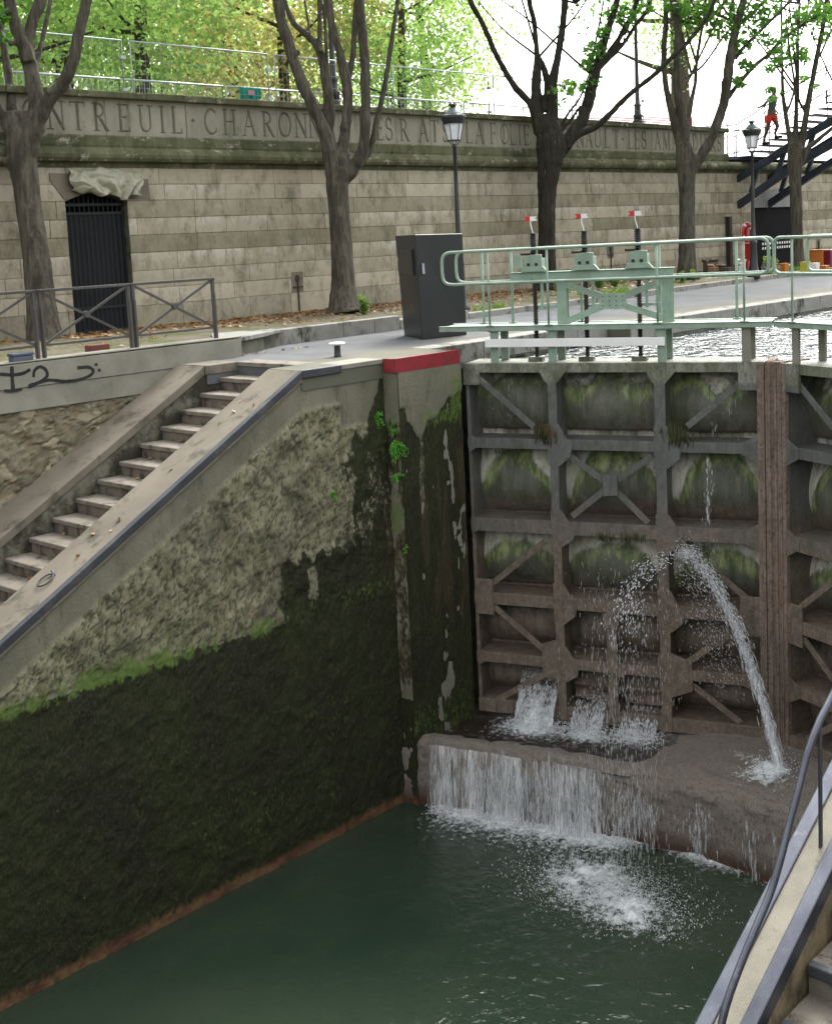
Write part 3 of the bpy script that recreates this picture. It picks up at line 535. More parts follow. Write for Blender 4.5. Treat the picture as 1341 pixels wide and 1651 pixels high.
for ch, px_ in LET:
    X0 = ony(px_, 200, YW)[0]; gw = {'I': .24, 'M': .84, '.': .2}.get(ch, .66); sx = 0.43
    if ch == '.': stroke([(0.1, .5), (0.12, .5)], 0.10, X0-0.1*sx, sx); continue
    for pts, wd in GL[ch]: stroke(pts, wd, X0-gw*sx/2, sx)
jo = np.zeros(XX.shape)
for jx in (13.08, 14.9, 17.2, 19.6, 21.9, 24.35, 27.0, 29.6, 31.35, 33.4): jo = np.maximum(jo, np.clip(1-np.abs(XX-jx)/0.014, 0, 1))
DY = YW+0.02+groove*0.035+jo*0.02+0.008*(fbm(XX*2, ZZ*3, 11)-.5)-0.02*sst(4.30, 4.335, ZZ)
grid('inscription_frieze', np.stack([XX, DY, ZZ], -1), FRIEZE, rw, {'tone': np.stack([np.maximum(groove*0.72, jo*0.7), jo, jo], -1)}, flip=False, smooth=False)
# the little pipe niches in the lowest courses
for px_, py_ in ((479, 455), (983, 405), (1318, 395)):
    p = ony(px_, py_, YW); nb = MB(); nb.box(p[0]-0.16, p[0]+0.16, YW-0.012, YW+0.01, p[2]-0.2, p[2]+0.22); nb.build('niche_slab', COPE, rw)
    nb = MB(); nb.lathe((0, 0, 0), [(0.001, 0), (0.06, 0.001), (0.06, 0.02), (0.045, 0.024), (0.001, 0.025)], 12); nb.v = [(p[0]+v_[0], YW-0.012-v_[2], p[2]+0.08+v_[1]*1.3) for v_ in nb.v]; nb.f = [q[::-1] for q in nb.f]
    nb.bar((p[0], YW-0.03, p[2]+0.05), (p[0], YW-0.03, 0.1), 0.025, 0.025, (1, 0, 0)); nb.bar((p[0]-0.14, YW-0.03, p[2]-0.1), (p[0]+0.14, YW-0.03, p[2]-0.1), 0.02, 0.02); nb.build('drain_pipe', RUSTP, rw)
sp_ = [(door[0]-.005, 2.81), (door[0]-.005, 2.5)]+[(door[0]+(door[1]-door[0])*t, 2.5+0.15*math.sin(math.pi*t)) for t in np.linspace(0, 1, 14)]+[(door[1]+.005, 2.5), (door[1]+.005, 2.81)]
MB().prism(sp_, (0, YW-0.006, 0), (1, 0, 0), (0, 0, 1), (0, 1, 0), 0.3).build('arch_stone', COPE, rw)
# left door: barred iron gate in a segmental opening
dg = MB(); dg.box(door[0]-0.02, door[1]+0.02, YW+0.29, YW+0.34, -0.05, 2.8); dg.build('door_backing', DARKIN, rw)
rv = MB(); rv.box(door[0]-0.03, door[0]-0.001, YW+0.005, YW+0.3, -0.05, 2.5); rv.build('door_reveal', CHEEK, rw); rv = MB(); rv.box(door[1]+0.001, door[1]+0.03, YW+0.005, YW+0.3, -0.05, 2.5); rv.build('door_reveal', CHEEK, rw)
gd = MB()
for i in range(13): xx = door[0]+0.05+i*(door[1]-door[0]-0.1)/12; gd.tube([(xx, YW+0.12, 0.10), (xx, YW+0.12, 2.62)], 0.012, 6)
for z_ in (0.12, 0.55, 2.28, 2.44): gd.bar((door[0], YW+0.12, z_), (door[1], YW+0.12, z_), 0.02, 0.05)
gd.box(door[0]+0.01, door[1]-0.01, YW+0.15, YW+0.16, 0.14, 2.28); gf = gd.build('barred_gate', GATEB, rw)
# right archway: grey panel above, black shutter with two rows of holes
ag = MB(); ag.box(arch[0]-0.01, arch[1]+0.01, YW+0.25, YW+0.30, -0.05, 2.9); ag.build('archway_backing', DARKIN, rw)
pl = [(arch[0], 2.0)]+[(arch[0]+(arch[1]-arch[0])*t, 2.12+0.5*math.sin(math.pi*t)**0.8) for t in np.linspace(0, 1, 18)]+[(arch[1], 2.0)]
MB().prism(pl, (0, YW-0.028, 0), (1, 0, 0), (0, 0, 1), (0, 1, 0), 0.06).build('arch_panel', surf('grey_arch_panel', (0.26, 0.27, 0.27), (0.21, 0.22, 0.22)), rw)
MB().box(arch[0]+0.05, arch[1]-0.05, YW+0.05, YW+0.09, 0.05, 1.99).build('shutter', DARKIN, rw)
hb = MB()
for r_ in range(2):
    for i in range(16): hb = MB(); hb.box(37.9+i*0.17, 37.99+i*0.17, YW+0.044, YW+0.049, 0.62+r_*0.15, 0.70+r_*0.15); hb.build('light_slot', WHITEG, rw)

# ================================================================== LEFT LOCK WALL
lw = thing('lock_wall', 'tall rubble lock wall with dark algae below a bright green tide line', 'wall', (8, YL, 0))
res = 0.024; xs = np.arange(1.0, 11.455, res); ts = np.linspace(0, 1, 262)
X, T_ = np.meshgrid(xs, ts, indexing='ij'); ZT = S(X)-0.04; Z = -6.35+(ZT+6.35)*T_
n1 = fbm(X*1.1, Z*1.1, 1, 5); n2 = fbm(X*5, Z*5, 2, 4); n3 = fbm(X*14, Z*9, 3, 3)
jag = (fbm(X*2.6, Z*0.7, 21, 4)-0.5); jag2 = fbm(X*7, Z*3, 22, 4)-0.5
capz = np.where(X > 10.62, -0.80+0.10*jag2, S(X)-0.48+0.04*jag+0.05*jag2)
cem = sst(-0.035, 0.02, Z-capz)
tide = -3.04+0.05*jag2+0.05*(n1-0.5)*2
dark = sst(0.06, -0.06, Z-tide)
b1_ = sst(9.36, 9.56, X+0.22*jag2)*sst(-2.15, -2.5, Z+0.35*jag2)*(1-0.8*sst(9.85, 9.95, X)*sst(10.15, 10.0, X)*sst(-2.95, -2.8, Z)*sst(-2.4, -2.5, Z))
b2_ = sst(10.50, 10.80, X+0.45*jag+0.25*jag2)*sst(-0.80, -1.10, Z+0.25*jag2-0.75*sst(11.0, 11.44, X))
b3_ = sst(10.0, 10.9, X+0.3*jag)*sst(-1.5, -2.4, Z)
dk = np.clip(np.maximum(np.maximum(dark, b1_), np.maximum(b2_, b3_*0.75)), 0, 1)
pal = np.clip(sst(0.52, 0.68, fbm(X*3.6, Z*0.9, 44, 5))*sst(10.5, 10.8, X)*sst(-3.0, -2.2, Z)*sst(-1.0, -1.2, Z), 0, 1)*0.42
dk = dk*(1-pal)
grn = sst(-0.14, 0.0, Z-tide+0.10*(n3-.5))*sst(0.10+0.40*fbm(X*1.5, Z*0, 25, 4), 0.0, Z-tide+0.12*(n2-.5))*sst(9.7, 9.1, X)*np.clip(0.12+1.35*fbm(X*2.2, Z*3.0, 24, 5)+1.0*(n3-.5), 0, 1.15)
grn = np.maximum(grn, 0.40*sst(0.50, 0.62, n1)*sst(0.9, 0.0, Z-tide)*(1-dark)*sst(9.6, 9.0, X))
grn = np.maximum(grn, 0.45*sst(0.0, 0.6, n2)*sst(9.4, 9.6, X)*sst(-2.75, -2.95, Z)*sst(-3.25, -3.05, Z))
grn = np.maximum(grn, sst(0.50, 0.68, n1)*sst(-3.2, -4.6, Z)*0.33)
brn = sst(11.0, 11.4, X+0.2*jag)*sst(-1.6, -2.0, Z)*sst(-4.0, -3.0, Z)*0.62
f1, f2, cid = voro(X*4.6+2.6*n2+0.3*Z, Z*5.6+2.6*n3+0.9*X, 6); edge = sst(0.02, 0.16, f2-f1)
disp = (0.034*edge*(0.4+0.6*cid)*0.6+0.075*(n2-0.5)+0.045*(n3-0.5))*(1-cem)+0.004*(n2-0.5)*cem
disp = disp*(1-0.45*dark)+0.02*(n1-.5)*(1-cem)
Yg = YL+0.012-disp-0.02*(1-cem)
grid('rubble_face', np.stack([X, Yg, Z], -1), LOCKW, lw, {'zone': np.stack([dk, grn, cem*(1-dk*0.0)], -1), 'zone2': np.stack([brn, (1-edge)*(1-cem), cem], -1)}, flip=False)
MB().box(1.0, 11.44, YL+0.05, 12.0, -6.5, -6.1).build('footing', SILL, lw)
# coping of the slope and of the short level length, with its steel nosing
def slope_slab(mb, x0, x1, y0, y1, th, up=0.0, n=1):
    z0, z1 = float(S(x0)), float(S(x1)); return mb.frame((x0, y0, z0-th+up), (x1-x0, 0, z1-z0), (0, y1-y0, 0), (0, 0, th))
cp = MB(); slope_slab(cp, 1.0, 10.0, YL-0.02, 12.10, 0.14, 0.0); slope_slab(cp, 1.0, 10.0, YL+0.06, 12.095, 0.45, -0.13); cp.build('sloping_coping', COPE, lw, bevel=0.012)
st = MB(); slope_slab(st, 1.0, 10.0, YL-0.032, YL+0.05, 0.10, 0.006); st.box(10.0, 10.66, YL-0.032, YL+0.05, -0.094, 0.006); st.build('steel_nosing', STEEL, lw, bevel=0.01)
cl = MB(); cl.box(10.665, 11.415, YL-0.015, 11.9, -0.06, 0.004); cl.build('level_coping', CONC, lw, bevel=0.01)
# pier beside the gate
pr = thing('lock_pier', 'stained concrete pier with a red painted top edge beside the gate hinge', 'pier', (12, YB, 0))
xs = np.arange(11.44, 12.70, 0.018); zs = np.linspace(-6.3, -0.01, 300); X, Z = np.meshgrid(xs, zs, indexing='ij')
n1 = fbm(X*1.3, Z*0.7, 31, 5); n2 = fbm(X*9, Z*5, 32, 4); n4 = fbm(X*5, Z*0.8, 33, 4)
low = -0.86-0.12*(n4-0.5)*2+0.30*sst(12.1, 12.6, X)-0.22*sst(11.62, 11.8, X)*sst(12.0, 11.85, X)
cem = sst(-0.03, 0.03, Z-low); cem *= 1-sst(11.62, 11.52, X)*sst(-0.62, -0.68, Z)
dk = 1-cem; pal = sst(0.48, 0.66, fbm(X*6, Z*1.1, 36, 5))*sst(11.58, 11.68, X)*sst(12.05, 11.8, X)*sst(-3.2, -2.0, Z)*0.55
dk = np.maximum(0, dk-pal); grn = np.clip(sst(12.05, 12.65, X+0.5*(n4-.5))*sst(-1.3, -0.75, Z)*sst(-0.02, -0.5, Z), 0, 1)*0.72
grn = np.maximum(grn, sst(-0.62, -0.80, Z)*sst(-1.05, -0.9, Z)*sst(11.7, 11.9, X)*0.6)
brn = np.clip(sst(0.42, 0.62, fbm(X*7, Z*0.8, 38, 5)), 0, 1)*sst(-1.1, -1.4, Z)*sst(-4.6, -3.2, Z)*0.6
grn = np.maximum(grn, sst(-4.0, -5.0, Z)*0.4*n1*1.6)
disp = (0.03*(n2-0.5)+0.03*(n4-0.5))*(1-cem)+0.025*cem
grid('pier_face', np.stack([X, YB+0.02-disp, Z], -1), LOCKW, pr, {'zone': np.stack([dk, grn, np.maximum(cem, pal)], -1), 'zone2': np.stack([brn, dk*0, cem], -1)})
ys = np.linspace(YB-0.005, YL+0.03, 16); Y, Z = np.meshgrid(ys, zs, indexing='ij'); n2 = fbm(Y*9, Z*6, 41, 4); n4 = fbm(Y*2, Z*1.1, 43, 4)
cem = sst(-0.70, -0.64, Z+0.08*(n2-0.5)+0.35*(Y-YB)); grn = np.clip(sst(0.42, 0.70, fbm(Z*1.9, Y*6, 45, 4)), 0, 1)*sst(-1.1, -1.5, Z)*sst(-5.2, -4.2, Z)
brn = sst(-0.7, -0.9, Z)*sst(-4.8, -4.2, Z)*(1-grn)
grid('pier_side', np.stack([11.425-0.02*(n2-0.5)*(1-cem), Y, Z], -1), LOCKW, pr, {'zone': np.stack([np.where(Z < -4.6, .8, 0.12)*(1-cem), grn*0.75, np.maximum(cem, 0.55*(Z > -4.6))], -1), 'zone2': np.stack([brn*0.62, grn*0, cem], -1)}, flip=True)
MB().box(11.43, 12.69, YB+0.03, 12.6, -6.3, -0.012).build('core', CONC, pr)
rb = MB(); rb.box(11.405, 12.66, YB-0.008, YB+0.012, -0.175, 0.006); rb.box(11.403, 11.43, YB-0.0075, YL-0.03, -0.175, 0.006); rb.box(11.404, 12.655, YB-0.004, YB+0.05, -0.01, 0.009); rb.build('red_band', REDP, pr)
# gate recess and the canal wall upstream
ur = thing('canal_wall', 'mossy stone canal wall of the far bank upstream of the gates', 'wall', (20, 11.4, 0))
m_ = MB(); m_.box(12.72, 17.0, 11.8, 12.3, -6, -0.25); m_.box(17.0, 120, 11.35, 12.3, -2, -0.25); m_.box(12.69, 12.72, 11.3, 12.3, -6, -0.01); m_.build('canal_wall_face', CHEEK, ur)
m_ = MB()
for x0, x1, y in ((12.7, 17.0, 11.8), (17.0, 60, 11.35)):
    x = x0
    while x < x1: L = min(random.uniform(0.8, 1.3), x1-x); m_.box(x+.006, x+L-.006, y-0.012, y+0.4, -0.27, 0.006); x += L
m_.build('edge_stone', KERB, ur, bevel=0.01)
m_ = MB()
for i in range(34):
    x = 13+random.random()*3.8; m_.box(x, x+random.uniform(.2, .5), 11.78, 11.81, (z_ := random.choice([-.62, -.50, -.38])), z_+0.1)
m_.build('mossy_stone', MOSSC, ur, bevel=0.02)

# ================================================================== STAIRS, LEFT
RISER = surf('dirty_riser', (0.22, 0.19, 0.15), (0.13, 0.11, 0.085), (0.06, 0.052, 0.04), s1=6, s3=4.5, t3=0.50, bump=0.6, streak=0.6)
sc1 = thing('stone_staircase', 'worn stone staircase climbing between two sloping copings up to the quay', 'staircase', (10.47, 12.7, 0))
for i in range(1, 24):
    zt = -0.175*i; xn = 10.47-0.327*i; sb = MB()
    sb.box(xn, xn+0.345, 12.06, 13.32, zt-0.06, zt+random.uniform(-.004, .004)); s_ = sb.build('step', STEP, sc1, bevel=0.012); MB().box(xn+0.03, xn+0.36, 12.06, 13.32, zt-0.30, zt-0.06).build('riser', RISER, s_)
sb = MB(); sb.box(10.46, 10.9, 12.1, 13.3, -0.30, -0.252); sb.box(10.475, 10.6, 12.1, 13.3, -0.26, -0.245); sb.box(10.455, 10.8, 12.1, 13.32, -0.055, 0.004); sb.box(10.49, 10.8, 12.1, 13.32, -0.33, -0.055); sb.build('top_riser', STEP, sc1, bevel=0.01)
MB().box(-6, 3.1, 11.5, 13.4, -4.5, -4.0).build('lower_landing', STEP, sc1)

# side wall of the stairs, the graffiti wall and the rubble behind it
sw = thing('stair_side_wall', 'stepped garden wall beside the stairs: painted graffiti band above, rubble stone below', 'wall', (8, 13.9, 0))
k = NT('mottled_damp_plaster'); a = k.attr('tone'); nn = k.noise(6, 8, None, 0.75); t_ = k.ramp(k.math('ADD', a[0], k.ramp(nn, 0.3, 0.7, -0.45, 0.45)), 0.2, 0.8)
col = k.mix(t_, k.mix(k.ramp(nn, .4, .6), (0.20, 0.19, 0.145), (0.14, 0.135, 0.10)), (0.045, 0.043, 0.03)); PLAS = k.done(k.mix(0.4, col, k.mix(k.noise(40, 5, None, .75), (.2, .2, .2), (1.1, 1.1, 1.1)), 'MULTIPLY'), 0.9, k.bump(nn, 0.6, 0.02), 0, 0.2)
cp = MB(); cp.frame((1.0, 13.3, float(S(1.0))-0.12+0.05), (8.92, 0, -float(S(1.0))-0.05), (0, 0.66, 0), (0, 0, 0.12)); cp.frame((9.92, 13.287, -0.12), (0.57, 0, 0), (0, 0.6, 0), (0, 0, 0.126)); cp.build('sloping_coping', COPE, sw, bevel=0.012)
xs = np.arange(1.0, 10.48, 0.03); ts = np.linspace(0, 1, 40); X, T_ = np.meshgrid(xs, ts, indexing='ij'); zt = S(X+0.05)-0.03; zb = -0.535*(10.47-X)-0.55; Z = zb+(zt-zb)*T_
n2 = fbm(X*4, Z*4, 51, 4); n1 = fbm(X*1.4, Z*2.0, 52, 4)
dkp = sst(0.05, 0.40, (zt-Z))*0.35+sst(0.42, 0.70, n1+.3*(n2-.5))*0.6; dkp = np.clip(np.maximum(dkp, sst(9.6, 9.75, X)*0.8*(.6+.8*n2)), 0, 1)
grid('plastered_cheek', np.stack([X, 13.32-0.02*(n2-0.5), Z], -1), PLAS, sw, {'tone': np.stack([dkp, dkp, dkp], -1)})
gw_ = MB(); gw_.box(1.0, 11.04, 13.90, 14.16, -0.04, 0.255); gw_.frame((1.0, 13.90, 0.255), (10.05, 0, 0.015), (0, 0.28, 0), (0, 0, 0.018)); gw_.build('graffiti_band', CONC, sw, bevel=0.006)
gw_ = MB(); gw_.box(1.0, 10.1, 13.915, 14.16, -0.33, -0.045); gw_.build('lower_band', CONC, sw, bevel=0.008)
xs = np.arange(1.0, 9.9, 0.028); zb = S(xs+0.05)-0.05; ts = np.linspace(0, 1, 90); X, T_ = np.meshgrid(xs, ts, indexing='ij'); Z = zb[:, None]+(-0.30-zb[:, None])*T_
n2 = fbm(X*5, Z*5, 61, 4); f1, f2, cid = voro(X*2.9+2.0*n2, Z*4.0+2.2*fbm(X*3+7, Z*3, 63, 4), 62); edge = sst(0.0, 0.28, f2-f1)
k = NT('warm_rubble_stone'); a = k.attr('zone'); nn = k.noise(9, 7, None, 0.7)
col = k.mix(a[0], (0.13, 0.12, 0.085), (0.30, 0.26, 0.185)); col = k.mix(k.ramp(nn, 0.5, 0.66), col, (0.085, 0.09, 0.05)); col = k.mix(k.math('MULTIPLY', a[1], 0.7), col, (0.22, 0.18, 0.11))
col = k.mix(k.ramp(k.noise(2.4, 6, None, 0.7), 0.56, 0.66, 0, 0.8), col, (0.055, 0.052, 0.035)); WRUB = k.done(col, 0.92, k.bump(nn, 0.7, 0.02), 0, 0.2)
grid('rubble_stones', np.stack([X, 13.98-0.05*edge*(0.4+0.6*cid)-0.07*(n2-.5)-0.03*(fbm(X*16, Z*16, 64, 3)-.5), Z], -1), WRUB, sw, {'zone': np.stack([cid, 1-edge, cid], -1)})
MB().box(1.0, 10.2, 14.0, 14.2, -5, -0.05).build('core', CHEEK, sw)
gm = MB()
def paint(pts, wpx):
    P3 = [ony(x/2.98, 300+y/2.98, 13.9) for x, y in pts]; P3 = smooth_line(P3, 5); r_ = wpx/2.98/2000*14.3/2
    for i in range(len(P3)-1):
        a_, b_ = P3[i], P3[i+1]; d = b_-a_; L = np.linalg.norm(d)+1e-6; d = d/L; sd = np.cross(d, (0, 1, 0)); rr = r_*random.uniform(0.85, 1.1)
        gm.add([a_-sd*rr-d*rr*.4+(0, -.003-0.00002*i, 0), a_+sd*rr-d*rr*.4+(0, -.003-0.00002*i, 0), b_+sd*rr+d*rr*.4+(0, -.003-0.00002*i, 0), b_-sd*rr+d*rr*.4+(0, -.003-0.00002*i, 0)], [(0, 1, 2, 3)])
for s_ in (([(-4, 903), (60, 907), (110, 900), (145, 882)], 17), ([(58, 870), (60, 920), (65, 985)], 20), ([(25, 983), (65, 984), (105, 975)], 16),
           ([(162, 915), (168, 885), (195, 868), (222, 885), (226, 915), (190, 942), (145, 958), (150, 962), (185, 945), (240, 932), (310, 938), (380, 930), (436, 908), (448, 885), (425, 870), (375, 873)], 17), ([(458, 857), (468, 858)], 15), ([(473, 884), (483, 885)], 15)): gm = MB(); paint(*s_); gm.build('graffiti_stroke', SPRAYP, sw)

# mooring ring on the sloping coping
p = np.array([6.53, 11.80, float(S(6.53))+0.012]); rg = MB(); rg.tube([p+np.array([0.085*math.cos(t), 0.085*math.sin(t), 0.085*0.546*math.cos(t)+0.012]) for t in np.linspace(0, 2*math.pi, 20)], 0.009, 6, False)
rg.tube([p+(0.10, -0.05, 0.02), p+(0.10, 0.03, 0.09), p+(0.13, 0.03, 0.03)], 0.012, 6); o = rg.build('mooring_ring', STEEL, None, True); tag(o, 'small iron mooring ring lying on the sloping sandy coping', 'ring', kind='thing')

# ================================================================== RIGHT BANK
lr = thing('lock_wall', 'near lock wall with lichened coping between two steel strips under the handrail', 'wall', (6, YR, 0))
MB().box(-6, 12.68, 2.75, YR-0.02, -6.5, -6.0).build('footing', SILL, lr)
fw = MB(); fw.add([(1.0, YR-0.012, -6.4), (12.68, YR-0.012, -6.4), (12.68, YR-0.012, -0.02), (10.0, YR-0.012, -0.02), (1.0, YR-0.012, float(S(1.0))-0.05)], [(4, 3, 2, 1, 0)]); fw.build('wall_face', CHEEK, lr)
m_ = MB(); slope_slab(m_, 1.0, 10.0, 2.93, YR, 0.35, -0.002); m_.build('lichened_coping', COPER, lr, bevel=0.006)
m_ = MB(); slope_slab(m_, 1.0, 10.0, YR-0.075, YR+0.012, 0.12, 0.012); slope_slab(m_, 1.0, 10.0, 2.915, 3.0, 0.12, 0.012); m_.build('steel_strip', HANDR, lr, bevel=0.008)
xs = np.arange(1.0, 10.2, 0.05); ts = np.linspace(0, 1, 30); X, T_ = np.meshgrid(xs, ts, indexing='ij'); zt = S(X)-0.1; zb = -0.535*(10.47-X)-0.7; Z = zb+(zt-zb)*T_
n1 = fbm(X*2, Z*3, 71, 4)
k = NT('stained_ochre_render'); nn = k.noise(5, 6, None, 0.7); col = k.mix(k.ramp(nn, 0.36, 0.6), (0.30, 0.24, 0.14), (0.19, 0.155, 0.10)); col = k.mix(k.ramp(k.noise(3.1, 6, k.scale(1, 1, 0.6), 0.7), 0.5, 0.62), col, (0.09, 0.075, 0.05)); OCHRE = k.done(col, 0.9, k.bump(nn, 0.5, 0.02), 0, 0.2)
grid('stair_cheek', np.stack([X, 2.925+0.012*(n1-.5), Z], -1), OCHRE, lr, flip=True)
m_ = MB(); m_.box(17, 120, 2.8, YR, -2, 0.004); m_.box(12.72, 17, 2.4, 2.75, -2, 0.004); m_.build('canal_side', CHEEK, lr)
sc2 = thing('stone_staircase', 'stone stairs with dark nosings at the bottom right corner below the handrail', 'staircase', (10.47, 2.3, 0))
for i in range(1, 24):
    zt = -0.175*i; xn = 10.47-0.327*i; sb = MB(); sb.box(xn+0.02, xn+0.36, 0.2, 2.91, zt-0.30, zt-0.004); s_ = sb.build('step', STEP, sc2, bevel=0.01)
    MB().box(xn, xn+0.06, 0.2, 2.905, zt-0.07, zt).build('nosing', STEEL, s_, bevel=0.01)
MB().frame((1.0, -0.4, float(S(1.0))), (9.0, 0, -float(S(1.0))), (0, 0.58, 0), (0, 0, -0.5)).build('side_coping', COPE, sc2)
hr = thing('handrail', 'blue-grey steel handrail curving down over the near lock coping', 'handrail', (6.36, 3.03, float(S(6.36))))
def kk(x, y): return (1080+x/2.893, 1080+y/2.893)
hp = [ony(*kk(*q), 3.05) for q in ((215, 1760), (262, 1560), (330, 1370), (400, 1200), (470, 1030), (520, 860), (560, 700), (600, 550), (632, 420), (662, 322))]
hp = smooth_line(hp, 4); e = hp[-1]; hp += [np.array([e[0]+t, 3.05, e[2]+0.02+t*0.546+0.02*min(t*4, 1)]) for t in (0.1, 0.4, 1.2, 2.6, 3.6)]; hp.append(np.array([hp[-1][0]+1.2, 3.05, hp[-1][2]]))
m_ = MB(); m_.tube(hp, 0.021, 12); m_.build('rail', HANDR, hr, True)
for xx in (6.33, 8.3, 9.9):
    zb_ = float(S(xx)); zt_ = np.interp(xx, [q[0] for q in hp], [q[2] for q in hp]); MB().frame((xx-0.006, 3.03, zb_), (0.03, 0, 0), (0, 0.012, 0), (0, 0, zt_-zb_)).build('post', STEEL, hr)

# ================================================================== SILL, APRON AND BASIN
sl_ = thing('gate_sill', 'muddy concrete sill below the lock gates with a rounded lip', 'sill', (12, 8, -6))
fl = [(11.40, 11.6), (11.44, 11.3), (11.78, 10.2), (12.10, 9.1), (12.38, 8.1), (12.50, 7.3), (12.42, 6.3), (12.1, 5.1), (11.7, 3.9), (11.45, 2.9)]
fl = np.array(smooth_line([(a_, b_, 0) for a_, b_ in fl], 14))[:, :2]; nrm = np.gradient(fl, axis=0); nrm /= np.linalg.norm(nrm, axis=1)[:, None]; nrm = np.stack([nrm[:, 1], -nrm[:, 0]], 1)   # towards -X
prof = [(0.03, -6.4), (0.02, -6.2), (0.0, -6.0), (0.0, -5.8), (-0.01, -5.6), (-0.01, -5.42), (-0.03, -5.27), (-0.07, -5.19), (-0.14, -5.15), (-0.25, -5.15), (-0.36, -5.19), (-0.5, -5.25), (-0.7, -5.30), (-1.3, -5.33), (-2.4, -5.35), (-3.4, -5.35)]
P_ = np.zeros((len(fl), len(prof), 3))
mudw = sst(8.9, 7.9, fl[:, 1])                                    # right of the sluices mud fills the basin up to the gate
for j, (d, z_) in enumerate(prof):
    P_[:, j, 0] = fl[:, 0]+nrm[:, 0]*d; P_[:, j, 1] = fl[:, 1]+nrm[:, 1]*d*0.35
    zz = np.full(len(fl), z_)
    if j >= 9: zz = zz*(1-mudw)+(-5.15+0.0*j)*mudw-0.0
    P_[:, j, 2] = zz
P2 = []                                                            # refine and roughen
for j in range(len(prof)-1):
    for t in np.linspace(0, 1, 5, endpoint=False): P2.append(P_[:, j]*(1-t)+P_[:, j+1]*t)
P2 = np.stack(P2, 1); nn = fbm(P2[..., 1]*5, P2[..., 2]*6+P2[..., 0]*5, 81, 5)-0.5; n5 = fbm(P2[..., 1]*18, P2[..., 2]*20+P2[..., 0]*18, 82, 3)-0.5
P2[..., 0] += 0.10*nn+0.03*n5; P2[..., 2] += 0.09*nn*(P2[..., 2] > -5.5)
grid('sill_body', P2, SILL, sl_, flip=True)
o = MB().add([(11.6, 11.23, -5.235), (12.3, 8.4, -5.235), (13.9, 8.4, -5.235), (12.75, 11.23, -5.235)], [(0, 1, 2, 3)]).build('basin_water', BASINW); tag(o, kind='structure')

def spindles(name, P, Vv, wd, mat, parent=None):
    P = np.asarray(P, float); Vv = np.asarray(Vv, float); n = len(P); wd = np.broadcast_to(np.asarray(wd, float), (n,)); L_ = np.linalg.norm(Vv, axis=1, keepdims=True)+1e-9; d = Vv/L_; ref = np.tile(np.array([.3, .8, .1]), (n, 1)); a = np.cross(d, ref); a /= np.linalg.norm(a, axis=1, keepdims=True); b = np.cross(d, a)
    vs = [P-Vv*.5]; 
    for f_ in (-.12, .2):
        for q in range(3): t = q*2.094; vs.append(P+Vv*f_+(a*math.cos(t)+b*math.sin(t))*wd[:, None]*.5)
    vs.append(P+Vv*.5); v = np.stack(vs, 1).reshape(-1, 3); base = (np.arange(n)*8)[:, None]
    tri = np.array([[0, 2, 1], [0, 3, 2], [0, 1, 3], [7, 4, 5], [7, 5, 6], [7, 6, 4], [1, 2, 5], [1, 5, 4], [2, 3, 6], [2, 6, 5], [3, 1, 4], [3, 4, 6]])
    f = (base[:, :, None]+tri[None]).reshape(-1, 3); return raw(name, v, f.tolist(), mat, parent, True)
MOSSH = surf('hanging_moss', (0.045, 0.055, 0.02), (0.09, 0.10, 0.035), (0.12, 0.08, 0.04), fine=0)
# ================================================================== LOCK GATES
GO = np.array([12.81, 11.28, 0.0]); GD = np.array([0.349, -0.937, 0.0]); GN = np.array([-0.937, -0.349, 0.0])   # hinge, along the leaf, towards the lock
GD2 = np.array([-0.349, -0.937, 0.0]); GN2 = np.array([-0.937, 0.349, 0.0]); GO2 = GO+GD*4.14
class Leaf:
    def __init__(s, o, d, n, mir): s.o, s.d, s.n, s.mir = o, d, n, mir
    def p(s, a, z_, off=0.0): return s.o+s.d*((4.14-a) if s.mir else a)+s.n*off+np.array([0, 0, z_])
    def box(s, mb, a0, a1, z0, z1, o0, o1): q = s.p(a0, z0, o0); return mb.frame(q, s.p(a1, z0, o0)-q, s.p(a0, z0, o1)-q, (0, 0, z1-z0))
    def bar(s, mb, a, b, w_, t, off): return mb.bar(s.p(a[0], a[1], off), s.p(b[0], b[1], off), t, w_, np.cross(s.p(b[0], b[1], off)-s.p(a[0], a[1], off), s.n)) if False else s._bar(mb, a, b, w_, t, off)
    def _bar(s, mb, a, b, w_, t, off):
        A, B = s.p(a[0], a[1], off), s.p(b[0], b[1], off); d = B-A; d /= np.linalg.norm(d); u = np.cross(d, s.n)
        return mb.frame(A-u*w_/2-s.n*t/2, B-A, u*w_, s.n*t)
    def plate(s, mb, poly, off, t): return mb.prism(poly, s.p(0, 0, off), s.p(1, 0, 0)-s.p(0, 0, 0), (0, 0, 1), s.n, t)
POSTS = [(1.19, 1.31), (2.63, 2.77)]; BEAMS = [(-0.33, -0.20), (-1.38, -1.24), (-2.56, -2.37), (-3.61, -3.44), (-4.46, -4.31), (-5.20, -5.0)]
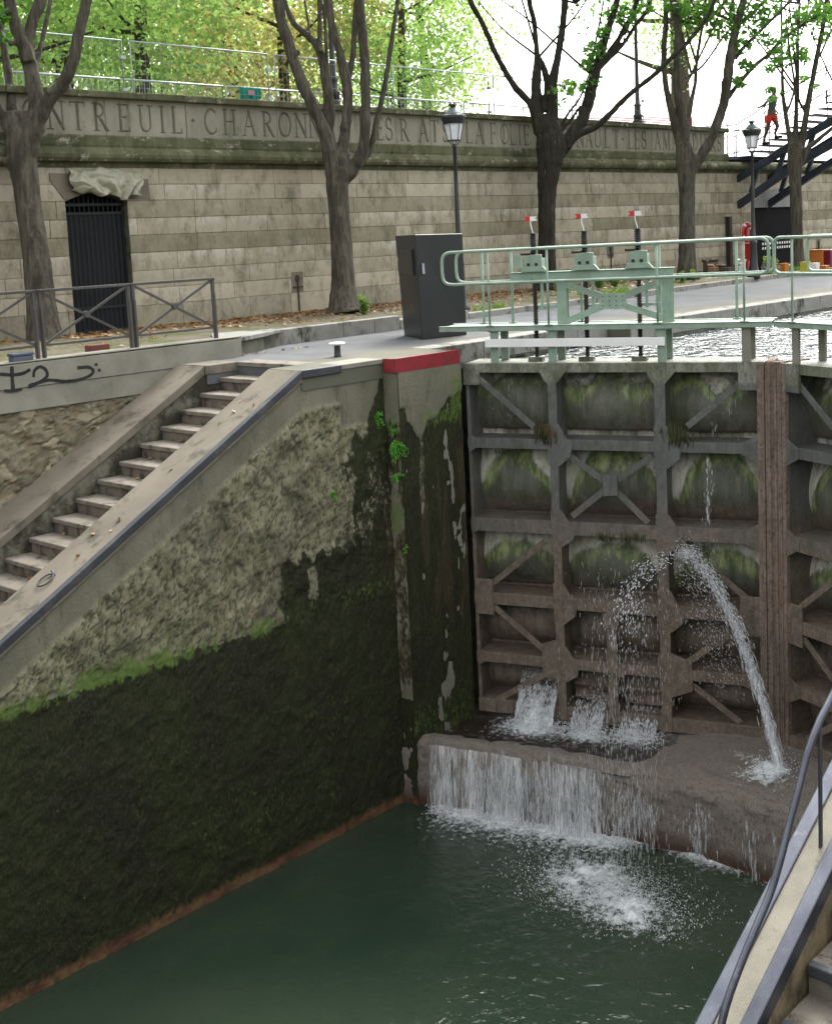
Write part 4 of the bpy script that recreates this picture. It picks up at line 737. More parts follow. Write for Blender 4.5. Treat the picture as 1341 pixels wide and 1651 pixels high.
def build_leaf(L, label, full):
    root = thing('lock_gate', label, 'lock gate', tuple(L.p(2.07, -5.2)), 'lock gate leaves')
    # skin plate with stains and painted-in skylight under each beam
    ss = np.linspace(0.0, 4.02, 200); zz = np.linspace(-5.22, -0.22, 250); A, Z = np.meshgrid(ss, zz, indexing='ij')
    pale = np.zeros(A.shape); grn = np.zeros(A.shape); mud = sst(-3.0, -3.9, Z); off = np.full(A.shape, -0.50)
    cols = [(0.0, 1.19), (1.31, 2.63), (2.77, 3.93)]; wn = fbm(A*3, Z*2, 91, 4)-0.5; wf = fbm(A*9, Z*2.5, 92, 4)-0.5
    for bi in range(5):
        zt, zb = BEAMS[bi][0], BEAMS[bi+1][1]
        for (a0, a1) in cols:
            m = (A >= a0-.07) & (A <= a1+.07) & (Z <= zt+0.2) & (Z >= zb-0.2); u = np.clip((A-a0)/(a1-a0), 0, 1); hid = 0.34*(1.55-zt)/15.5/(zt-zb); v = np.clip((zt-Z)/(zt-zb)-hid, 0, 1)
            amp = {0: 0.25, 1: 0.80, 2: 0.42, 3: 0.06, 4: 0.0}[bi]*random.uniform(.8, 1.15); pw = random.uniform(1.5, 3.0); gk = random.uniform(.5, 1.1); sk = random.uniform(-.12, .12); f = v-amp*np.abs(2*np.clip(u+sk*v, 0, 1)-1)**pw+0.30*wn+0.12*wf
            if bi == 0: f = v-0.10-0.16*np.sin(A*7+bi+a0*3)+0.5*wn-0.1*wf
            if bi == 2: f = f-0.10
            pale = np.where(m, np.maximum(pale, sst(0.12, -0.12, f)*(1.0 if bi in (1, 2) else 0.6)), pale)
            grn = np.where(m, np.clip(sst(-0.16, 0.10, f)*sst(0.36+.4*wn, 0.10, f)*gk*(0.30+1.3*fbm(A*4, Z*3, 95, 4))*(0.9 if bi < 3 else 0.25), 0, 1), grn)
            mud = np.where(m, np.maximum(mud, sst(0.62, 0.85, v+0.3*wn)*(0.9 if bi > 0 else 0.45)), mud)
            vv = np.clip((zt-Z)/(zt-zb), 0, 1); off = np.where(m, -0.52+0.27*np.sin(math.pi*np.clip(vv, 0, 1))**.8*(.55+.45*np.sin(math.pi*np.clip(u, 0, 1)))+0.02*wf, off)
    pt = L.o+(np.zeros(3)); dirv = (L.p(1, 0)-L.p(0, 0)); base = L.p(0, 0)
    P_ = base[None, None]+A[..., None]*dirv+off[..., None]*L.n; P_ = P_+np.stack([0*A, 0*A, Z], -1)
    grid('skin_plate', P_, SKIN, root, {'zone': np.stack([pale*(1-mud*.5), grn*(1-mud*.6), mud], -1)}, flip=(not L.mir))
    m_ = MB(); L.box(m_, 0, 4.05, -5.2, -0.2, -0.62, -0.57); m_.build('back_plate', GATE, root)
    # horizontal beams, each with end gussets
    for i, (z0, z1) in enumerate(BEAMS):
        m_ = MB(); c = (z0+z1)/2
        L.box(m_, 0.0, 3.98, z0, z1, -0.03, 0.0) if i else L.box(m_, 0.0, 3.98, z0, z1, -0.56, 0.0)
        if i: L.box(m_, 0.02, 3.97, z0+.015, z1-.015, -0.52, -0.03)
        for p0, p1 in POSTS:
            if i == 0: L.plate(m_, [(p0-0.12, z0+0.04), (p0-0.04, z0-0.12), (p0+0.02, z0-0.17), (p1-0.02, z0-0.17), (p1+0.05, z0-0.10), (p1+0.16, z0+0.04)], 0.003, 0.012)
            elif i < 5: h = 0.2+0.03*(i % 2); L.plate(m_, [(p0-0.02, c-h-0.06), (p0-0.02, c+h+0.05), (p1+0.02, c+h+0.05), (p1+0.12, c+0.09), (p1+0.2, c-0.0), (p1+0.17, c-0.16), (p1+0.02, c-h-0.06)], 0.003, 0.012)
        if 0 < i < 5: L.plate(m_, [(0.02, c+0.14), (0.14, c+0.065), (0.14, c-0.065), (0.02, c-0.14)], 0.003, 0.01); L.plate(m_, [(3.95, c+0.19), (3.72, c+0.07), (3.72, c-0.07), (3.95, c-0.20)], 0.003, 0.01)
        m_.build('beam', GATE, root, bevel=0.006)
    # uprights
    for p0, p1 in POSTS:
        m_ = MB(); L.box(m_, p0, p1, -5.2, -0.335, -0.02, 0.016); L.box(m_, p0+.012, p1-.012, -5.2, -0.34, -0.52, -0.02)
        for zc_ in (-0.62, -1.42, -1.9, -2.25, -2.9, -3.5, -4.2): L.box(m_, p0-0.006, p1+0.006, zc_-0.004, zc_+0.004, 0.012, 0.019)
        m_.build('upright', GATE, root, bevel=0.004)
    m_ = MB(); L.box(m_, -0.02, 0.22, -0.50, -0.205, -0.05, 0.012); L.box(m_, 0.0, 0.05, -5.2, -0.5, -0.55, -0.03); m_.build('hinge_plate', GATE, root, bevel=0.006)
    m_ = MB(); L.box(m_, 3.70, 3.97, -0.56, -0.20, -0.03, 0.012); m_.build('corner_plate', GATE, root, bevel=0.006)
    m_ = MB(); L.box(m_, 3.94, 4.02, -5.2, -0.21, -0.56, -0.05); m_.build('mitre_web', GATE, root); m_ = MB(); L.box(m_, 3.93, 4.025, -5.2, -0.2, -0.048, 0.02); L.box(m_, 3.99, 4.02, -5.2, -0.22, 0.02, 0.035)
    for q in range(24): L.box(m_, 3.955, 3.972, -5.05+q*0.2, -5.03+q*0.2, 0.02, 0.032)
    m_.build('mitre_post', RUST, root, bevel=0.006)
    m_ = MB(); L.box(m_, 4.03, 4.135, -5.22, -0.19, -0.5, 0.03); L.box(m_, 4.06, 4.10, -5.22, -0.2, 0.03, 0.05); m_.build('mitre_timber', RUST, root, bevel=0.015)
    # diagonals
    dg_ = [((0.18, -0.40), (0.97, -1.08)), ((3.76, -0.44), (3.04, -1.04)), ((1.42, -1.44), (1.95, -1.82)), ((2.58, -1.44), (2.03, -1.82)), ((1.95, -1.90), (1.46, -2.30)), ((2.05, -1.90), (2.50, -2.34)),
           ((1.08, -2.66), (0.22, -3.36)), ((0.2, -3.58), (1.02, -4.24)), ((1.08, -4.52), (0.2, -5.07)), ((3.70, -3.66), (2.98, -4.22)), ((2.92, -4.44), (3.66, -4.98)), ((2.95, -2.62), (3.78, -3.3))]
    for a, b in dg_: m_ = MB(); L.bar(m_, a, b, 0.085, 0.02, -0.035); m_.build('diagonal_brace', GATE, root, bevel=0.004)
    for pl_ in ([(1.90, -1.70), (2.10, -1.72), (2.12, -1.98), (1.92, -2.0)], [(0.03, -3.25), (0.29, -3.25), (0.29, -3.76), (0.03, -3.76)], [(0.98, -4.12), (1.19, -4.05), (1.19, -4.62), (0.98, -4.6)], [(3.68, -3.25), (3.95, -3.25), (3.95, -3.78), (3.68, -3.78)], [(2.77, -4.1), (3.05, -4.2), (3.05, -4.6), (2.77, -4.72)]):
        m_ = MB(); L.plate(m_, pl_, -0.02, 0.03); m_.build('gusset_plate', GATE, root, bevel=0.004)
    # sluice shutters in the middle bay
    m_ = MB(); L.box(m_, 1.90, 2.04, -5.2, -3.5, -0.03, 0.005); L.plate(m_, [(1.84, -3.62), (2.10, -3.62), (2.05, -3.85), (1.89, -3.85)], 0.0, 0.01); L.plate(m_, [(1.86, -4.3), (2.1, -4.3), (2.14, -4.5), (1.83, -4.5)], 0.0, 0.01); m_.build('sluice_post', GATE, root, bevel=0.005)
    for (a0, a1) in ((1.36, 1.88), (2.07, 2.60), (0.62, 1.16)):
        for q in range(3): m_ = MB(); z_ = -4.66-q*0.19; m_.frame(L.p(a0, z_, -0.40), L.p(a1, z_, -0.40)-L.p(a0, z_, -0.40), L.n*0.14+np.array([0, 0, -0.10]), (0, 0, 0.035)); m_.build('shutter_slat', RUST, root)
    if not L.mir:
        for a_, z_, n_, l_ in ((1.12, -1.06, 90, .30), (1.22, -1.1, 40, .34), (2.86, -1.06, 110, .34), (2.98, -1.12, 60, .26), (1.9, -2.52, 40, .14), (2.3, -2.5, 40, .16), (0.5, -1.38, 20, .10)):
            P = [L.p(a_+rng.normal()*.07, z_-rng.random()*l_*.5, -.02+rng.random()*.05) for _ in range(n_)]; spindles('hanging_moss', P, [(0, 0, -rng.uniform(.06, l_)) for _ in range(n_)], .012, MOSSH, root)
    # ---------------- everything above the water: deck, rails, paddle gear
    wk = 0.30                                        # the footway stands slightly in front of the leaf
    a_end = 4.12
    for off in (0.02, -0.52):
        m_ = MB(); L.box(m_, -0.34, a_end, 0.24, 0.31, off-0.03, off+0.0); L.box(m_, -0.34, a_end, 0.305, 0.315, off-0.06, off+0.01); m_.build('deck_beam', GREENP, root, bevel=0.004)
        pts = [(-0.12, 1.33), (-0.20, 1.31), (-0.25, 1.23), (-0.25, 0.99), (-0.20, 0.91), (-0.12, 0.89)]; pts2 = [(4.0, 0.905), (4.06, 0.93), (4.09, 0.99), (4.09, 1.25), (4.06, 1.32), (4.0, 1.345)]
        lp = smooth_line([L.p(a, z_, off) for a, z_ in pts], 3)+smooth_line([L.p(a, z_, off) for a, z_ in pts2], 3); m_ = MB(); m_.tube(lp+[lp[0]], 0.021, 10, False); m_.build('handrail', GREENP, root, True)
        posts = (0.41, 1.24, 2.70, 3.79) if off > 0 else (0.13, 0.56, 1.55, 2.62, 3.62)
        for a in posts: m_ = MB(); m_.tube([L.p(a, 0.30, off-0.005), L.p(a, 1.33, off-0.005)], 0.0155 if off > 0 else 0.019, 8); L.box(m_, a-0.05, a+0.05, 0.31, 0.322, off-0.04, off+0.03); m_.build('rail_post', GREENP, root, True)
    m_ = MB()
    for q in range(11): L.box(m_, 0.0+q*0.40, 0.03+q*0.40, 0.27, 0.30, -0.5, -0.02)
    L.box(m_, -0.3, a_end-0.02, 0.296, 0.304, -0.55, -0.03); m_.build('deck_grating', GREENP, root)
    for a in (0.44, 1.26, 2.73, 3.80):
        for off in (-0.03, -0.46): m_ = MB(); L.box(m_, a-0.055, a+0.055, -0.2, 0.24, off-0.04, off); L.box(m_, a-0.075, a+0.075, 0.225, 0.24, off-0.06, off+0.02); m_.build('deck_leg', CONC if a > 3 else GREENP, root, bevel=0.004)
    m_ = MB(); L.box(m_, 0.34, 2.79, 0.025, 0.135, 0.03, 0.06); m_.build('white_board', WHITEP, root, bevel=0.004)
    # frame that carries the paddle gear
    fo = -0.26
    m_ = MB(); L.box(m_, 0.64, 2.86, 0.91, 1.01, fo, fo+0.02); L.box(m_, 0.64, 2.86, 1.005, 1.017, fo-0.12, fo+0.04); L.box(m_, 0.64, 2.86, 0.905, 0.915, fo-0.12, fo+0.04); m_.build('gear_channel', GREENP, root, bevel=0.003)
    for a in (1.35, 2.77): m_ = MB(); L.box(m_, a-0.07, a+0.07, 0.3, 0.91, fo-0.01, fo+0.005); L.box(m_, a-0.006, a+0.006, 0.3, 0.91, fo-0.09, fo+0.0); L.box(m_, a-0.07, a+0.07, 0.3, 0.91, fo-0.10, fo-0.085); m_.build('gear_upright', GREENP, root, bevel=0.003)
    m_ = MB(); L.plate(m_, [(1.88, 0.70), (2.24, 0.70), (2.24, 0.49), (1.88, 0.49)], fo+0.012, 0.012)
    for a, b in (((1.42, 0.83), (1.94, 0.65)), ((2.72, 0.85), (2.18, 0.65)), ((1.42, 0.34), (1.94, 0.54)), ((2.72, 0.36), (2.18, 0.54))): L.bar(m_, a, b, 0.085, 0.012, fo+0.008)
    m_.build('gear_cross_brace', GREENP, root)
    for q in range(12): c = L.p(1.92+(q % 4)*0.09, 0.54+(q//4)*0.06, fo+0.024); MB().tube([c, c+L.n*0.008], 0.008, 6).build('bolt', RUSTP, root)
    for a in (0.97, 1.68, 2.40):
        sp = thing_part('paddle_gear', root, L.p(a, -0.2, fo-0.02))
        m_ = MB(); m_.tube([L.p(a, -0.2, fo-0.02), L.p(a, 1.5, fo-0.02)], 0.026, 8)
        for q in range(26): c = L.p(a, -0.02+q*0.035, fo-0.02); m_.tube([c, c+np.array([0, 0, 0.014])], 0.036, 8)
        m_.build('screw_rod', RUSTP, sp)
        m_ = MB(); m_.tube([L.p(a, 1.26, fo-0.02), L.p(a, 1.54, fo-0.02)], 0.036, 12)
        for q in range(9): c = L.p(a, 1.28+q*0.03, fo-0.02); m_.tube([c, c+np.array([0, 0, 0.012])], 0.052, 12)
        m_.build('rubber_bellows', BLACKP, sp, True)
        m_ = MB(); L.plate(m_, [(a-0.13, 1.02), (a-0.11, 1.22), (a-0.02, 1.25), (a+0.13, 1.25), (a+0.14, 1.02)], fo+0.02, 0.05); L.plate(m_, [(a-0.17, 1.02), (a-0.13, 1.09), (a+0.15, 1.09), (a+0.21, 1.02)], fo+0.01, 0.07); L.box(m_, a-0.13, a+0.13, 1.02, 1.2, fo-0.12, fo+0.02); m_.build('gear_box', GREENP, sp, bevel=0.006)
        m_ = MB(); L.box(m_, a-0.16, a-0.02, 1.245, 1.275, fo, fo+0.06); m_.tube([L.p(a-0.05, 1.12, fo+0.07), L.p(a-0.05, 1.12, fo+0.085)], 0.022, 10); m_.tube([L.p(a+0.06, 1.12, fo+0.07), L.p(a+0.06, 1.12, fo+0.085)], 0.022, 10); m_.build('gear_fittings', RUSTP, sp)
        m_ = MB(); m_.tube([L.p(a, 1.54, fo-0.02), L.p(a-0.03, 1.66, fo-0.02), L.p(a-0.035, 1.76, fo-0.02)], 0.008, 6); L.plate(m_, [(a-0.03, 1.70), (a-0.03, 1.765), (a+0.065, 1.76), (a+0.035, 1.735), (a+0.07, 1.705)], fo-0.02, 0.006); m_.build('flag_white', WHITEG, sp)
        m_ = MB(); L.plate(m_, [(a-0.032, 1.70), (a-0.032, 1.765), (a-0.12, 1.765), (a-0.09, 1.735), (a-0.12, 1.70)], fo-0.019, 0.006); m_.build('flag_red', REDG, sp)
        m_ = MB(); L.box(m_, a-0.11, a+0.09, -0.2, -0.14, fo-0.08, fo+0.05); m_.build('rod_foot', GATE, sp); m_ = MB(); L.box(m_, a+0.08, a+0.12, 0.5, 1.0, fo-0.03, fo-0.01); L.box(m_, a+0.02, a+0.28, 0.52, 0.56, fo-0.06, fo-0.03); m_.build('rod_bracket', GREENP, sp)
    m_ = MB(); L.box(m_, 0.66, 0.76, 1.07, 1.26, -0.40, -0.36); m_.build('sign_box', GREENP, root)
    return root
def thing_part(name, parent, loc):
    o = bpy.data.objects.new(name, None); COL.objects.link(o); o.empty_display_size = .1; o.parent = parent; o.location = Vector(loc)-origin(parent); ORG[o.name] = Vector(loc); return o
LF = Leaf(GO, GD, GN, False); LR = Leaf(GO2, GD2, GN2, True)
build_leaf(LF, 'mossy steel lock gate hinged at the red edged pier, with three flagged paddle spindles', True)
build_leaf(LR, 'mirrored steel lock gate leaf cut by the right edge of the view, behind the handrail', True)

# ---------------- plants on the walls
def leaves(name, C, size, mat, parent=None, flat=0.0, jit=0.35, aspect=0.6, fold=0.25):
    C = np.asarray(C, float); n = len(C); r = rng.normal(size=(n, 3)); r[:, 2] += flat*3; r /= np.linalg.norm(r, axis=1)[:, None]
    t = rng.normal(size=(n, 3)); t -= (t*r).sum(1)[:, None]*r; t /= np.linalg.norm(t, axis=1)[:, None]; b = np.cross(r, t)
    s_ = size*(1+jit*rng.uniform(-1, 1, n))[:, None]; v = np.stack([C-t*s_*.5, C+b*s_*aspect*.5+r*s_*fold*.3, C+t*s_*.5, C-b*s_*aspect*.5+r*s_*fold*.3], 1).reshape(-1, 3)
    me = bpy.data.meshes.new(name); off = np.array(origin(parent)) if parent else 0
    me.vertices.add(4*n); me.vertices.foreach_set('co', (v-off).ravel()); me.loops.add(4*n); me.loops.foreach_set('vertex_index', np.arange(4*n)); me.polygons.add(n)
    me.polygons.foreach_set('loop_start', np.arange(n)*4); me.polygons.foreach_set('loop_total', np.full(n, 4)); me.materials.append(mat); me.update(calc_edges=True)
    o = bpy.data.objects.new(name, me); COL.objects.link(o)
    if parent: o.parent = parent
    ORG[o.name] = origin(parent) if parent else Vector((0, 0, 0)); return o
def fern(px_, py_, plane, rpx, n, label, hgt=1.0):
    c = ony(px_, py_, plane); r_ = rpx/2000*14.5; f = thing('wall_fern', label, 'fern', tuple(c), 'ferns growing from the lock wall corner')
    C = []; sb = MB()
    for q in range(max(5, n//22)):
        a_ = random.uniform(0, 6.28); e = c+np.array([math.cos(a_)*r_*random.uniform(.4, 1), -random.uniform(.03, .10)-r_*0.3, math.sin(a_)*r_*hgt*random.uniform(.4, 1)]); e[2] -= r_*0.1
        mid = (c+e)/2+np.array([0, -0.03, r_*0.25]); fr = smooth_line([c, mid, e], 6); sb.tube(fr, 0.0025, 4)
        for p in fr[2:]:
            for _ in range(3): C.append(p+rng.normal(size=3)*r_*0.10)
    sb.build('fronds', FERN, f); leaves('leaflets', C, 0.032, FERN, f)
fern(603, 676, YL-0.04, 14, 150, 'small round fern left of the corner strip, highest on the lock wall', 1.2); fern(632, 724, YB+0.1, 22, 460, 'largest bright green fern on the lock wall corner'); fern(633, 770, YB+0.1, 16, 130, 'two tufted small fern just under the largest fern'); fern(646, 885, YB+0.1, 8, 90, 'tiny yellow green fern, lowest on the orange corner strip'); fern(628, 690, YB+0.15, 9, 60, 'thin trailing fern in the dark notch below the red band', 2.0); fern(532, 798, YL-0.04, 8, 40, 'faint tuft of green alone on the rubble face')

# ================================================================== QUAY TREES (limbs surveyed from the photograph, at the depth of each trunk)
def tree(name, label, base_px, limbs, mat, leafset, group='pollarded trees along the quay', voxel=0.026, Yt=None):
    b = onz(base_px[0], base_px[1], 0.13)
    if Yt: b = ony(base_px[0], base_px[1], Yt); b[2] = 0.1
    D = float((b-EYEP) @ AX[2]); root = thing(name, label, 'tree', (b[0], b[1], 0.1), group); m_ = MB()
    tips = []
    for li, (dep, pts) in enumerate(limbs):
        n = len(pts); P3 = []; R3 = []
        for i, (x, y, r_) in enumerate(pts):
            dd = D+dep*(i/max(1, n-1))**0.8; P3.append(atd(x, y, dd)); R3.append(r_*(0.94 if li == 0 else 0.80)*dd/2000)
        line = smooth_line([np.append(p, q) for p, q in zip(P3, R3)], 5); rr = [max(0.008, q[3]) for q in line]; pp = [q[:3].copy() for q in line]
        for i in range(2, len(pp)): pp[i] = pp[i]+rng.normal(size=3)*rr[i]*(0.05 if li else 0.015); rr[i] *= 1+rng.normal()*(0.045 if li else 0.012)
        m_.tube(pp, rr, 14, True, 0.03); tips.append(pp)
        if li and rr[0] > 0.06:
            for _ in range(2): i = random.randrange(2, len(pp)-1); q = pp[i]+rng.normal(size=3)*rr[i]*0.6; m_.lathe(tuple(q-np.array([0, 0, rr[i]*.5])), [(0.001, 0), (rr[i]*.42, rr[i]*.2), (rr[i]*.5, rr[i]*.5), (rr[i]*.4, rr[i]*.8), (0.001, rr[i])], 8)
    o = m_.build('trunk_and_limbs', mat, root, True)
    rm = o.modifiers.new('knit', 'REMESH'); rm.mode = 'VOXEL'; rm.voxel_size = voxel; rm.use_smooth_shade = True
    sm = o.modifiers.new('soften', 'SMOOTH'); sm.iterations = 2; sm.factor = 0.5
    C = []
    for (x, y, r_, n, dd) in leafset:
        for _ in range(int(n*1.7)):
            a_ = random.uniform(0, 6.283); q = r_*math.sqrt(random.random()); C.append(atd(x+q*math.cos(a_), y+q*math.sin(a_)*0.75, D+dd+random.uniform(-.6, .6)))
    # the crown above the frame: leaves round the limb ends, spreading upward
    cc = []
    for pp in tips[1:]:
        e = pp[-1]; 
        if e[2] < 5: continue
        for _ in range(7): g_ = e+np.array([random.uniform(-2.2, 2.2), random.uniform(-2.2, 2.2), random.uniform(1.6, 4.6)]); cc.append(g_)
    for g_ in cc: C.extend((g_+rng.normal(size=(46, 3))*np.array([.55, .55, .4])).tolist())
    tw = MB()
    for pp in tips[1:]:
        e = pp[-1]
        for g_ in cc[::7]:
            if np.linalg.norm(g_-e) < 4.5: tw.tube(smooth_line([e, (e+g_)/2+rng.normal(size=3)*.2, g_], 4), [0.035, 0.03, 0.028, 0.025, 0.022, 0.018, 0.015, 0.012, 0.008], 5)
    for (x, y, r_, n, dd) in leafset:
        if n > 60:
            c = atd(x, y, D+dd)
            for _ in range(4): a_ = random.uniform(0, 6.28); tw.tube([c, atd(x+r_*math.cos(a_), y+r_*math.sin(a_), D+dd)], [0.012, 0.005], 4)
    if tw.v: tw.build('twigs', mat, root)
    if C: leaves('crown', C, 0.15 if D < 26 else 0.16, LEAFQ, root, 0.3)
    return root
tree('quay_tree', 'thick pale trunk at the far left, forked into heavy limbs before the barred door', (73, 548), [
    (0, [(74, 552, 33), (70, 520, 28), (64, 460, 25), (57, 400, 23), (47, 330, 22), (38, 270, 24), (30, 215, 24), (26, 180, 18)]),
    (-.5, [(40, 262, 20), (58, 205, 18), (78, 162, 14), (100, 138, 13.5), (118, 100, 12), (128, 50, 11), (140, 0, 11), (150, -70, 9)]),
    (.2, [(38, 262, 20), (52, 215, 19), (60, 170, 17), (52, 120, 15), (44, 80, 15), (52, 38, 12), (66, 2, 12), (84, -70, 9)]),
    (-.3, [(46, 100, 15), (34, 62, 13), (20, 25, 13), (14, -10, 12), (6, -70, 9)]),
    (.9, [(54, 150, 7), (60, 100, 6), (70, 58, 5), (80, 10, 5), (92, -50, 4)]),
    (.7, [(30, 235, 14), (22, 190, 11), (16, 140, 9), (9, 90, 8), (0, 40, 7), (-10, -40, 6)]),
    (-.4, [(28, 240, 13), (10, 205, 9), (-4, 170, 8), (-30, 110, 7), (-50, 20, 6)]), (-.2, [(34, 290, 10), (12, 262, 8), (-10, 258, 8)])], BARK,
    [(-2, 25, 18, 60, 0), (6, 60, 10, 14, 0)])
tree('quay_tree', 'second tree, trunk beside the wall pipe, with limbs fanning up like a hand', (555, 503), [
    (0, [(556, 506, 36), (554, 490, 26), (553, 450, 20.5), (551, 400, 19), (547, 340, 18.5), (544, 295, 20), (549, 262, 20), (553, 240, 12)]),
    (-.5, [(544, 300, 18), (533, 262, 15), (524, 215, 13), (504, 171, 12), (480, 117, 12), (464, 67, 11.5), (450, 17, 11), (438, -60, 9)]),
    (.3, [(538, 240, 9), (530, 200, 8.5), (527, 158, 8.5), (522, 110, 9), (512, 76, 8), (496, 58, 7), (474, 37, 6), (458, 0, 5), (446, -50, 4)]),
    (.5, [(516, 84, 5), (516, 50, 5), (515, 0, 5), (514, -50, 4)]), (.4, [(500, 56, 3), (496, 30, 3), (490, -5, 2.5)]),
    (-.2, [(550, 262, 12), (556, 215, 10.5), (561, 165, 10.5), (557, 125, 11), (545, 75, 8), (532, 22, 8), (526, -50, 7)]),
    (.1, [(560, 135, 7), (569, 90, 6), (572, 40, 6), (575, -20, 5)]),
    (-.3, [(550, 292, 15), (572, 268, 14), (586, 236, 11.5), (589, 168, 10.5), (588, 101, 10), (584, 50, 9.5), (580, 10, 10), (576, -60, 8)]),
    (.2, [(585, 262, 7), (597, 240, 6), (608, 195, 6), (621, 134, 5.5), (631, 67, 5), (640, 7, 4.5), (648, -60, 3.5)]),
    (.1, [(531, 212, 6), (536, 190, 6), (533, 150, 5), (528, 120, 4)])], BARK, [])
tree('quay_tree', 'dark furrowed tree in the middle, behind the lamp and paddle gear', (881, 466), [
    (0, [(881, 469, 24), (881, 450, 18), (881, 400, 15.5), (881, 340, 15), (882, 300, 17), (886, 262, 22), (888, 235, 26), (884, 205, 20), (878, 185, 12)]),
    (-.4, [(868, 215, 10), (856, 170, 7), (832, 143, 7), (811, 110, 6), (795, 78, 6), (775, 32, 5.5), (758, 2, 5.5), (744, -50, 5)]),
    (.1, [(874, 215, 15), (866, 186, 13), (864, 149, 11), (865, 115, 9), (865, 84, 5.5), (861, 37, 5.5), (854, 8, 5.5), (846, -50, 5)]),
    (.3, [(880, 180, 7), (882, 134, 7), (874, 105, 6), (868, 92, 5)]),
    (-.2, [(888, 220, 14), (891, 180, 11), (891, 130, 10), (899, 93, 7.5), (906, 47, 7), (910, 9, 7), (914, -50, 6)]),
    (-.1, [(900, 240, 14), (918, 222, 13), (935, 198, 13), (947, 168, 12), (957, 127, 11), (968, 88, 9), (980, 47, 7), (993, 5, 6.5), (1003, -50, 5)]),
    (.3, [(966, 110, 6), (984, 82, 6), (1005, 50, 5.5), (1026, 4, 5), (1040, -50, 4)]), (.4, [(972, 104, 4.5), (1001, 75, 4), (1024, 41, 4), (1042, 16, 4), (1060, -40, 3)]),
    (-.7, [(905, 245, 12), (930, 219, 7), (958, 206, 6.5), (979, 188, 6), (1000, 166, 5.5), (1024, 144, 5), (1050, 124, 5), (1078, 97, 5), (1108, 68, 4.5), (1145, 18, 4), (1160, -40, 3)]),
    (.2, [(898, 215, 4), (915, 184, 3), (934, 158, 2.5), (950, 118, 2)]), (.3, [(905, 212, 3), (922, 190, 3), (936, 170, 2.5)]), (.6, [(948, 62, 2), (938, 40, 1.6), (928, 5, 1.4)])], BARK2,
    [(960, 80, 20, 90, 0), (975, 55, 14, 40, 0), (948, 105, 14, 46, .2), (1000, 25, 24, 90, .2), (1030, 12, 22, 60, .3), (915, 140, 16, 46, .1), (945, 140, 14, 36, .1), (890, 146, 8, 14, -.2), (958, 128, 12, 20, 0), (905, 165, 10, 8, 0)])
tree('quay_tree', 'fourth tree, grey trunk just left of the cardboard boxes, leafy at the top right', (1107, 449), [
    (0, [(1107, 451, 22), (1107, 430, 16), (1107, 380, 14), (1107, 320, 13.5), (1106, 285, 15), (1104, 255, 17), (1101, 232, 13)]),
    (.2, [(1100, 250, 9), (1086, 195, 8), (1074, 145, 6.5), (1070, 110, 6), (1070, 73, 6), (1073, 29, 5.5), (1072, -30, 5)]),
    (-.2, [(1104, 245, 12), (1100, 190, 9), (1090, 140, 8), (1091, 90, 7), (1092, 50, 7.5), (1087, 5, 8), (1083, -50, 6)]),
    (.4, [(1108, 210, 7), (1112, 172, 5), (1120, 135, 4), (1123, 95, 3.5), (1132, 40, 3)]), (.5, [(1122, 100, 3), (1112, 70, 2.5), (1104, 40, 2)]),
    (-.4, [(1110, 280, 12), (1123, 262, 11), (1143, 228, 10), (1163, 178, 10), (1172, 125, 10), (1180, 73, 9), (1190, 30, 8), (1199, -5, 7), (1208, -60, 5)]),
    (-.8, [(1172, 158, 6), (1190, 135, 4.5), (1216, 106, 4), (1240, 86, 4), (1262, 62, 4), (1304, 33, 3.5), (1345, 8, 3), (1380, -20, 2.5)]),
    (-.5, [(1184, 95, 4.5), (1200, 74, 4), (1218, 57, 3.5), (1253, 22, 3), (1285, -10, 2.5)]), (.3, [(1104, 126, 3), (1132, 106, 2.5), (1161, 66, 2.2), (1184, 36, 2)]),
    (.1, [(1190, 40, 4), (1212, 22, 3.5), (1238, -5, 3)]), (.2, [(1094, 150, 3), (1110, 128, 2.5), (1114, 120, 2)])], BARK,
    [(1120, 25, 30, 120, 0), (1150, 12, 36, 130, .2), (1160, 50, 22, 80, .3), (1205, 30, 34, 130, 0), (1230, 12, 30, 90, .2), (1195, 75, 18, 50, .1), (1205, 105, 14, 44, -.3), (1192, 132, 12, 40, -.4), (1225, 60, 18, 30, -.3), (1250, 72, 18, 40, -.6), (1275, 58, 18, 40, -.6), (1300, 20, 24, 60, -.6), (1330, 12, 24, 60, -.7), (1090, 8, 20, 50, 0)])
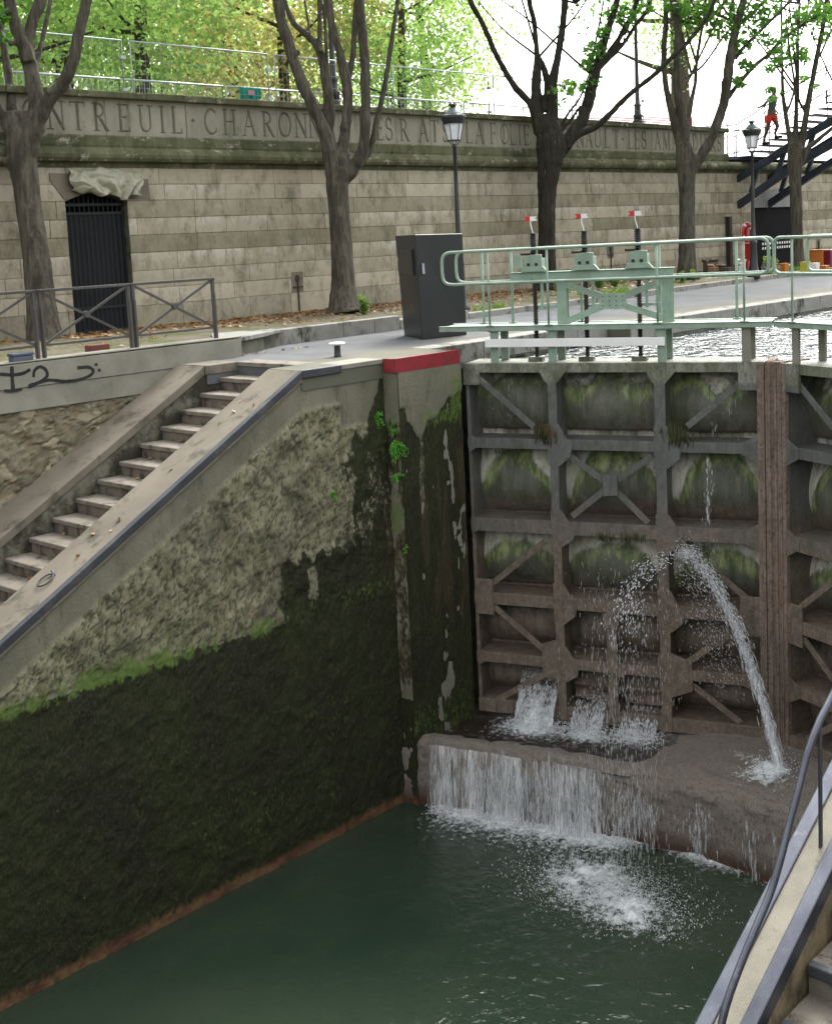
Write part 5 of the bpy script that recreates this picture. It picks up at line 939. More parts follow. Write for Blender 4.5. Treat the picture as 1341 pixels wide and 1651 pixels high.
tree('quay_tree', 'slender fifth tree at the right edge, in front of the dark archway', (1285, 441), [
    (0, [(1286, 443, 17), (1285, 420, 11.5), (1284, 380, 10), (1282, 320, 10), (1281, 285, 10.5), (1281, 255, 13), (1282, 232, 12)]),
    (.1, [(1276, 250, 6), (1271, 215, 5), (1265, 180, 4.5), (1261, 145, 3.5), (1260, 94, 2.6), (1259, 47, 2.3), (1259, 0, 2)]),
    (-.1, [(1281, 245, 7), (1283, 173, 3.8), (1284, 110, 3.5), (1285, 63, 3.2), (1288, 5, 3)]), (.2, [(1268, 180, 2.5), (1276, 160, 2.4), (1281, 140, 2.2)]),
    (-.3, [(1288, 250, 9), (1295, 210, 6.5), (1300, 178, 6), (1308, 134, 5.5), (1317, 87, 5), (1325, 47, 4.6), (1331, 5, 4.2), (1336, -40, 3.5)]), (-.2, [(1299, 180, 4), (1291, 170, 3), (1286, 158, 2.5)]),
    (.2, [(1320, 92, 2.5), (1332, 65, 2.3), (1345, 38, 2)]), (-.6, [(1290, 262, 9), (1300, 240, 6), (1315, 228, 4.5), (1342, 206, 4), (1370, 190, 3)]), (.4, [(1285, 60, 2), (1296, 40, 2), (1303, 0, 2)])], BARK,
    [(1250, 90, 16, 60, 0), (1262, 100, 14, 50, -.2), (1285, 85, 18, 70, .1), (1240, 110, 10, 26, 0), (1290, 95, 16, 40, .2), (1325, 55, 18, 40, 0), (1334, 35, 16, 40, 0), (1310, 30, 20, 50, .1), (1280, 35, 20, 50, .1), (1240, 146, 7, 20, -.3), (1243, 160, 6, 12, -.3), (1296, 128, 8, 14, 0), (1262, 148, 5, 8, 0), (1315, 140, 6, 8, 0)], Yt=17.3, voxel=0.024)

# ================================================================== PARK BEHIND THE WALL
def crown_mesh(seed, n_cl, per, rx, rz, mat, name='crown', leaf=0.2):
    r2 = np.random.default_rng(seed); C = []
    for _ in range(n_cl):
        d = r2.normal(size=3); d /= np.linalg.norm(d); q = r2.uniform(.35, 1)**.6; c = d*q*np.array([rx, rx, rz]); C.append(c+r2.normal(size=(per, 3))*np.array([.55, .55, .28]))
    return np.concatenate(C)
kinds = []
PT = [  # x, y, height, kind, trunk radius, lean
    (9.0, 25.5, 11, 0, .22), (14.5, 27.0, 12, 0, .2), (17.4, 25.0, 10, 1, .2), (19.0, 31, 13, 0, .26), (23.0, 26.5, 11, 2, .17), (26.5, 33, 13, 2, .25), (27.0, 25.8, 10, 1, .15),
    (31.5, 29, 12, 1, .2), (35.5, 37, 12, 1, .22), (14, 37, 14, 0, .25), (24, 42, 14, 2, .3), (33, 47, 14, 1, .3), (42, 52, 13, 1, .3), (48.5, 29.5, 15, 1, .48), (6, 33, 13, 0, .25), (18, 52, 15, 0, .3), (30, 60, 15, 2, .3), (10, 45, 15, 0, .3), (21, 36, 12, 0, .2), (28, 39, 12, 0, .2), (12.5, 31.5, 11, 2, .2), (37, 44, 11, 0, .25), (22, 55, 14, 0, .3), (13, 60, 15, 2, .3)]
LBL = ['green park tree, leftmost low trunk behind the wall', 'park tree between the first two fence posts', 'small green tree right of the thick fence joint', 'tall park tree set back behind the green leaves at left', 'yellowing tree above the teal cloth', 'back row yellowing tree behind the second quay tree', 'thin pale green tree above the word RATS',
       'leafy light green tree right of the second quay tree', 'pale green tree behind the street lamp lantern', 'back row tree above the first words of the frieze', 'far yellow green tree in the third row', 'far light green tree fading into bright sky', 'distant pale tree at the edge of the white sky', 'big flaking plane tree trunk behind the iron footbridge stairs', 'tree behind the leftmost forked limb', 'distant green tree in the last row at left', 'distant yellow tree in the last row, mid', 'distant tree behind the barred door side', 'slim tree filling the gap behind the first wall words', 'slim tree filling the gap behind the second quay tree', 'yellowish slim tree behind the green park tree', 'pale tree closing the foliage left of the white sky', 'remote tree above the second quay tree', 'remote yellow tree above the teal cloth']
CR = {}
for i, (x, y, h, kd, tr_) in enumerate(PT):
    root = thing('park_tree', LBL[i], 'tree', (x, y, GZ), 'park trees behind the retaining wall'); m_ = MB()
    top = np.array([x+random.uniform(-.5, .5), y, GZ+h*0.75]); tl = smooth_line([(x, y, GZ), (x+random.uniform(-.15, .15), y, GZ+h*.25), (x+random.uniform(-.4, .4), y, GZ+h*.5), top], 5)
    m_.tube(tl, [tr_*(1.15-0.9*j/(len(tl)-1)) for j in range(len(tl))], 10, True, .05)
    for _ in range(9):
        j = random.randrange(4, len(tl)-1); a_ = random.uniform(0, 6.28); L_ = random.uniform(1.2, 3.0); e = tl[j]+np.array([math.cos(a_)*L_, math.sin(a_)*L_, L_*random.uniform(.2, .8)]); m_.tube(smooth_line([tl[j], (tl[j]+e)/2+(0, 0, -.1), e], 4), [tr_*.35*(1-q/10) for q in range(9)], 6)
    m_.build('trunk', BARKB, root, True)
    rx = 3.0 if kd != 1 else 2.7; key = (kd, i % 2)
    mat = [LEAFB, LEAFB, LEAFY][kd]
    if key not in CR:
        C = crown_mesh(100+i, 235, 46, 3.2, 4.6, mat); o = leaves('crown', C, 0.17, mat, None, .2); CR[key] = o; o.parent = root
    else: o = CR[key].copy(); COL.objects.link(o); o.parent = root
    o.location = (0, 0, h*.50); o.rotation_euler = (0, 0, i*1.3); o.scale = (rx/3.1, rx/3.1, h/11.5)
    if i == 13: o.location = (0, 0, 10.5)
# low shrubs so the park does not end at a bare horizon
sh = tag(leaves('far_hedge', np.stack([rng.uniform(-5, 46, 14000), rng.uniform(48, 64, 14000), GZ+rng.gamma(2.2, 1.2, 14000)], 1), 0.34, LEAFB, None, .2), 'pale leafy undergrowth far behind the park trees', 'undergrowth', kind='stuff')

# ---------------- site fence, barriers, cloth and netting on the upper street
proto = None
def fence_panel(x0, x1, y=20.62):
    root = thing('site_fence', 'tall wire mesh fence panel above the parapet', 'fence', (x0, y, GZ), 'wire mesh fence panels along the parapet'); z0, z1 = GZ, 5.55; m_ = MB()
    m_.tube([(x0+.05, y, z0), (x0+.05, y, z1), (x1-.05, y, z1), (x1-.05, y, z0)], 0.019, 8); m_.tube([(x0+.05, y, z0+.2), (x1-.05, y, z0+.2)], 0.015, 6); m_.build('panel_frame', GALV, root, True)
    me = MB(); me.add([(x0+.06, y, z0+.2), (x1-.06, y, z0+.2), (x1-.06, y, z1-.02), (x0+.06, y, z1-.02)], [(0, 1, 2, 3)]); me.build('mesh_infill', WIRE, root)
    for z_ in (4.6, 5.2): MB().box(x1-.09, x1+.02, y-.03, y+.03, z_, z_+.06).build('clamp', GALV, root)
    return root
spots = ['left of the first forked tree', 'between first tree and the door side', 'behind the teal cloth', 'behind the second quay tree', 'left of the street lamp lantern', 'right of the street lamp lantern', 'behind the dark middle tree']
xf = [6.9, 10.5, 14.1, 17.7, 21.3, 24.95, 28.5, 32.0]
for i in range(7): r_ = fence_panel(xf[i], xf[i+1]-.1); r_['label'] = 'tall wire mesh fence panel above the parapet, '+spots[i]
def barrier(x0, x1, lab, y=21.3):
    root = thing('crowd_barrier', lab, 'barrier', (x0, y, GZ), 'low steel barriers behind the mesh fence'); m_ = MB(); z0, z1 = GZ+.2, 4.93
    m_.tube([(x0, y, z0), (x0, y, z1), (x1, y, z1), (x1, y, z0), (x0, y, z0)], 0.024, 8); m_.build('barrier_frame', GALV, root, True)
    b = MB(); n = int((x1-x0)/.12)
    for q in range(1, n): b.tube([(x0+q*(x1-x0)/n, y, z0), (x0+q*(x1-x0)/n, y, z1)], 0.007, 5)
    b.build('barrier_bars', GALV, root)
bl = ['leftmost low steel barrier, behind the forked tree', 'low steel barrier over the letters TREUIL', 'low steel barrier under the green park tree', 'low steel barrier with the teal cloth on it', 'low steel barrier behind the second quay tree', 'low steel barrier behind the lamp lantern', 'rightmost low steel barrier near the middle tree', 'low steel barrier right of the lantern']
for i in range(8): barrier(9.3+i*2.55, 9.3+i*2.55+2.45, bl[i])
# teal cloth hanging over a barrier
u = np.linspace(0, 1, 22); v = np.linspace(0, 1, 14); U, V_ = np.meshgrid(u, v, indexing='ij'); p0 = ony(387, 141, 21.2); p1 = ony(423, 143, 21.2)
Pc = np.stack([p0[0]+(p1[0]-p0[0])*(U*(1-0.12*V_)+0.06*V_), 21.24+0.04*np.sin(U*17)*V_, p0[2]+0.02-V_*(0.30-0.07*np.abs(U-.5)*2)], -1)
o = grid('hanging_cloth', Pc, TEAL); o.modifiers.new('thick', 'SOLIDIFY').thickness = 0.01; tag(o, 'teal green cloth with a pink mark hung over the fence above the frieze', 'cloth', kind='thing')
m_ = MB(); c = (p0+p1)/2
m_.box(c[0]-.10, c[0]+.06, 21.175, 21.19, c[2]-.15, c[2]-.05); mk = m_.build('pink_print', surf('pink_print', (.6, .3, .32), (.5, .2, .25), fine=0), None); ww = bpy.data.objects['hanging_cloth']; mk.parent = ww
o = MB().add([(29.5, 21.0, GZ), (35.4, 21.0, GZ), (35.4, 21.0, 4.95), (32.0, 21.0, 4.85), (29.5, 21.0, 4.7)], [(0, 1, 2, 3, 4)]).build('safety_netting', NETM); o.modifiers.new('thick', 'SOLIDIFY').thickness = 0.01; tag(o, 'pink plastic safety netting behind the parapet under the white sky', 'netting', kind='thing')

# ---------------- street lamps
def lantern_lamp(x, y, zg, lab, H=4.02):
    root = thing('street_lamp', lab, 'street lamp', (x, y, zg), 'old style lantern lamps on the quay'); zt = zg+H; z0 = zt-0.80
    m_ = MB(); m_.lathe((x, y, zg), [(0.17, 0), (0.17, .12), (0.13, .16), (0.12, .30), (0.10, .42), (0.085, .9), (0.095, .94), (0.095, .98), (0.06, 1.02), (0.05, 1.4), (0.04, 2.4), (0.034, z0-zg-.06), (0.05, z0-zg-.05), (0.05, z0-zg), (.02, z0-zg+.02)], 16); m_.build('pole', LAMPP, root, True)
    m_ = MB()
    for q in range(4): a_ = math.pi/4+q*math.pi/2+.3; m_.tube([(x+.03*math.cos(a_), y+.03*math.sin(a_), z0-.02), (x+.07*math.cos(a_), y+.07*math.sin(a_), z0+.03), (x+.13*math.cos(a_), y+.13*math.sin(a_), z0+.085)], .009, 6)
    m_.lathe((x, y, z0+.08), [(0.135, 0), (.145, .0), (.145, .02), (.135, .02)], 6, .3); m_.build('cradle', LAMPP, root)
    m_ = MB(); m_.lathe((x, y, z0+.10), [(.118, 0), (.182, .30)], 6, .3); m_.build('lantern_glass', GLASSL, root)
    m_ = MB()
    for q in range(6): a_ = .3+q*math.pi/3; m_.tube([(x+.125*math.cos(a_), y+.125*math.sin(a_), z0+.09), (x+.19*math.cos(a_), y+.19*math.sin(a_), z0+.41)], .0075, 5)
    m_.build('lantern_frame', LAMPP, root)
    m_ = MB(); m_.lathe((x, y, z0+.40), [(.19, 0), (.20, .02), (.215, .05), (.25, .12), (.245, .16), (.20, .175)], 12); m_.build('hood', LAMPP, root)
    m_ = MB(); m_.lathe((x, y, z0+.57), [(.20, 0), (.17, .03), (.09, .12), (.075, .13)], 12); m_.build('cap', surf('verdigris_copper', (.10, .15, .15), (.06, .09, .09), rough=.4), root, True)
    m_ = MB(); m_.lathe((x, y, z0+.695), [(.045, 0), (.05, .03), (.078, .06), (.06, .08)], 10)
    for q in range(6): a_ = q*math.pi/3; m_.lathe((x+.065*math.cos(a_), y+.065*math.sin(a_), z0+.745), [(.012, 0), (.02, .025), (.001, .055)], 6)
    m_.build('crown_finial', LAMPP, root)
lantern_lamp(18.2, 16.03, 0.06, 'old black lantern lamp rising behind the black cabinet', 4.02)
lantern_lamp(29.92, 16.08, 0.06, 'old black lantern lamp in front of the life ring and footbridge', 4.1)
def upper_lamp(x, y, zb, lab, ped):
    root = thing('lamp_post', lab, 'lamp post', (x, y, zb), 'lamp posts on the upper street')
    MB().lathe((x, y, GZ), [(ped, 0), (ped, zb-GZ+.22), (ped*.9, zb-GZ+.25)], 8).build('pedestal', LAMPP, root, bevel=.01)
    MB().lathe((x, y, zb+.25), [(.13, 0), (.12, .1), (.15, .14), (.10, .2), (.09, .4), (.12, .45), (.075, .5), (.055, 1.6), (.045, 3.2), (.035, 5.4), (.02, 5.5)], 12).build('pole', LAMPP, root, True)
    MB().lathe((x, y, zb+5.72), [(.1, 0), (.2, .4), (.24, .45), (.1, .65), (.02, .7)], 6).build('lantern', GLASSL, root)
upper_lamp(32.08, 20.95, 4.45, 'tall thin lamp post on a square pedestal against the white sky', .17)
upper_lamp(19.75, 20.95, 4.5, 'dark lamp post half hidden by the second quay tree', .14)

# ================================================================== IRON FOOTBRIDGE STAIRS
fb = thing('footbridge', 'blue black iron footbridge stairs rising from the end of the wall', 'footbridge', (37.2, 20.2, 0))
top = [(20.32, 2.78), (18.31, 3.75), (16.86, 4.43), (14.5, 5.2), (11.5, 5.7), (8.5, 5.7)]; bot = [(20.32, 1.92), (19.22, 2.55), (18.28, 3.07), (16.86, 3.75), (14.5, 4.55), (11.5, 5.0), (8.5, 5.0)]
for gx in (36.3, 38.3):
    m_ = MB()
    for line, hh in ((top, .15), (bot, .16)):
        sm_ = smooth_line([(gx, a_, b_) for a_, b_ in line], 4)
        for a_, b_ in zip(sm_[:-1], sm_[1:]): m_.bar(a_, b_+(b_-a_)*.04, .20, hh+.05, (0, 0, 1)) 
    m_.bar((gx, 20.28, 1.75), (gx, 20.28, 3.55), .14, .14, (1, 0, 0))
    for yy_ in (19.35, 18.45, 17.5, 16.5, 15.4, 14.2, 13.0): zt_ = np.interp(-yy_, [-a for a, b in top], [b for a, b in top]); zb_ = np.interp(-yy_, [-a for a, b in bot], [b for a, b in bot]); m_.bar((gx, yy_+.22, zb_), (gx, yy_-.05, zt_), .13, .11, (1, 0, 0))
    m_.build('girder', BRIDGE, fb, bevel=.01)
def tread_z(y): return 3.62+0.47*(20.0-y) if y > 17 else 3.62+.47*3+.18*(17-y)
for q in range(22): y = 20.0-q*.33; z_ = tread_z(y); MB().box(36.35, 38.25, y-.34, y, z_-.04, z_).build('tread', BRIDGE, fb)
MB().box(35.6, 38.6, 19.95, 21.4, 3.52, 3.62).build('landing', BRIDGE, fb)
for gx in (36.2, 38.4):
    m_ = MB(); ys_ = [21.3, 20.0, 19.0, 18.0, 17.0, 16.0, 14.5, 13.0]
    zz_ = [3.62 if y >= 20 else tread_z(y) for y in ys_]
    for hh, r_ in ((1.0, .02), (.82, .013), (.12, .015)): m_.tube([(gx, y, z_+hh) for y, z_ in zip(ys_, zz_)], r_, 6)
    for i_, (y, z_) in enumerate(zip(ys_, zz_)):
        m_.tube([(gx, y, z_-.1), (gx, y, z_+1.0)], .018, 6)
        if i_ < 7: m_.tube([(gx, y, z_+.12), (gx, ys_[i_+1], zz_[i_+1]+.82)], .009, 5); m_.tube([(gx, y, z_+.82), (gx, ys_[i_+1], zz_[i_+1]+.12)], .009, 5)
    m_.build('railing', BRIDGE, fb)
m_ = MB(); m_.tube([(35.65, 20.0, 3.62), (35.65, 20.0, 4.62), (35.65, 21.3, 4.62), (35.65, 21.3, 3.62)], .02, 6); m_.tube([(35.65, 20.0, 4.2), (35.65, 21.3, 4.2)], .012, 6); m_.build('end_railing', BRIDGE, fb)

# ================================================================== A PERSON CLIMBING THE STAIRS
def skin_body(name, joints, edges, mat, parent, sub=2):
    me = bpy.data.meshes.new(name); off = origin(parent) if parent else Vector((0, 0, 0)); me.from_pydata([tuple(Vector(j[:3])-off) for j in joints], edges, []); o = bpy.data.objects.new(name, me); COL.objects.link(o)
    if parent: o.parent = parent
    s_ = o.modifiers.new('skin', 'SKIN'); s_.use_smooth_shade = True
    for i, j in enumerate(joints): me.skin_vertices[0].data[i].radius = (j[3], j[4] if len(j) > 4 else j[3])
    me.skin_vertices[0].data[0].use_root = True
    q = o.modifiers.new('sub', 'SUBSURF'); q.levels = sub; q.render_levels = sub; me.materials.append(mat); return o
SKINM = surf('brown_skin', (.16, .09, .06), (.13, .075, .05), fine=0, rough=.6); SHIRT = surf('grey_green_shirt', (.10, .14, .12), (.07, .09, .09), fine=0); SHORT = surf('red_orange_shorts', (.75, .07, .03), (.65, .05, .03), fine=0); HAIRM = surf('dark_hair', (.015, .012, .01), (.02, .015, .012), fine=0)
by, bx, bz = 19.2, 37.0, tread_z(19.2)+.02
pe = thing('person', 'person in red shorts and dark grey top climbing the footbridge stairs', 'person', (bx, by, bz))
J = lambda dx, dy, dz, r_, r2=None: (bx+dx, by+dy, bz+dz, r_) + ((r2,) if r2 else ())
jt = [J(0, 0, .90, .13, .12), J(0, -.02, 1.08, .12, .10), J(0, -.06, 1.28, .15, .11), J(0, -.08, 1.42, .09, .08), J(0, -.09, 1.50, .05), J(0, -.11, 1.60, .085, .095), J(0, -.11, 1.71, .07),
      J(.09, -.02, .84, .095), J(.10, -.16, .50, .065), J(.10, -.06, .12+.16, .04), J(.10, -.12, .17, .035), J(.10, -.22, .16, .03), J(-.09, .02, .84, .095), J(-.10, .08, .46, .065), J(-.10, .22, .08, .04), J(-.10, .20, .0, .035), J(-.10, .10, -.01, .03),
      J(.19, -.06, 1.38, .055), J(.24, .08, 1.14, .042), J(.22, -.06, .96, .03), J(-.19, -.06, 1.38, .055), J(-.25, .10, 1.18, .042), J(-.30, .28, 1.10, .03), J(.22, -.12, .92, .03), J(-.31, .35, 1.10, .028)]
skin_body('body', jt, [(0, 1), (1, 2), (2, 3), (3, 4), (4, 5), (5, 6), (0, 7), (7, 8), (8, 9), (9, 10), (10, 11), (0, 12), (12, 13), (13, 14), (14, 15), (15, 16), (3, 17), (17, 18), (18, 19), (3, 20), (20, 21), (21, 22), (19, 23), (22, 24)], SKINM, pe)
skin_body('shirt', [J(0, 0, .93, .145, .135), J(0, -.02, 1.08, .14, .12), J(0, -.06, 1.28, .17, .13), J(0, -.08, 1.42, .11, .095), J(.19, -.06, 1.38, .07), J(.215, .0, 1.26, .062), J(-.19, -.06, 1.38, .07), J(-.22, .02, 1.27, .062)], [(0, 1), (1, 2), (2, 3), (3, 4), (4, 5), (3, 6), (6, 7)], SHIRT, pe)
skin_body('shorts', [J(0, 0, .93, .15, .14), J(.095, -.04, .80, .115), J(.11, -.11, .60, .10), J(-.095, .03, .80, .115), J(-.11, .06, .58, .10)], [(0, 1), (1, 2), (0, 3), (3, 4)], SHORT, pe)
skin_body('hair', [J(0, -.09, 1.66, .09, .10), J(0, -.09, 1.73, .075)], [(0, 1)], HAIRM, pe)
for sx_, yy_, zz_ in ((.10, -.18, .15), (-.10, .14, -.02)): MB().box(bx+sx_-.045, bx+sx_+.045, by+yy_-.13, by+yy_+.13, bz+zz_-.03, bz+zz_+.05).build('shoe', HAIRM, pe, bevel=.02)
ft = MB()
for hx, hy, hz, d in ((.22, -.17, .90, -1), (-.31, .40, 1.10, 1)):
    for q in range(4): ft.tube([(bx+hx-.03+q*.02, by+hy, bz+hz), (bx+hx-.03+q*.02, by+hy+d*(.05+.008*(q in (1, 2))), bz+hz-.01), (bx+hx-.03+q*.02, by+hy+d*.06, bz+hz-.035)], .008, 5)
    ft.tube([(bx+hx+.03, by+hy-d*.03, bz+hz), (bx+hx+.055, by+hy+d*.01, bz+hz+.01)], .009, 5)
ft.build('fingers', SKINM, pe)

# ================================================================== THINGS ON THE QUAY
cb = thing('control_cabinet', 'tall black steel cabinet standing on the quay behind the red edge', 'cabinet', (14.2, 13.2, 0))
A0, B0, C0 = np.array([14.34, 13.88]), np.array([13.79, 12.97]), np.array([14.68, 12.84]); D0 = A0+C0-B0; lf_ = np.array([-.69, .724]); m_ = MB()
tp_ = [A0+lf_*.07, B0+lf_*.035, C0+lf_*.0, D0+lf_*.03]; ht = [1.60, 1.60, 1.585, 1.585]; bt_ = [A0, B0, C0, D0]
m_.add([(*q, 0.0) for q in bt_]+[(*q, h_) for q, h_ in zip(tp_, ht)], [(3, 2, 1, 0), (4, 5, 6, 7), (0, 1, 5, 4), (1, 2, 6, 5), (2, 3, 7, 6), (3, 0, 4, 7)]); 
m_.f = [tuple(q[::-1]) for q in m_.f]; m_.build('body', BLACKP, cb, bevel=.012)
def on_face(P, Q, u, v, off):   # point on the face P-Q, u along, v up, pushed out
    d = np.append(Q-P, 0); n_ = np.array([d[1], -d[0], 0]); n_ /= np.linalg.norm(n_); n_ = n_ if n_ @ np.array([-.6, -.7, 0]) > 0 else -n_; sh_ = np.append(lf_*.05*v/1.6, 0); return np.append(P, 0)+d*u+np.array([0, 0, v])+n_*off+sh_
def fbox(mb, P, Q, u0, u1, v0, v1, t): a = on_face(P, Q, u0, v0, -.01); return mb.frame(a, on_face(P, Q, u1, v0, -.01)-a, on_face(P, Q, u0, v1, -.01)-a, (on_face(P, Q, u0, v0, t)-a))
m_ = MB(); fbox(m_, A0, B0, .22, .85, .98, 1.38, .022); m_.build('hatch', BLACKP, cb, bevel=.006)
m_ = MB(); fbox(m_, A0, B0, .02, .98, .935, .945, .01); fbox(m_, B0, C0, .02, .97, .925, .935, .008); m_.build('seam', LAMPP, cb)
m_ = MB(); fbox(m_, B0, C0, .10, .14, 1.0, 1.16, .035); m_.build('door_handle', GALV, cb, bevel=.004)
for v_ in (.35, .62, 1.2): m_ = MB(); fbox(m_, A0, B0, .01, .05, v_, v_+.06, .015); m_.build('hinge', GALV, cb)
bo = thing('mooring_bollard', 'small iron mooring bollard with a white painted cap on the landing edge', 'bollard', (11.46, 12.37, 0))
MB().lathe((11.46, 12.37, 0), [(.055, 0), (.045, .02), (.042, .15), (.05, .165)], 16).build('stem', LAMPP, bo, True); MB().lathe((11.46, 12.37, .155), [(.05, 0), (.10, .008), (.115, .022), (.11, .035), (.06, .043), (.001, .045)], 20).build('white_cap', WHITEP, bo, True)
def rail_panel(x0, x1, lab):
    y = 14.05; zt, zb, zf = 1.12, .44, .265; root = thing('railing_panel', lab, 'railing', (x0, y, zf), 'cross braced railing panels on the graffiti wall'); m_ = MB()
    m_.bar((x0-.02, y, zt), (x1+.02, y, zt), .045, .035); m_.build('top_rail', RAILP, root, bevel=.004); m_ = MB(); m_.bar((x0, y, zb), (x1, y, zb), .03, .03); m_.build('bottom_rail', RAILP, root, bevel=.003)
    for x in (x0+.01, x1-.01): m_ = MB(); m_.bar((x, y, zf-.05), (x, y, zt), .045, .04, (1, 0, 0)); m_.bar((x-.0+(.035 if x < (x0+x1)/2 else -.035)*0, y-.03, zf-.05), (x, y-.03, zt-.2), .02, .03, (1, 0, 0)); m_.build('post', RAILP, root, bevel=.003)
    m_ = MB(); m_.bar((x0+.03, y, zb+.01), (x1-.03, y, zt-.02), .022, .03); m_.bar((x0+.03, y+.004, zt-.02), (x1-.03, y+.004, zb+.01), .022, .03); m_.tube([((x0+x1)/2, y-.03, (zt+zb)/2), ((x0+x1)/2, y+.03, (zt+zb)/2)], .045, 10); m_.build('cross_brace', RAILP, root)
rail_panel(9.385, 10.72, 'right railing panel with its free end post over the graffiti wall'); rail_panel(8.02, 9.33, 'middle railing panel, in front of the barred door'); rail_panel(6.62, 7.95, 'left railing panel, cut by the edge of the view')
lb = thing('plastic_box', 'small blue-grey plastic box sitting on the wall above the graffiti', 'box', (7.68, 13.98, .275))
MB().box(7.54, 7.82, 13.93, 14.06, .275, .345).build('tray', LUNCH, lb, bevel=.015); MB().box(7.53, 7.83, 13.92, 14.07, .347, .385).build('lid', LUNCH, lb, bevel=.012)
m_ = MB(); m_.box(9.1, 9.4, 14.7, 14.86, .2, .32); o = m_.build('brick', BRICK, None, bevel=.012); tag(o, 'dark red brick lying on the earth behind the railing', 'brick', kind='thing')
# plastic sheet bunched over the barred door
u = np.linspace(0, 1, 60); v = np.linspace(0, 1, 34); U, V_ = np.meshgrid(u, v, indexing='ij')
xt = 12.17+1.50*U; topz = 3.07-0.04*np.sin(U*9)-0.03*U; botz = 2.60+0.10*np.abs(2*U-1.0)**2-0.10*(U > .55)*sst(.55, .7, U)-0.02*np.sin(U*20)
ph = U*4.4+0.55*np.sin(V_*2.2+U*5)+0.6*fbm(U*3, V_*3, 142, 3); fold = (1-np.abs(((ph*1.0) % 1)*2-1))**0.8*(0.30+1.1*V_)+0.35*fbm(U*9, V_*7, 141, 4)+0.35*sst(.6, 1, V_)*fbm(U*14, V_*10, 143, 3)
Pc = np.stack([xt+0.05*(V_-.5)*(2*U-1)*-1.2+0.03*np.sin(V_*9+U*11), YW-0.03-0.10*fold-0.05*np.sin(V_*math.pi), topz+(botz-topz)*V_+0.015*np.sin(U*31+V_*6)], -1)
o = grid('plastic_sheet', Pc, TARP, flip=True); tag(o, 'crumpled greenish plastic sheet bunched above the barred door', 'plastic sheet', kind='thing'); mo = o.modifiers.new('thick', 'SOLIDIFY'); mo.thickness = .012
# life ring and its stand
li = thing('life_ring', 'red and white life ring on a red stand against the wall corner by the footbridge', 'life ring', (35.9, 19.5, .1)); c = np.array([35.78, 19.45, 1.22]); m_ = MB(); m2 = MB()
for q in range(8):
    arc_ = [c+np.array([.235*math.cos(t)*.80, -.235*math.cos(t)*.25, .26*math.sin(t)]) for t in np.linspace(q*math.pi/4, (q+1)*math.pi/4, 6)]; (m_ if q % 2 else m2).tube(arc_, .062 if q % 2 else .058, 10)
m_.tube([c+np.array([.235*math.cos(t)*.80, -.235*math.cos(t)*.25, .26*math.sin(t)]) for t in np.linspace(0, 2*math.pi, 33)], .057, 10, False)
m_.build('ring', REDG, li, True); m2.v = m2.v; m2.tube([c+np.array([.2*math.cos(t)*.80, -.16*math.cos(t)*.25-.03, .22*math.sin(t)]) for t in np.linspace(0, 2*math.pi, 30)], .012, 5, False); 
m3 = MB(); m3.tube([c+np.array([.31*math.cos(t)*.8, -.31*math.cos(t)*.25-.02, .335*math.sin(t)]) for t in np.linspace(0, 2*math.pi, 30)], .010, 5, False); m3.build('grab_line', WHITEG, li)
for q in range(4): t = q*math.pi/2+.4; a_ = c+np.array([.235*math.cos(t)*.8, -.235*math.cos(t)*.25, .26*math.sin(t)]); b_ = c+np.array([.235*math.cos(t+.35)*.8, -.235*math.cos(t+.35)*.25, .26*math.sin(t+.35)]); MB().tube([a_, b_], .066, 10).build('white_band', WHITEG, li, True)
m_ = MB(); m_.bar((35.98, 19.55, .12), (35.92, 19.55, 1.5), .10, .12, (1, 0, 0)); m_.bar((36.02, 19.45, .35), (35.95, 19.45, 1.05), .12, .16, (1, 0, 0)); m_.build('stand', REDG, li, bevel=.02)
MB().bar((35.5, 19.9, .1), (35.48, 19.9, 1.75), .14, .16, (1, 0, 0)).build('dark_post', RUSTP, li, bevel=.01)
# rubbish against the wall: each box where the photograph has it
def carton(px0, px1, py0, py1, d, mat, name, lab, cat='box', open_=False, rz=.3, fl=True):
    a = onz((px0+px1)/2, py1, .1) if py1 > 432 else atd((px0+px1)/2, py1, d); dd = float((a-EYEP) @ AX[2]); w_ = (px1-px0)/2000*dd*.80; h_ = (py1-py0)/2000*dd; root = thing(name, lab, cat, tuple(a), 'rubbish piled at the foot of the wall')
    ca, sa = math.cos(rz), math.sin(rz); ux = np.array([ca, -sa, 0])*w_; uy = np.array([sa, ca, 0])*w_*.8; o_ = a-ux/2
    m_ = MB(); m_.frame(o_, ux, uy, (0, 0, h_*(.82 if fl else .9))); m_.build('box_body', mat, root, bevel=.008)
    m_ = MB()
    if fl: m_.frame(o_+(0, 0, h_*.83), ux, -uy*.35+np.array([0, 0, h_*.22]), (0, 0, .006)); m_.frame(o_+uy+(0, 0, h_*.83), ux, uy*.3+np.array([0, 0, h_*.3]), (0, 0, .006)); m_.frame(o_+(0, 0, h_*.83), uy, -ux*.2+np.array([0, 0, h_*.2]), (0, 0, .006)); m_.build('flaps', mat, root)
    else: m_.frame(o_-ux*.03-uy*.03+(0, 0, h_*.9), ux*1.06, uy*1.06, (0, 0, h_*.12)); m_.build('lid', mat, root, bevel=.008)
    return root
carton(1137, 1160, 420, 441, 0, CARDD, 'cardboard_box', 'big slumped brown carton, leftmost in the rubbish pile', rz=.5); carton(1147, 1165, 428, 444, 0, CARD, 'cardboard_box', 'small pale brown carton leaning on the big carton', rz=.2)
carton(1167, 1196, 428, 443, 0, CARDD, 'cardboard_box', 'flat dark open carton with white flaps beside the life ring', rz=.1); carton(1193, 1205, 420, 440, 0, WHITEP, 'cardboard_box', 'upright white carton at the foot of the life ring stand', rz=0)
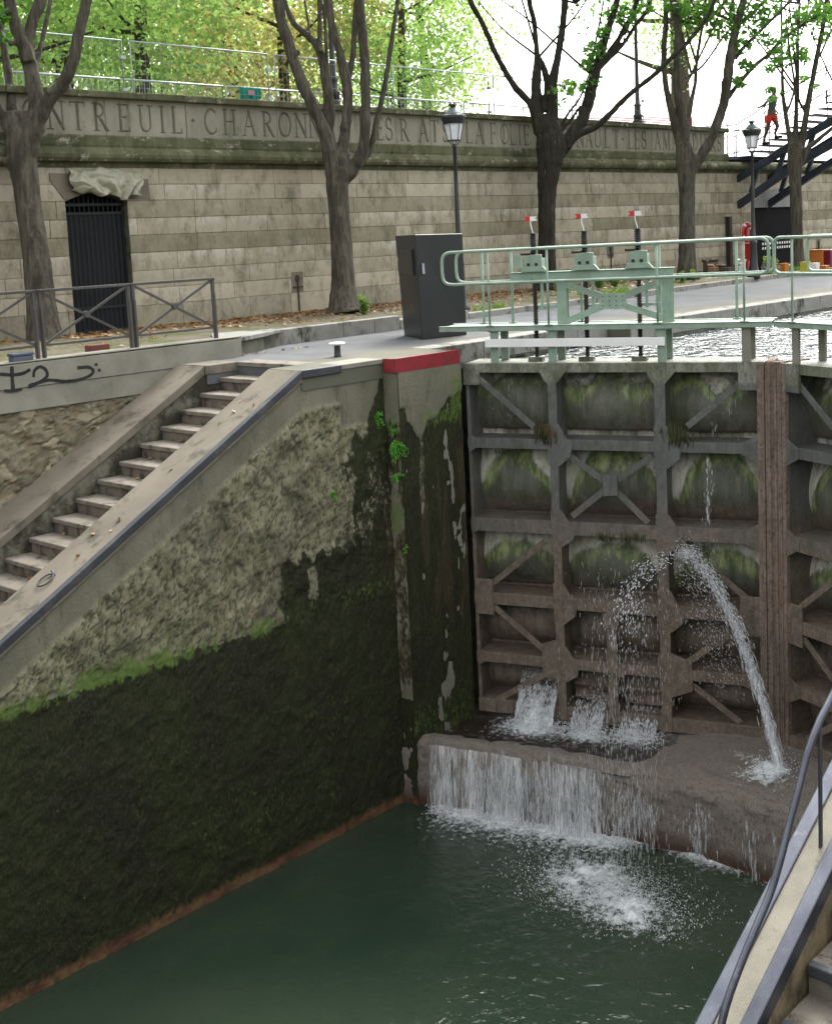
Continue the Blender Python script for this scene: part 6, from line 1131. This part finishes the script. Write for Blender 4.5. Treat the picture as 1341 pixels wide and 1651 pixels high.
carton(1220, 1229, 423, 437, 0, DARKIN, 'plastic_crate', 'dark crate just right of the lamp base', 'crate', rz=.1, fl=False); carton(1234, 1248, 422, 437, 0, BLUEP, 'plastic_crate', 'blue crate in front of the dark archway', 'crate', rz=.1, fl=False)
carton(1261, 1275, 425, 439, 0, ORANGE, 'plastic_crate', 'orange crate left of the slender fifth trunk', 'crate', rz=.1, fl=False); carton(1294, 1311, 422, 438, 0, YELLOW, 'shopping_bag', 'bright yellow bag with a green mark, right of the fifth trunk', 'bag', rz=0, fl=False)
carton(1310, 1326, 424, 438, 0, WHITEP, 'shopping_bag', 'white bag between the yellow bag and an orange one', 'bag', rz=0, fl=False); carton(1325, 1342, 428, 438, 0, ORANGE, 'plastic_crate', 'low orange crate at the right edge of the rubbish', 'crate', rz=0, fl=False)
a = ony(1335, 437, 16.6); m_ = MB(); m_.box(a[0]-.1, a[0]+.5, 16.5, 17.0, .1, .62); o = m_.build('storage_bin', DKRED, None, bevel=.03); tag(o, 'dark red bin at the right edge behind the orange crate', 'bin', kind='thing')
a = ony(1318, 424, 16.9); m_ = MB(); m_.box(a[0]-.16, a[0]+.14, 16.7, 17.1, .1, .62); m_.box(a[0]-.18, a[0]+.16, 16.68, 17.12, .60, .64); o = m_.build('orange_bin', ORANGE, None, bevel=.03); tag(o, 'taller orange brown bin behind the white bag', 'bin', kind='thing')

# leaf litter, weeds
n = 9000; x = rng.uniform(7, 48, n); t = rng.beta(2.6, 1.2, n); y0 = yfront(x); y = y0+.15+(19.95-y0)*t; msk = (vn(x*.9, y*1.3, 7)+.35*t) > .52; x, y = x[msk], y[msk]
tag(leaves('fallen_leaves', np.stack([x, y, earth_z(x, y)+.02], 1), .10, LITTER, None, 1.5), 'brown autumn leaves drifted along the foot of the wall', 'fallen leaves', kind='stuff')
def pile(C, lab, nm='fallen_leaves'): tag(leaves(nm, C, .068, LITTER, None, 1.2), lab, 'fallen leaves', kind='stuff')
C = []
for i in range(1, 15):
    for _ in range(13): C.append((10.47-.327*i+.30+rng.normal()*.02, 12.12+abs(rng.normal())*.28 if rng.random() < .6 else rng.uniform(12.1, 13.2), -.175*i+.012+rng.random()*.02))
for _ in range(26): C.append((rng.uniform(10.9, 12.4), 14.0-.05+(rng.random()*.1), .012))
for _ in range(10): x_ = rng.uniform(6.6, 9.6); C.append((x_, rng.uniform(11.6, 12.0), float(S(x_))+.012))
pile(C, 'a few dead leaves lying in the corners of the stairs')
def tufts(name, lab, spots_, hgt, mat, n_=9):
    m_ = MB()
    for (x, y, z_) in spots_:
        for _ in range(n_):
            a_ = random.uniform(0, 6.28); l_ = hgt*random.uniform(.5, 1.1); b = np.array([x+random.uniform(-.05, .05), y+random.uniform(-.05, .05), z_]); d = np.array([math.cos(a_), math.sin(a_), 0]); w_ = .006+.004*random.random(); s_ = np.array([-d[1], d[0], 0])*w_
            p1 = b+d*l_*.18+(0, 0, l_*.6); p2 = b+d*l_*.45+(0, 0, l_); m_.add([b-s_, b+s_, p1+s_*.8, p1-s_*.8, p2], [(0, 1, 2, 3), (3, 2, 4)])
    return tag(m_.build(name, mat), lab, 'grass', kind='stuff')
sp_ = []
for _ in range(900):
    x = rng.uniform(15.5, 42); y = yfront(x)+.12+abs(rng.normal())*.55
    if vn(np.array(x*.8), np.array(y*.8), 15) > .46: sp_.append((x, float(y), float(earth_z(np.array(x), np.array(y)))))
tufts('grass', 'short weedy grass along the inner side of the kerb', sp_, .11, GRASS)
def weed(px_, py_, lab, n_, h_, Y):
    b = ony(px_, py_, Y); b[2] = .1; r_ = thing('weed_plant', lab, 'weed', tuple(b), 'weeds sprouting along the tree strip'); m_ = MB(); C = []
    for _ in range(n_):
        e = b+np.array([random.uniform(-.5, .5)*h_, random.uniform(-.3, .3)*h_, random.uniform(.5, 1)*h_]); s_ = smooth_line([b, (b+e)/2+(0, 0, h_*.1), e], 5); m_.tube(s_, .004, 4)
        for p in s_[2:]: C.extend([p+rng.normal(size=3)*.035*h_/.4 for _ in range(5)])
    m_.build('stems', GRASS, r_); leaves('weed_leaves', C, .075, GRASS, r_)
weed(588, 505, 'bright green weed at the foot of the second tree', 7, .38, 17.6); weed(905, 480, 'leafy weed behind the left end of the cross braced frame', 8, .45, 17.2); weed(965, 478, 'tall thin weed seen above the riveted plate', 9, .5, 17.3); weed(992, 474, 'weed right of the riveted plate under the gear beam', 7, .4, 17.4); weed(1100, 458, 'small weed left of the fourth trunk base', 5, .3, 16.9); weed(1117, 456, 'small weed right of the fourth trunk base', 5, .28, 16.9); weed(1240, 441, 'green weed clump in the gap between the two gate rails', 9, .45, 16.6)

# ================================================================== FALLING WATER
def flp(Y): return np.interp(-np.asarray(Y), -fl[:, 1], fl[:, 0])
P, V_, W_ = [], [], []
for _ in range(3000):
    Y = rng.uniform(8.0, 10.95); 
    if vn(np.array(Y*7.0), np.array(1.0), 203) < .25+.35*rng.random() or rng.random() > .35+.65*min(1, max(0, (Y-8.0)/1.0)): continue
    ztop = -5.18-.30*max(0, 1-2.2*abs(float(vn(np.array(Y*3.1), np.array(4.0), 221))-.25)); h = rng.gamma(2, .11)+.04; z_ = rng.uniform(-6.05, ztop); P.append((float(flp(Y))-.035-.03-rng.random()*.06-.06*((-5.2-z_)/.85), Y, z_)); V_.append((0.0, rng.normal()*.004, -min(h, .6))); W_.append(rng.uniform(.005, .015))
for yc, wd_, nn_ in ((7.45, .09, 150), (6.75, .07, 50), (6.2, .18, 70), (9.6, .9, 0)):
    for _ in range(nn_): Y = yc+rng.normal()*wd_; z_ = rng.uniform(-6.05, -5.4); P.append((float(flp(Y))-.085-rng.random()*.06, Y, z_)); V_.append((0, rng.normal()*.01, -rng.uniform(.05, .35))); W_.append(rng.uniform(.006, .016))
wf_ = thing('sill_waterfall', 'white curtain of water running down the muddy sill into the lock', 'waterfall', (12, 9.6, -6.09)); spindles('water_streaks', P, V_, W_, FALL, wf_)['kind'] = 'stuff'
Yg_ = np.linspace(7.9, 11.0, 240); zg_ = np.linspace(-6.08, -5.16, 40); YY, ZZ_ = np.meshgrid(Yg_, zg_, indexing='ij'); XXs = np.interp(-YY, -fl[:, 1], fl[:, 0])-.075-.06*((-5.16-ZZ_)/.9)-.04*fbm(YY*9, ZZ_*1.2, 204, 3)
dn_ = .06+.50*sst(7.9, 9.4, YY)-.25*sst(10.9, 11.0, YY)+.75*(fbm(YY*5, YY*0, 251, 4)-.5)+.10*((-5.16-ZZ_)/.9)-.9*sst(8.15, 7.9, YY)
SHEETS = [(np.stack([XXs, YY, ZZ_], -1), np.stack([np.clip(dn_, -1, .8)]*3, -1))]
# foam, denser where the attribute is higher
k = NT('patchy_foam'); a = k.attr('zone'); f = k.noise(13, 6, None, .72, .6); al = k.ramp(k.math('ADD', f, k.math('MULTIPLY', a[0], .50)), .62, .98, 0, .95)
p = k.n('BsdfPrincipled'); p.inputs['Base Color'].default_value = (.86, .90, .91, 1); p.inputs['Roughness'].default_value = .5; k.l(k.bump(f, .8, .04), p.inputs['Normal']); tr = k.n('BsdfTransparent'); m = k.n('MixShader'); k.l(al, m.inputs[0]); k.l(tr.outputs[0], m.inputs[1]); k.l(p.outputs[0], m.inputs[2]); k.l(m.outputs[0], k.out.inputs[0]); PFOAM = k.m
Yg_ = np.linspace(5.6, 11.25, 300); Dg = np.linspace(0, 1.0, 50); YY, DD = np.meshgrid(Yg_, Dg, indexing='ij'); XXs = np.interp(-YY, -fl[:, 1], fl[:, 0])+.02-DD
dens = np.clip(sst(11.15, 10.9, YY)*sst(8.0, 8.5, YY)+.55*np.exp(-((YY-7.45)/.3)**2)+.35*sst(8.2, 7.9, YY), 0, 1.2)*np.exp(-DD/(.15+.24*sst(8, 9, YY)*sst(11.1, 10.4, YY)))*1.35
dens = dens+0.12*(fbm(YY*3, DD*4, 231, 3)-.5)
o = grid('foam', np.stack([XXs, YY, WZ+.012+.05*dens*fbm(YY*12, DD*12, 205, 3)], -1), PFOAM, None, {'zone': np.stack([dens]*3, -1)}, flip=True); tag(o, 'white foam line where the falling water meets the lock pool', 'foam', kind='stuff')
c0_ = onz(965, 1432, WZ); xx = np.linspace(-1.6, 1.6, 110); A_, B_ = np.meshgrid(xx, xx, indexing='ij'); g1 = .8*np.exp(-((A_-.12)/.40)**2-((B_-.25)/.42)**2)+.75*np.exp(-((A_+.25)/.32)**2-((B_+.55)/.5)**2)+.35*np.exp(-((A_)/.8)**2-((B_+.1)/1.0)**2); dens = g1*(.15+1.25*fbm(A_*6, B_*6, 206, 4))
o = grid('foam', np.stack([c0_[0]+A_, c0_[1]+B_, WZ+.012+.05*g1*fbm(A_*16, B_*16, 207, 3)], -1), PFOAM, None, {'zone': np.stack([np.clip(dens, 0, 1)]*3, -1)}); tag(o, 'churned white splash patch in the green pool below the leak', 'foam', kind='stuff')
P, V_, W_ = [], [], []
for _ in range(3600):
    a_ = rng.normal(); b_ = rng.normal(); P.append((c0_[0]-.05+a_*.30, c0_[1]-.15+b_*.55, WZ+.01+abs(rng.normal())*.05)); V_.append((rng.normal()*.010, rng.normal()*.010, rng.uniform(.006, .030))); W_.append(rng.uniform(.004, .012))
for _ in range(900): Y = rng.uniform(8.3, 11.0); P.append((float(flp(Y))-.08-abs(rng.normal())*.12, Y, WZ+.02+abs(rng.normal())*.06)); V_.append(rng.normal(size=3)*.018); W_.append(rng.uniform(.006, .018))
tag(spindles('splash_drops', P, V_, W_, DROP), 'small splash drops leaping from the foam on the pool', 'splash', kind='stuff')
# water shooting from the gate: two arcs of spray
def arc_spray(name, px_pts, D0_, D1_, n, spread0, spread1, lab, wmax=.03, lmax=.2, lmin=.02):
    pp = [atd(x, y, D0_+(D1_-D0_)*i/(len(px_pts)-1)) for i, (x, y) in enumerate(px_pts)]; ln = np.array(smooth_line(pp, 12)); P, V_, W_ = [], [], []
    for _ in range(n):
        t = rng.random()**.85; i = min(int(t*(len(ln)-2)), len(ln)-2); d = ln[i+1]-ln[i]; d /= np.linalg.norm(d); sp = spread0+(spread1-spread0)*t; P.append(ln[i]+(ln[i+1]-ln[i])*rng.random()+rng.normal(size=3)*sp); L_ = lmin+(lmax-lmin)*t*rng.random(); V_.append(d*L_+rng.normal(size=3)*.006); W_.append(rng.uniform(.006, wmax)*(1.1-.4*t))
    return tag(spindles(name, P, V_, W_, DROP), lab, 'water jet', kind='stuff')
def gdepth(x, y): r_ = ray(x, y); return float((GO-EYEP) @ GN/(r_ @ GN))
d0 = gdepth(1092, 885)-.12; e_ = onz(1256, 1245, -5.13); d1 = float((e_-EYEP) @ AX[2])
k = NT('veil_of_water'); a = k.attr('zone'); f = k.noise(1.0, 6, k.scale(42, 42, 2.6), .72); al = k.ramp(k.math('ADD', f, k.math('MULTIPLY', a[0], .50)), .66, 1.0, 0, .85)
p = k.n('BsdfPrincipled'); p.inputs['Base Color'].default_value = (.92, .94, .96, 1); p.inputs['Roughness'].default_value = .3; tr = k.n('BsdfTransparent'); m = k.n('MixShader'); k.l(al, m.inputs[0]); k.l(tr.outputs[0], m.inputs[1]); k.l(p.outputs[0], m.inputs[2]); k.l(m.outputs[0], k.out.inputs[0]); VEIL = k.m
jp = smooth_line([atd(x, y, d0+(d1-d0)*i/8) for i, (x, y) in enumerate([(1092, 886), (1118, 900), (1146, 934), (1172, 982), (1196, 1036), (1216, 1092), (1234, 1150), (1247, 1200), (1256, 1243)])], 10); G_ = []; Q_ = []
for i, p_ in enumerate(jp):
    t = i/(len(jp)-1); dd_ = jp[min(i+1, len(jp)-1)]-jp[max(i-1, 0)]; dd_ /= np.linalg.norm(dd_); a_ = np.cross(dd_, (0, 0, 1.0)) if abs(dd_[2]) < .9 else np.cross(dd_, (1.0, 0, 0)); a_ /= np.linalg.norm(a_); b_ = np.cross(dd_, a_); rr_ = (.075*(1-t)+.042*t)*(1+.25*math.sin(i*1.7)*.4)
    G_.append([p_+(a_*math.cos(q)+b_*math.sin(q))*rr_*(1+.3*(random.random()-.5)) for q in np.linspace(0, 2*math.pi, 13)]); Q_.append([[.05+.75*t**.8]*3]*13)
for P__, Q__ in SHEETS: grid('water_sheet', P__, VEIL, wf_, {'zone': Q__}, flip=True)
o = grid('water_jet', np.array(G_), VEIL, None, {'zone': np.array(Q_)}); tag(o, 'smooth rope of the long water arc, thickening towards the sill', 'water jet', kind='stuff')
arc_spray('water_jet', [(1092, 886), (1118, 900), (1146, 934), (1172, 982), (1196, 1036), (1216, 1092), (1234, 1150), (1247, 1200), (1256, 1243)], d0, d1, 2600, .055, .026, 'long arc of water jetting from the gate to the sill at right', .013, .26)
arc_spray('water_jet', [(1094, 890), (1112, 905), (1128, 940), (1142, 985), (1156, 1040), (1168, 1100)], d0, d0-.5, 900, .11, .17, 'loose spray falling inside the long water arc', .009, .04)
arc_spray('water_jet', [(1082, 902), (1062, 906), (1040, 922), (1022, 950), (1008, 990), (1000, 1040)], d0, d0-.9, 330, .06, .11, 'spray of separate drops thrown left from the gate leak', .024, .06, .03)
P, V_, W_ = [], [], []
for _ in range(1500):
    t = rng.random(); x = 1015+rng.normal()*38-25*t; y = 925+490*t+rng.normal()*25; P.append(atd(x, y, d0-.6-1.9*t+rng.normal()*.15)); V_.append((0, 0, -rng.uniform(.02, .10)-.05*t)); W_.append(rng.uniform(.002, .0055))
tag(spindles('water_drops', P, V_, W_, DROP), 'fine drops falling from the gate leak to the pool', 'water drops', kind='stuff')
P, V_, W_ = [], [], []
for x, y0, y1, n_, w_ in ((1143, 736, 842, 110, .018), (1147, 598, 700, 26, .008), (1174, 600, 668, 24, .008), (1184, 640, 720, 14, .006), (820, 604, 692, 24, .006), (792, 654, 685, 10, .006), (1126, 868, 905, 60, .012), (1150, 870, 925, 50, .009), (1200, 872, 905, 20, .006), (985, 905, 965, 12, .005), (1300, 600, 700, 14, .006)):
    for _ in range(n_):
        y = rng.uniform(y0, y1); xx_ = x+rng.normal()*(1.5+w_*90)+(y-y0)*(-.03 if x == 1143 else 0.03); P.append(atd(xx_, y, gdepth(xx_, y)+.05+.33*(w_ < .015)*.2)); V_.append((0, 0, -rng.uniform(.04, .16))); W_.append(w_*rng.uniform(.5, 1.1))
tag(spindles('water_drips', P, V_, W_, FALL), 'thin dribbles of leaking water down the gate plates', 'water drips', kind='stuff')
# sluice outlets
def outlet(a0, a1, z0, lab, dn):
    root = thing('sluice_outflow', lab, 'outflow', tuple(LF.p((a0+a1)/2, -5.2, .1)), 'white outflows under the gate'); us = np.linspace(a0, a1, 30); ts_ = np.linspace(0, 1, 30); A_, T_ = np.meshgrid(us, ts_, indexing='ij')
    Z_ = z0+(-5.22-z0)*T_**1.6-0.02*fbm(A_*22, T_*3, 208, 3); O_ = -.33+.62*T_+.10*(fbm(A_*13, T_*4, 209, 3)-.5); base = LF.p(0, 0, 0)
    Pg = base[None, None]+A_[..., None]*LF.d+O_[..., None]*LF.n+np.stack([0*A_, 0*A_, Z_], -1); dens = np.clip(dn*(.18+.62*T_)+.75*(fbm(A_*14, T_*1.6, 210, 3)-.45), 0, 1); grid('flow_sheet', Pg, PFOAM, root, {'zone': np.stack([dens]*3, -1)})
    P, V_, W_ = [], [], []
    for _ in range(int(420*dn)): t = rng.random(); P.append(LF.p(rng.uniform(a0, a1), z0+(-5.2-z0)*t**1.6+.02, -.33+.62*t+.05*rng.random())); V_.append(LF.n*.05+np.array([0, 0, -.09*t])+rng.normal(size=3)*.006); W_.append(rng.uniform(.004, .011))
    for _ in range(int(500*dn)): P.append(LF.p(rng.uniform(a0-.1, a1+.1), -5.20+abs(rng.normal())*.035, .30+rng.normal()*.14)); V_.append(rng.normal(size=3)*.016); W_.append(rng.uniform(.006, .016))
    spindles('flow_drops', P, V_, W_, DROP, root)['kind'] = 'stuff'
outlet(.62, 1.17, -4.62, 'broad white outflow left of the first gate upright', 1.0); outlet(1.42, 1.84, -4.92, 'middle white outflow below the shutter slats', .8); outlet(2.08, 2.58, -5.02, 'low frothing outflow at the right shutter', .75)
Ab, Ob = np.meshgrid(np.linspace(0.25, 2.9, 120), np.linspace(-.2, 1.15, 70), indexing='ij'); dens = .9*np.exp(-((Ab-.9)/.42)**2-((Ob-.35)/.28)**2)+.75*np.exp(-((Ab-1.7)/.3)**2-((Ob-.42)/.22)**2)+.7*np.exp(-((Ab-2.35)/.3)**2-((Ob-.32)/.2)**2)+.25*fbm(Ab*3+Ob*2, Ob*6, 211, 4)
Pg = LF.p(0, -5.225, 0)[None, None]+Ab[..., None]*LF.d+Ob[..., None]*LF.n; Pg[..., 2] += .05*dens*fbm(Ab*14, Ob*14, 212, 3)
o = grid('foam', Pg, PFOAM, None, {'zone': np.stack([np.clip(dens, 0, 1)]*3, -1)}); tag(o, 'swirling foam on the brown water of the sill basin', 'foam', kind='stuff')
j = onz(1252, 1238, -5.12); A_, B_ = np.meshgrid(np.linspace(-.75, .75, 80), np.linspace(-.9, .9, 90), indexing='ij'); dens = 1.0*np.exp(-((A_+.12)/.22)**2-(B_/.20)**2)+.55*np.exp(-((A_+.42)/.22)**2-((B_+.02)/.3)**2)+.35*np.exp(-((A_-.02)/.14)**2-((B_-.4)/.35)**2)
o = grid('foam', np.stack([j[0]+A_, j[1]+B_, -5.09-.03*np.abs(A_)+.05*dens*fbm(A_*14, B_*14, 213, 3)], -1), PFOAM, None, {'zone': np.stack([np.clip(dens, 0, 1)]*3, -1)}); tag(o, 'splashing foam where the long jet strikes the sill', 'foam', kind='stuff')
P = j+rng.normal(size=(420, 3))*np.array([.22, .15, .03])+np.array([-.12, 0, .06]); tag(spindles('splash_drops', P, rng.normal(size=(420, 3))*.018, rng.uniform(.005, .014, 420), DROP), 'drops bouncing up at the foot of the long jet', 'splash', kind='stuff')
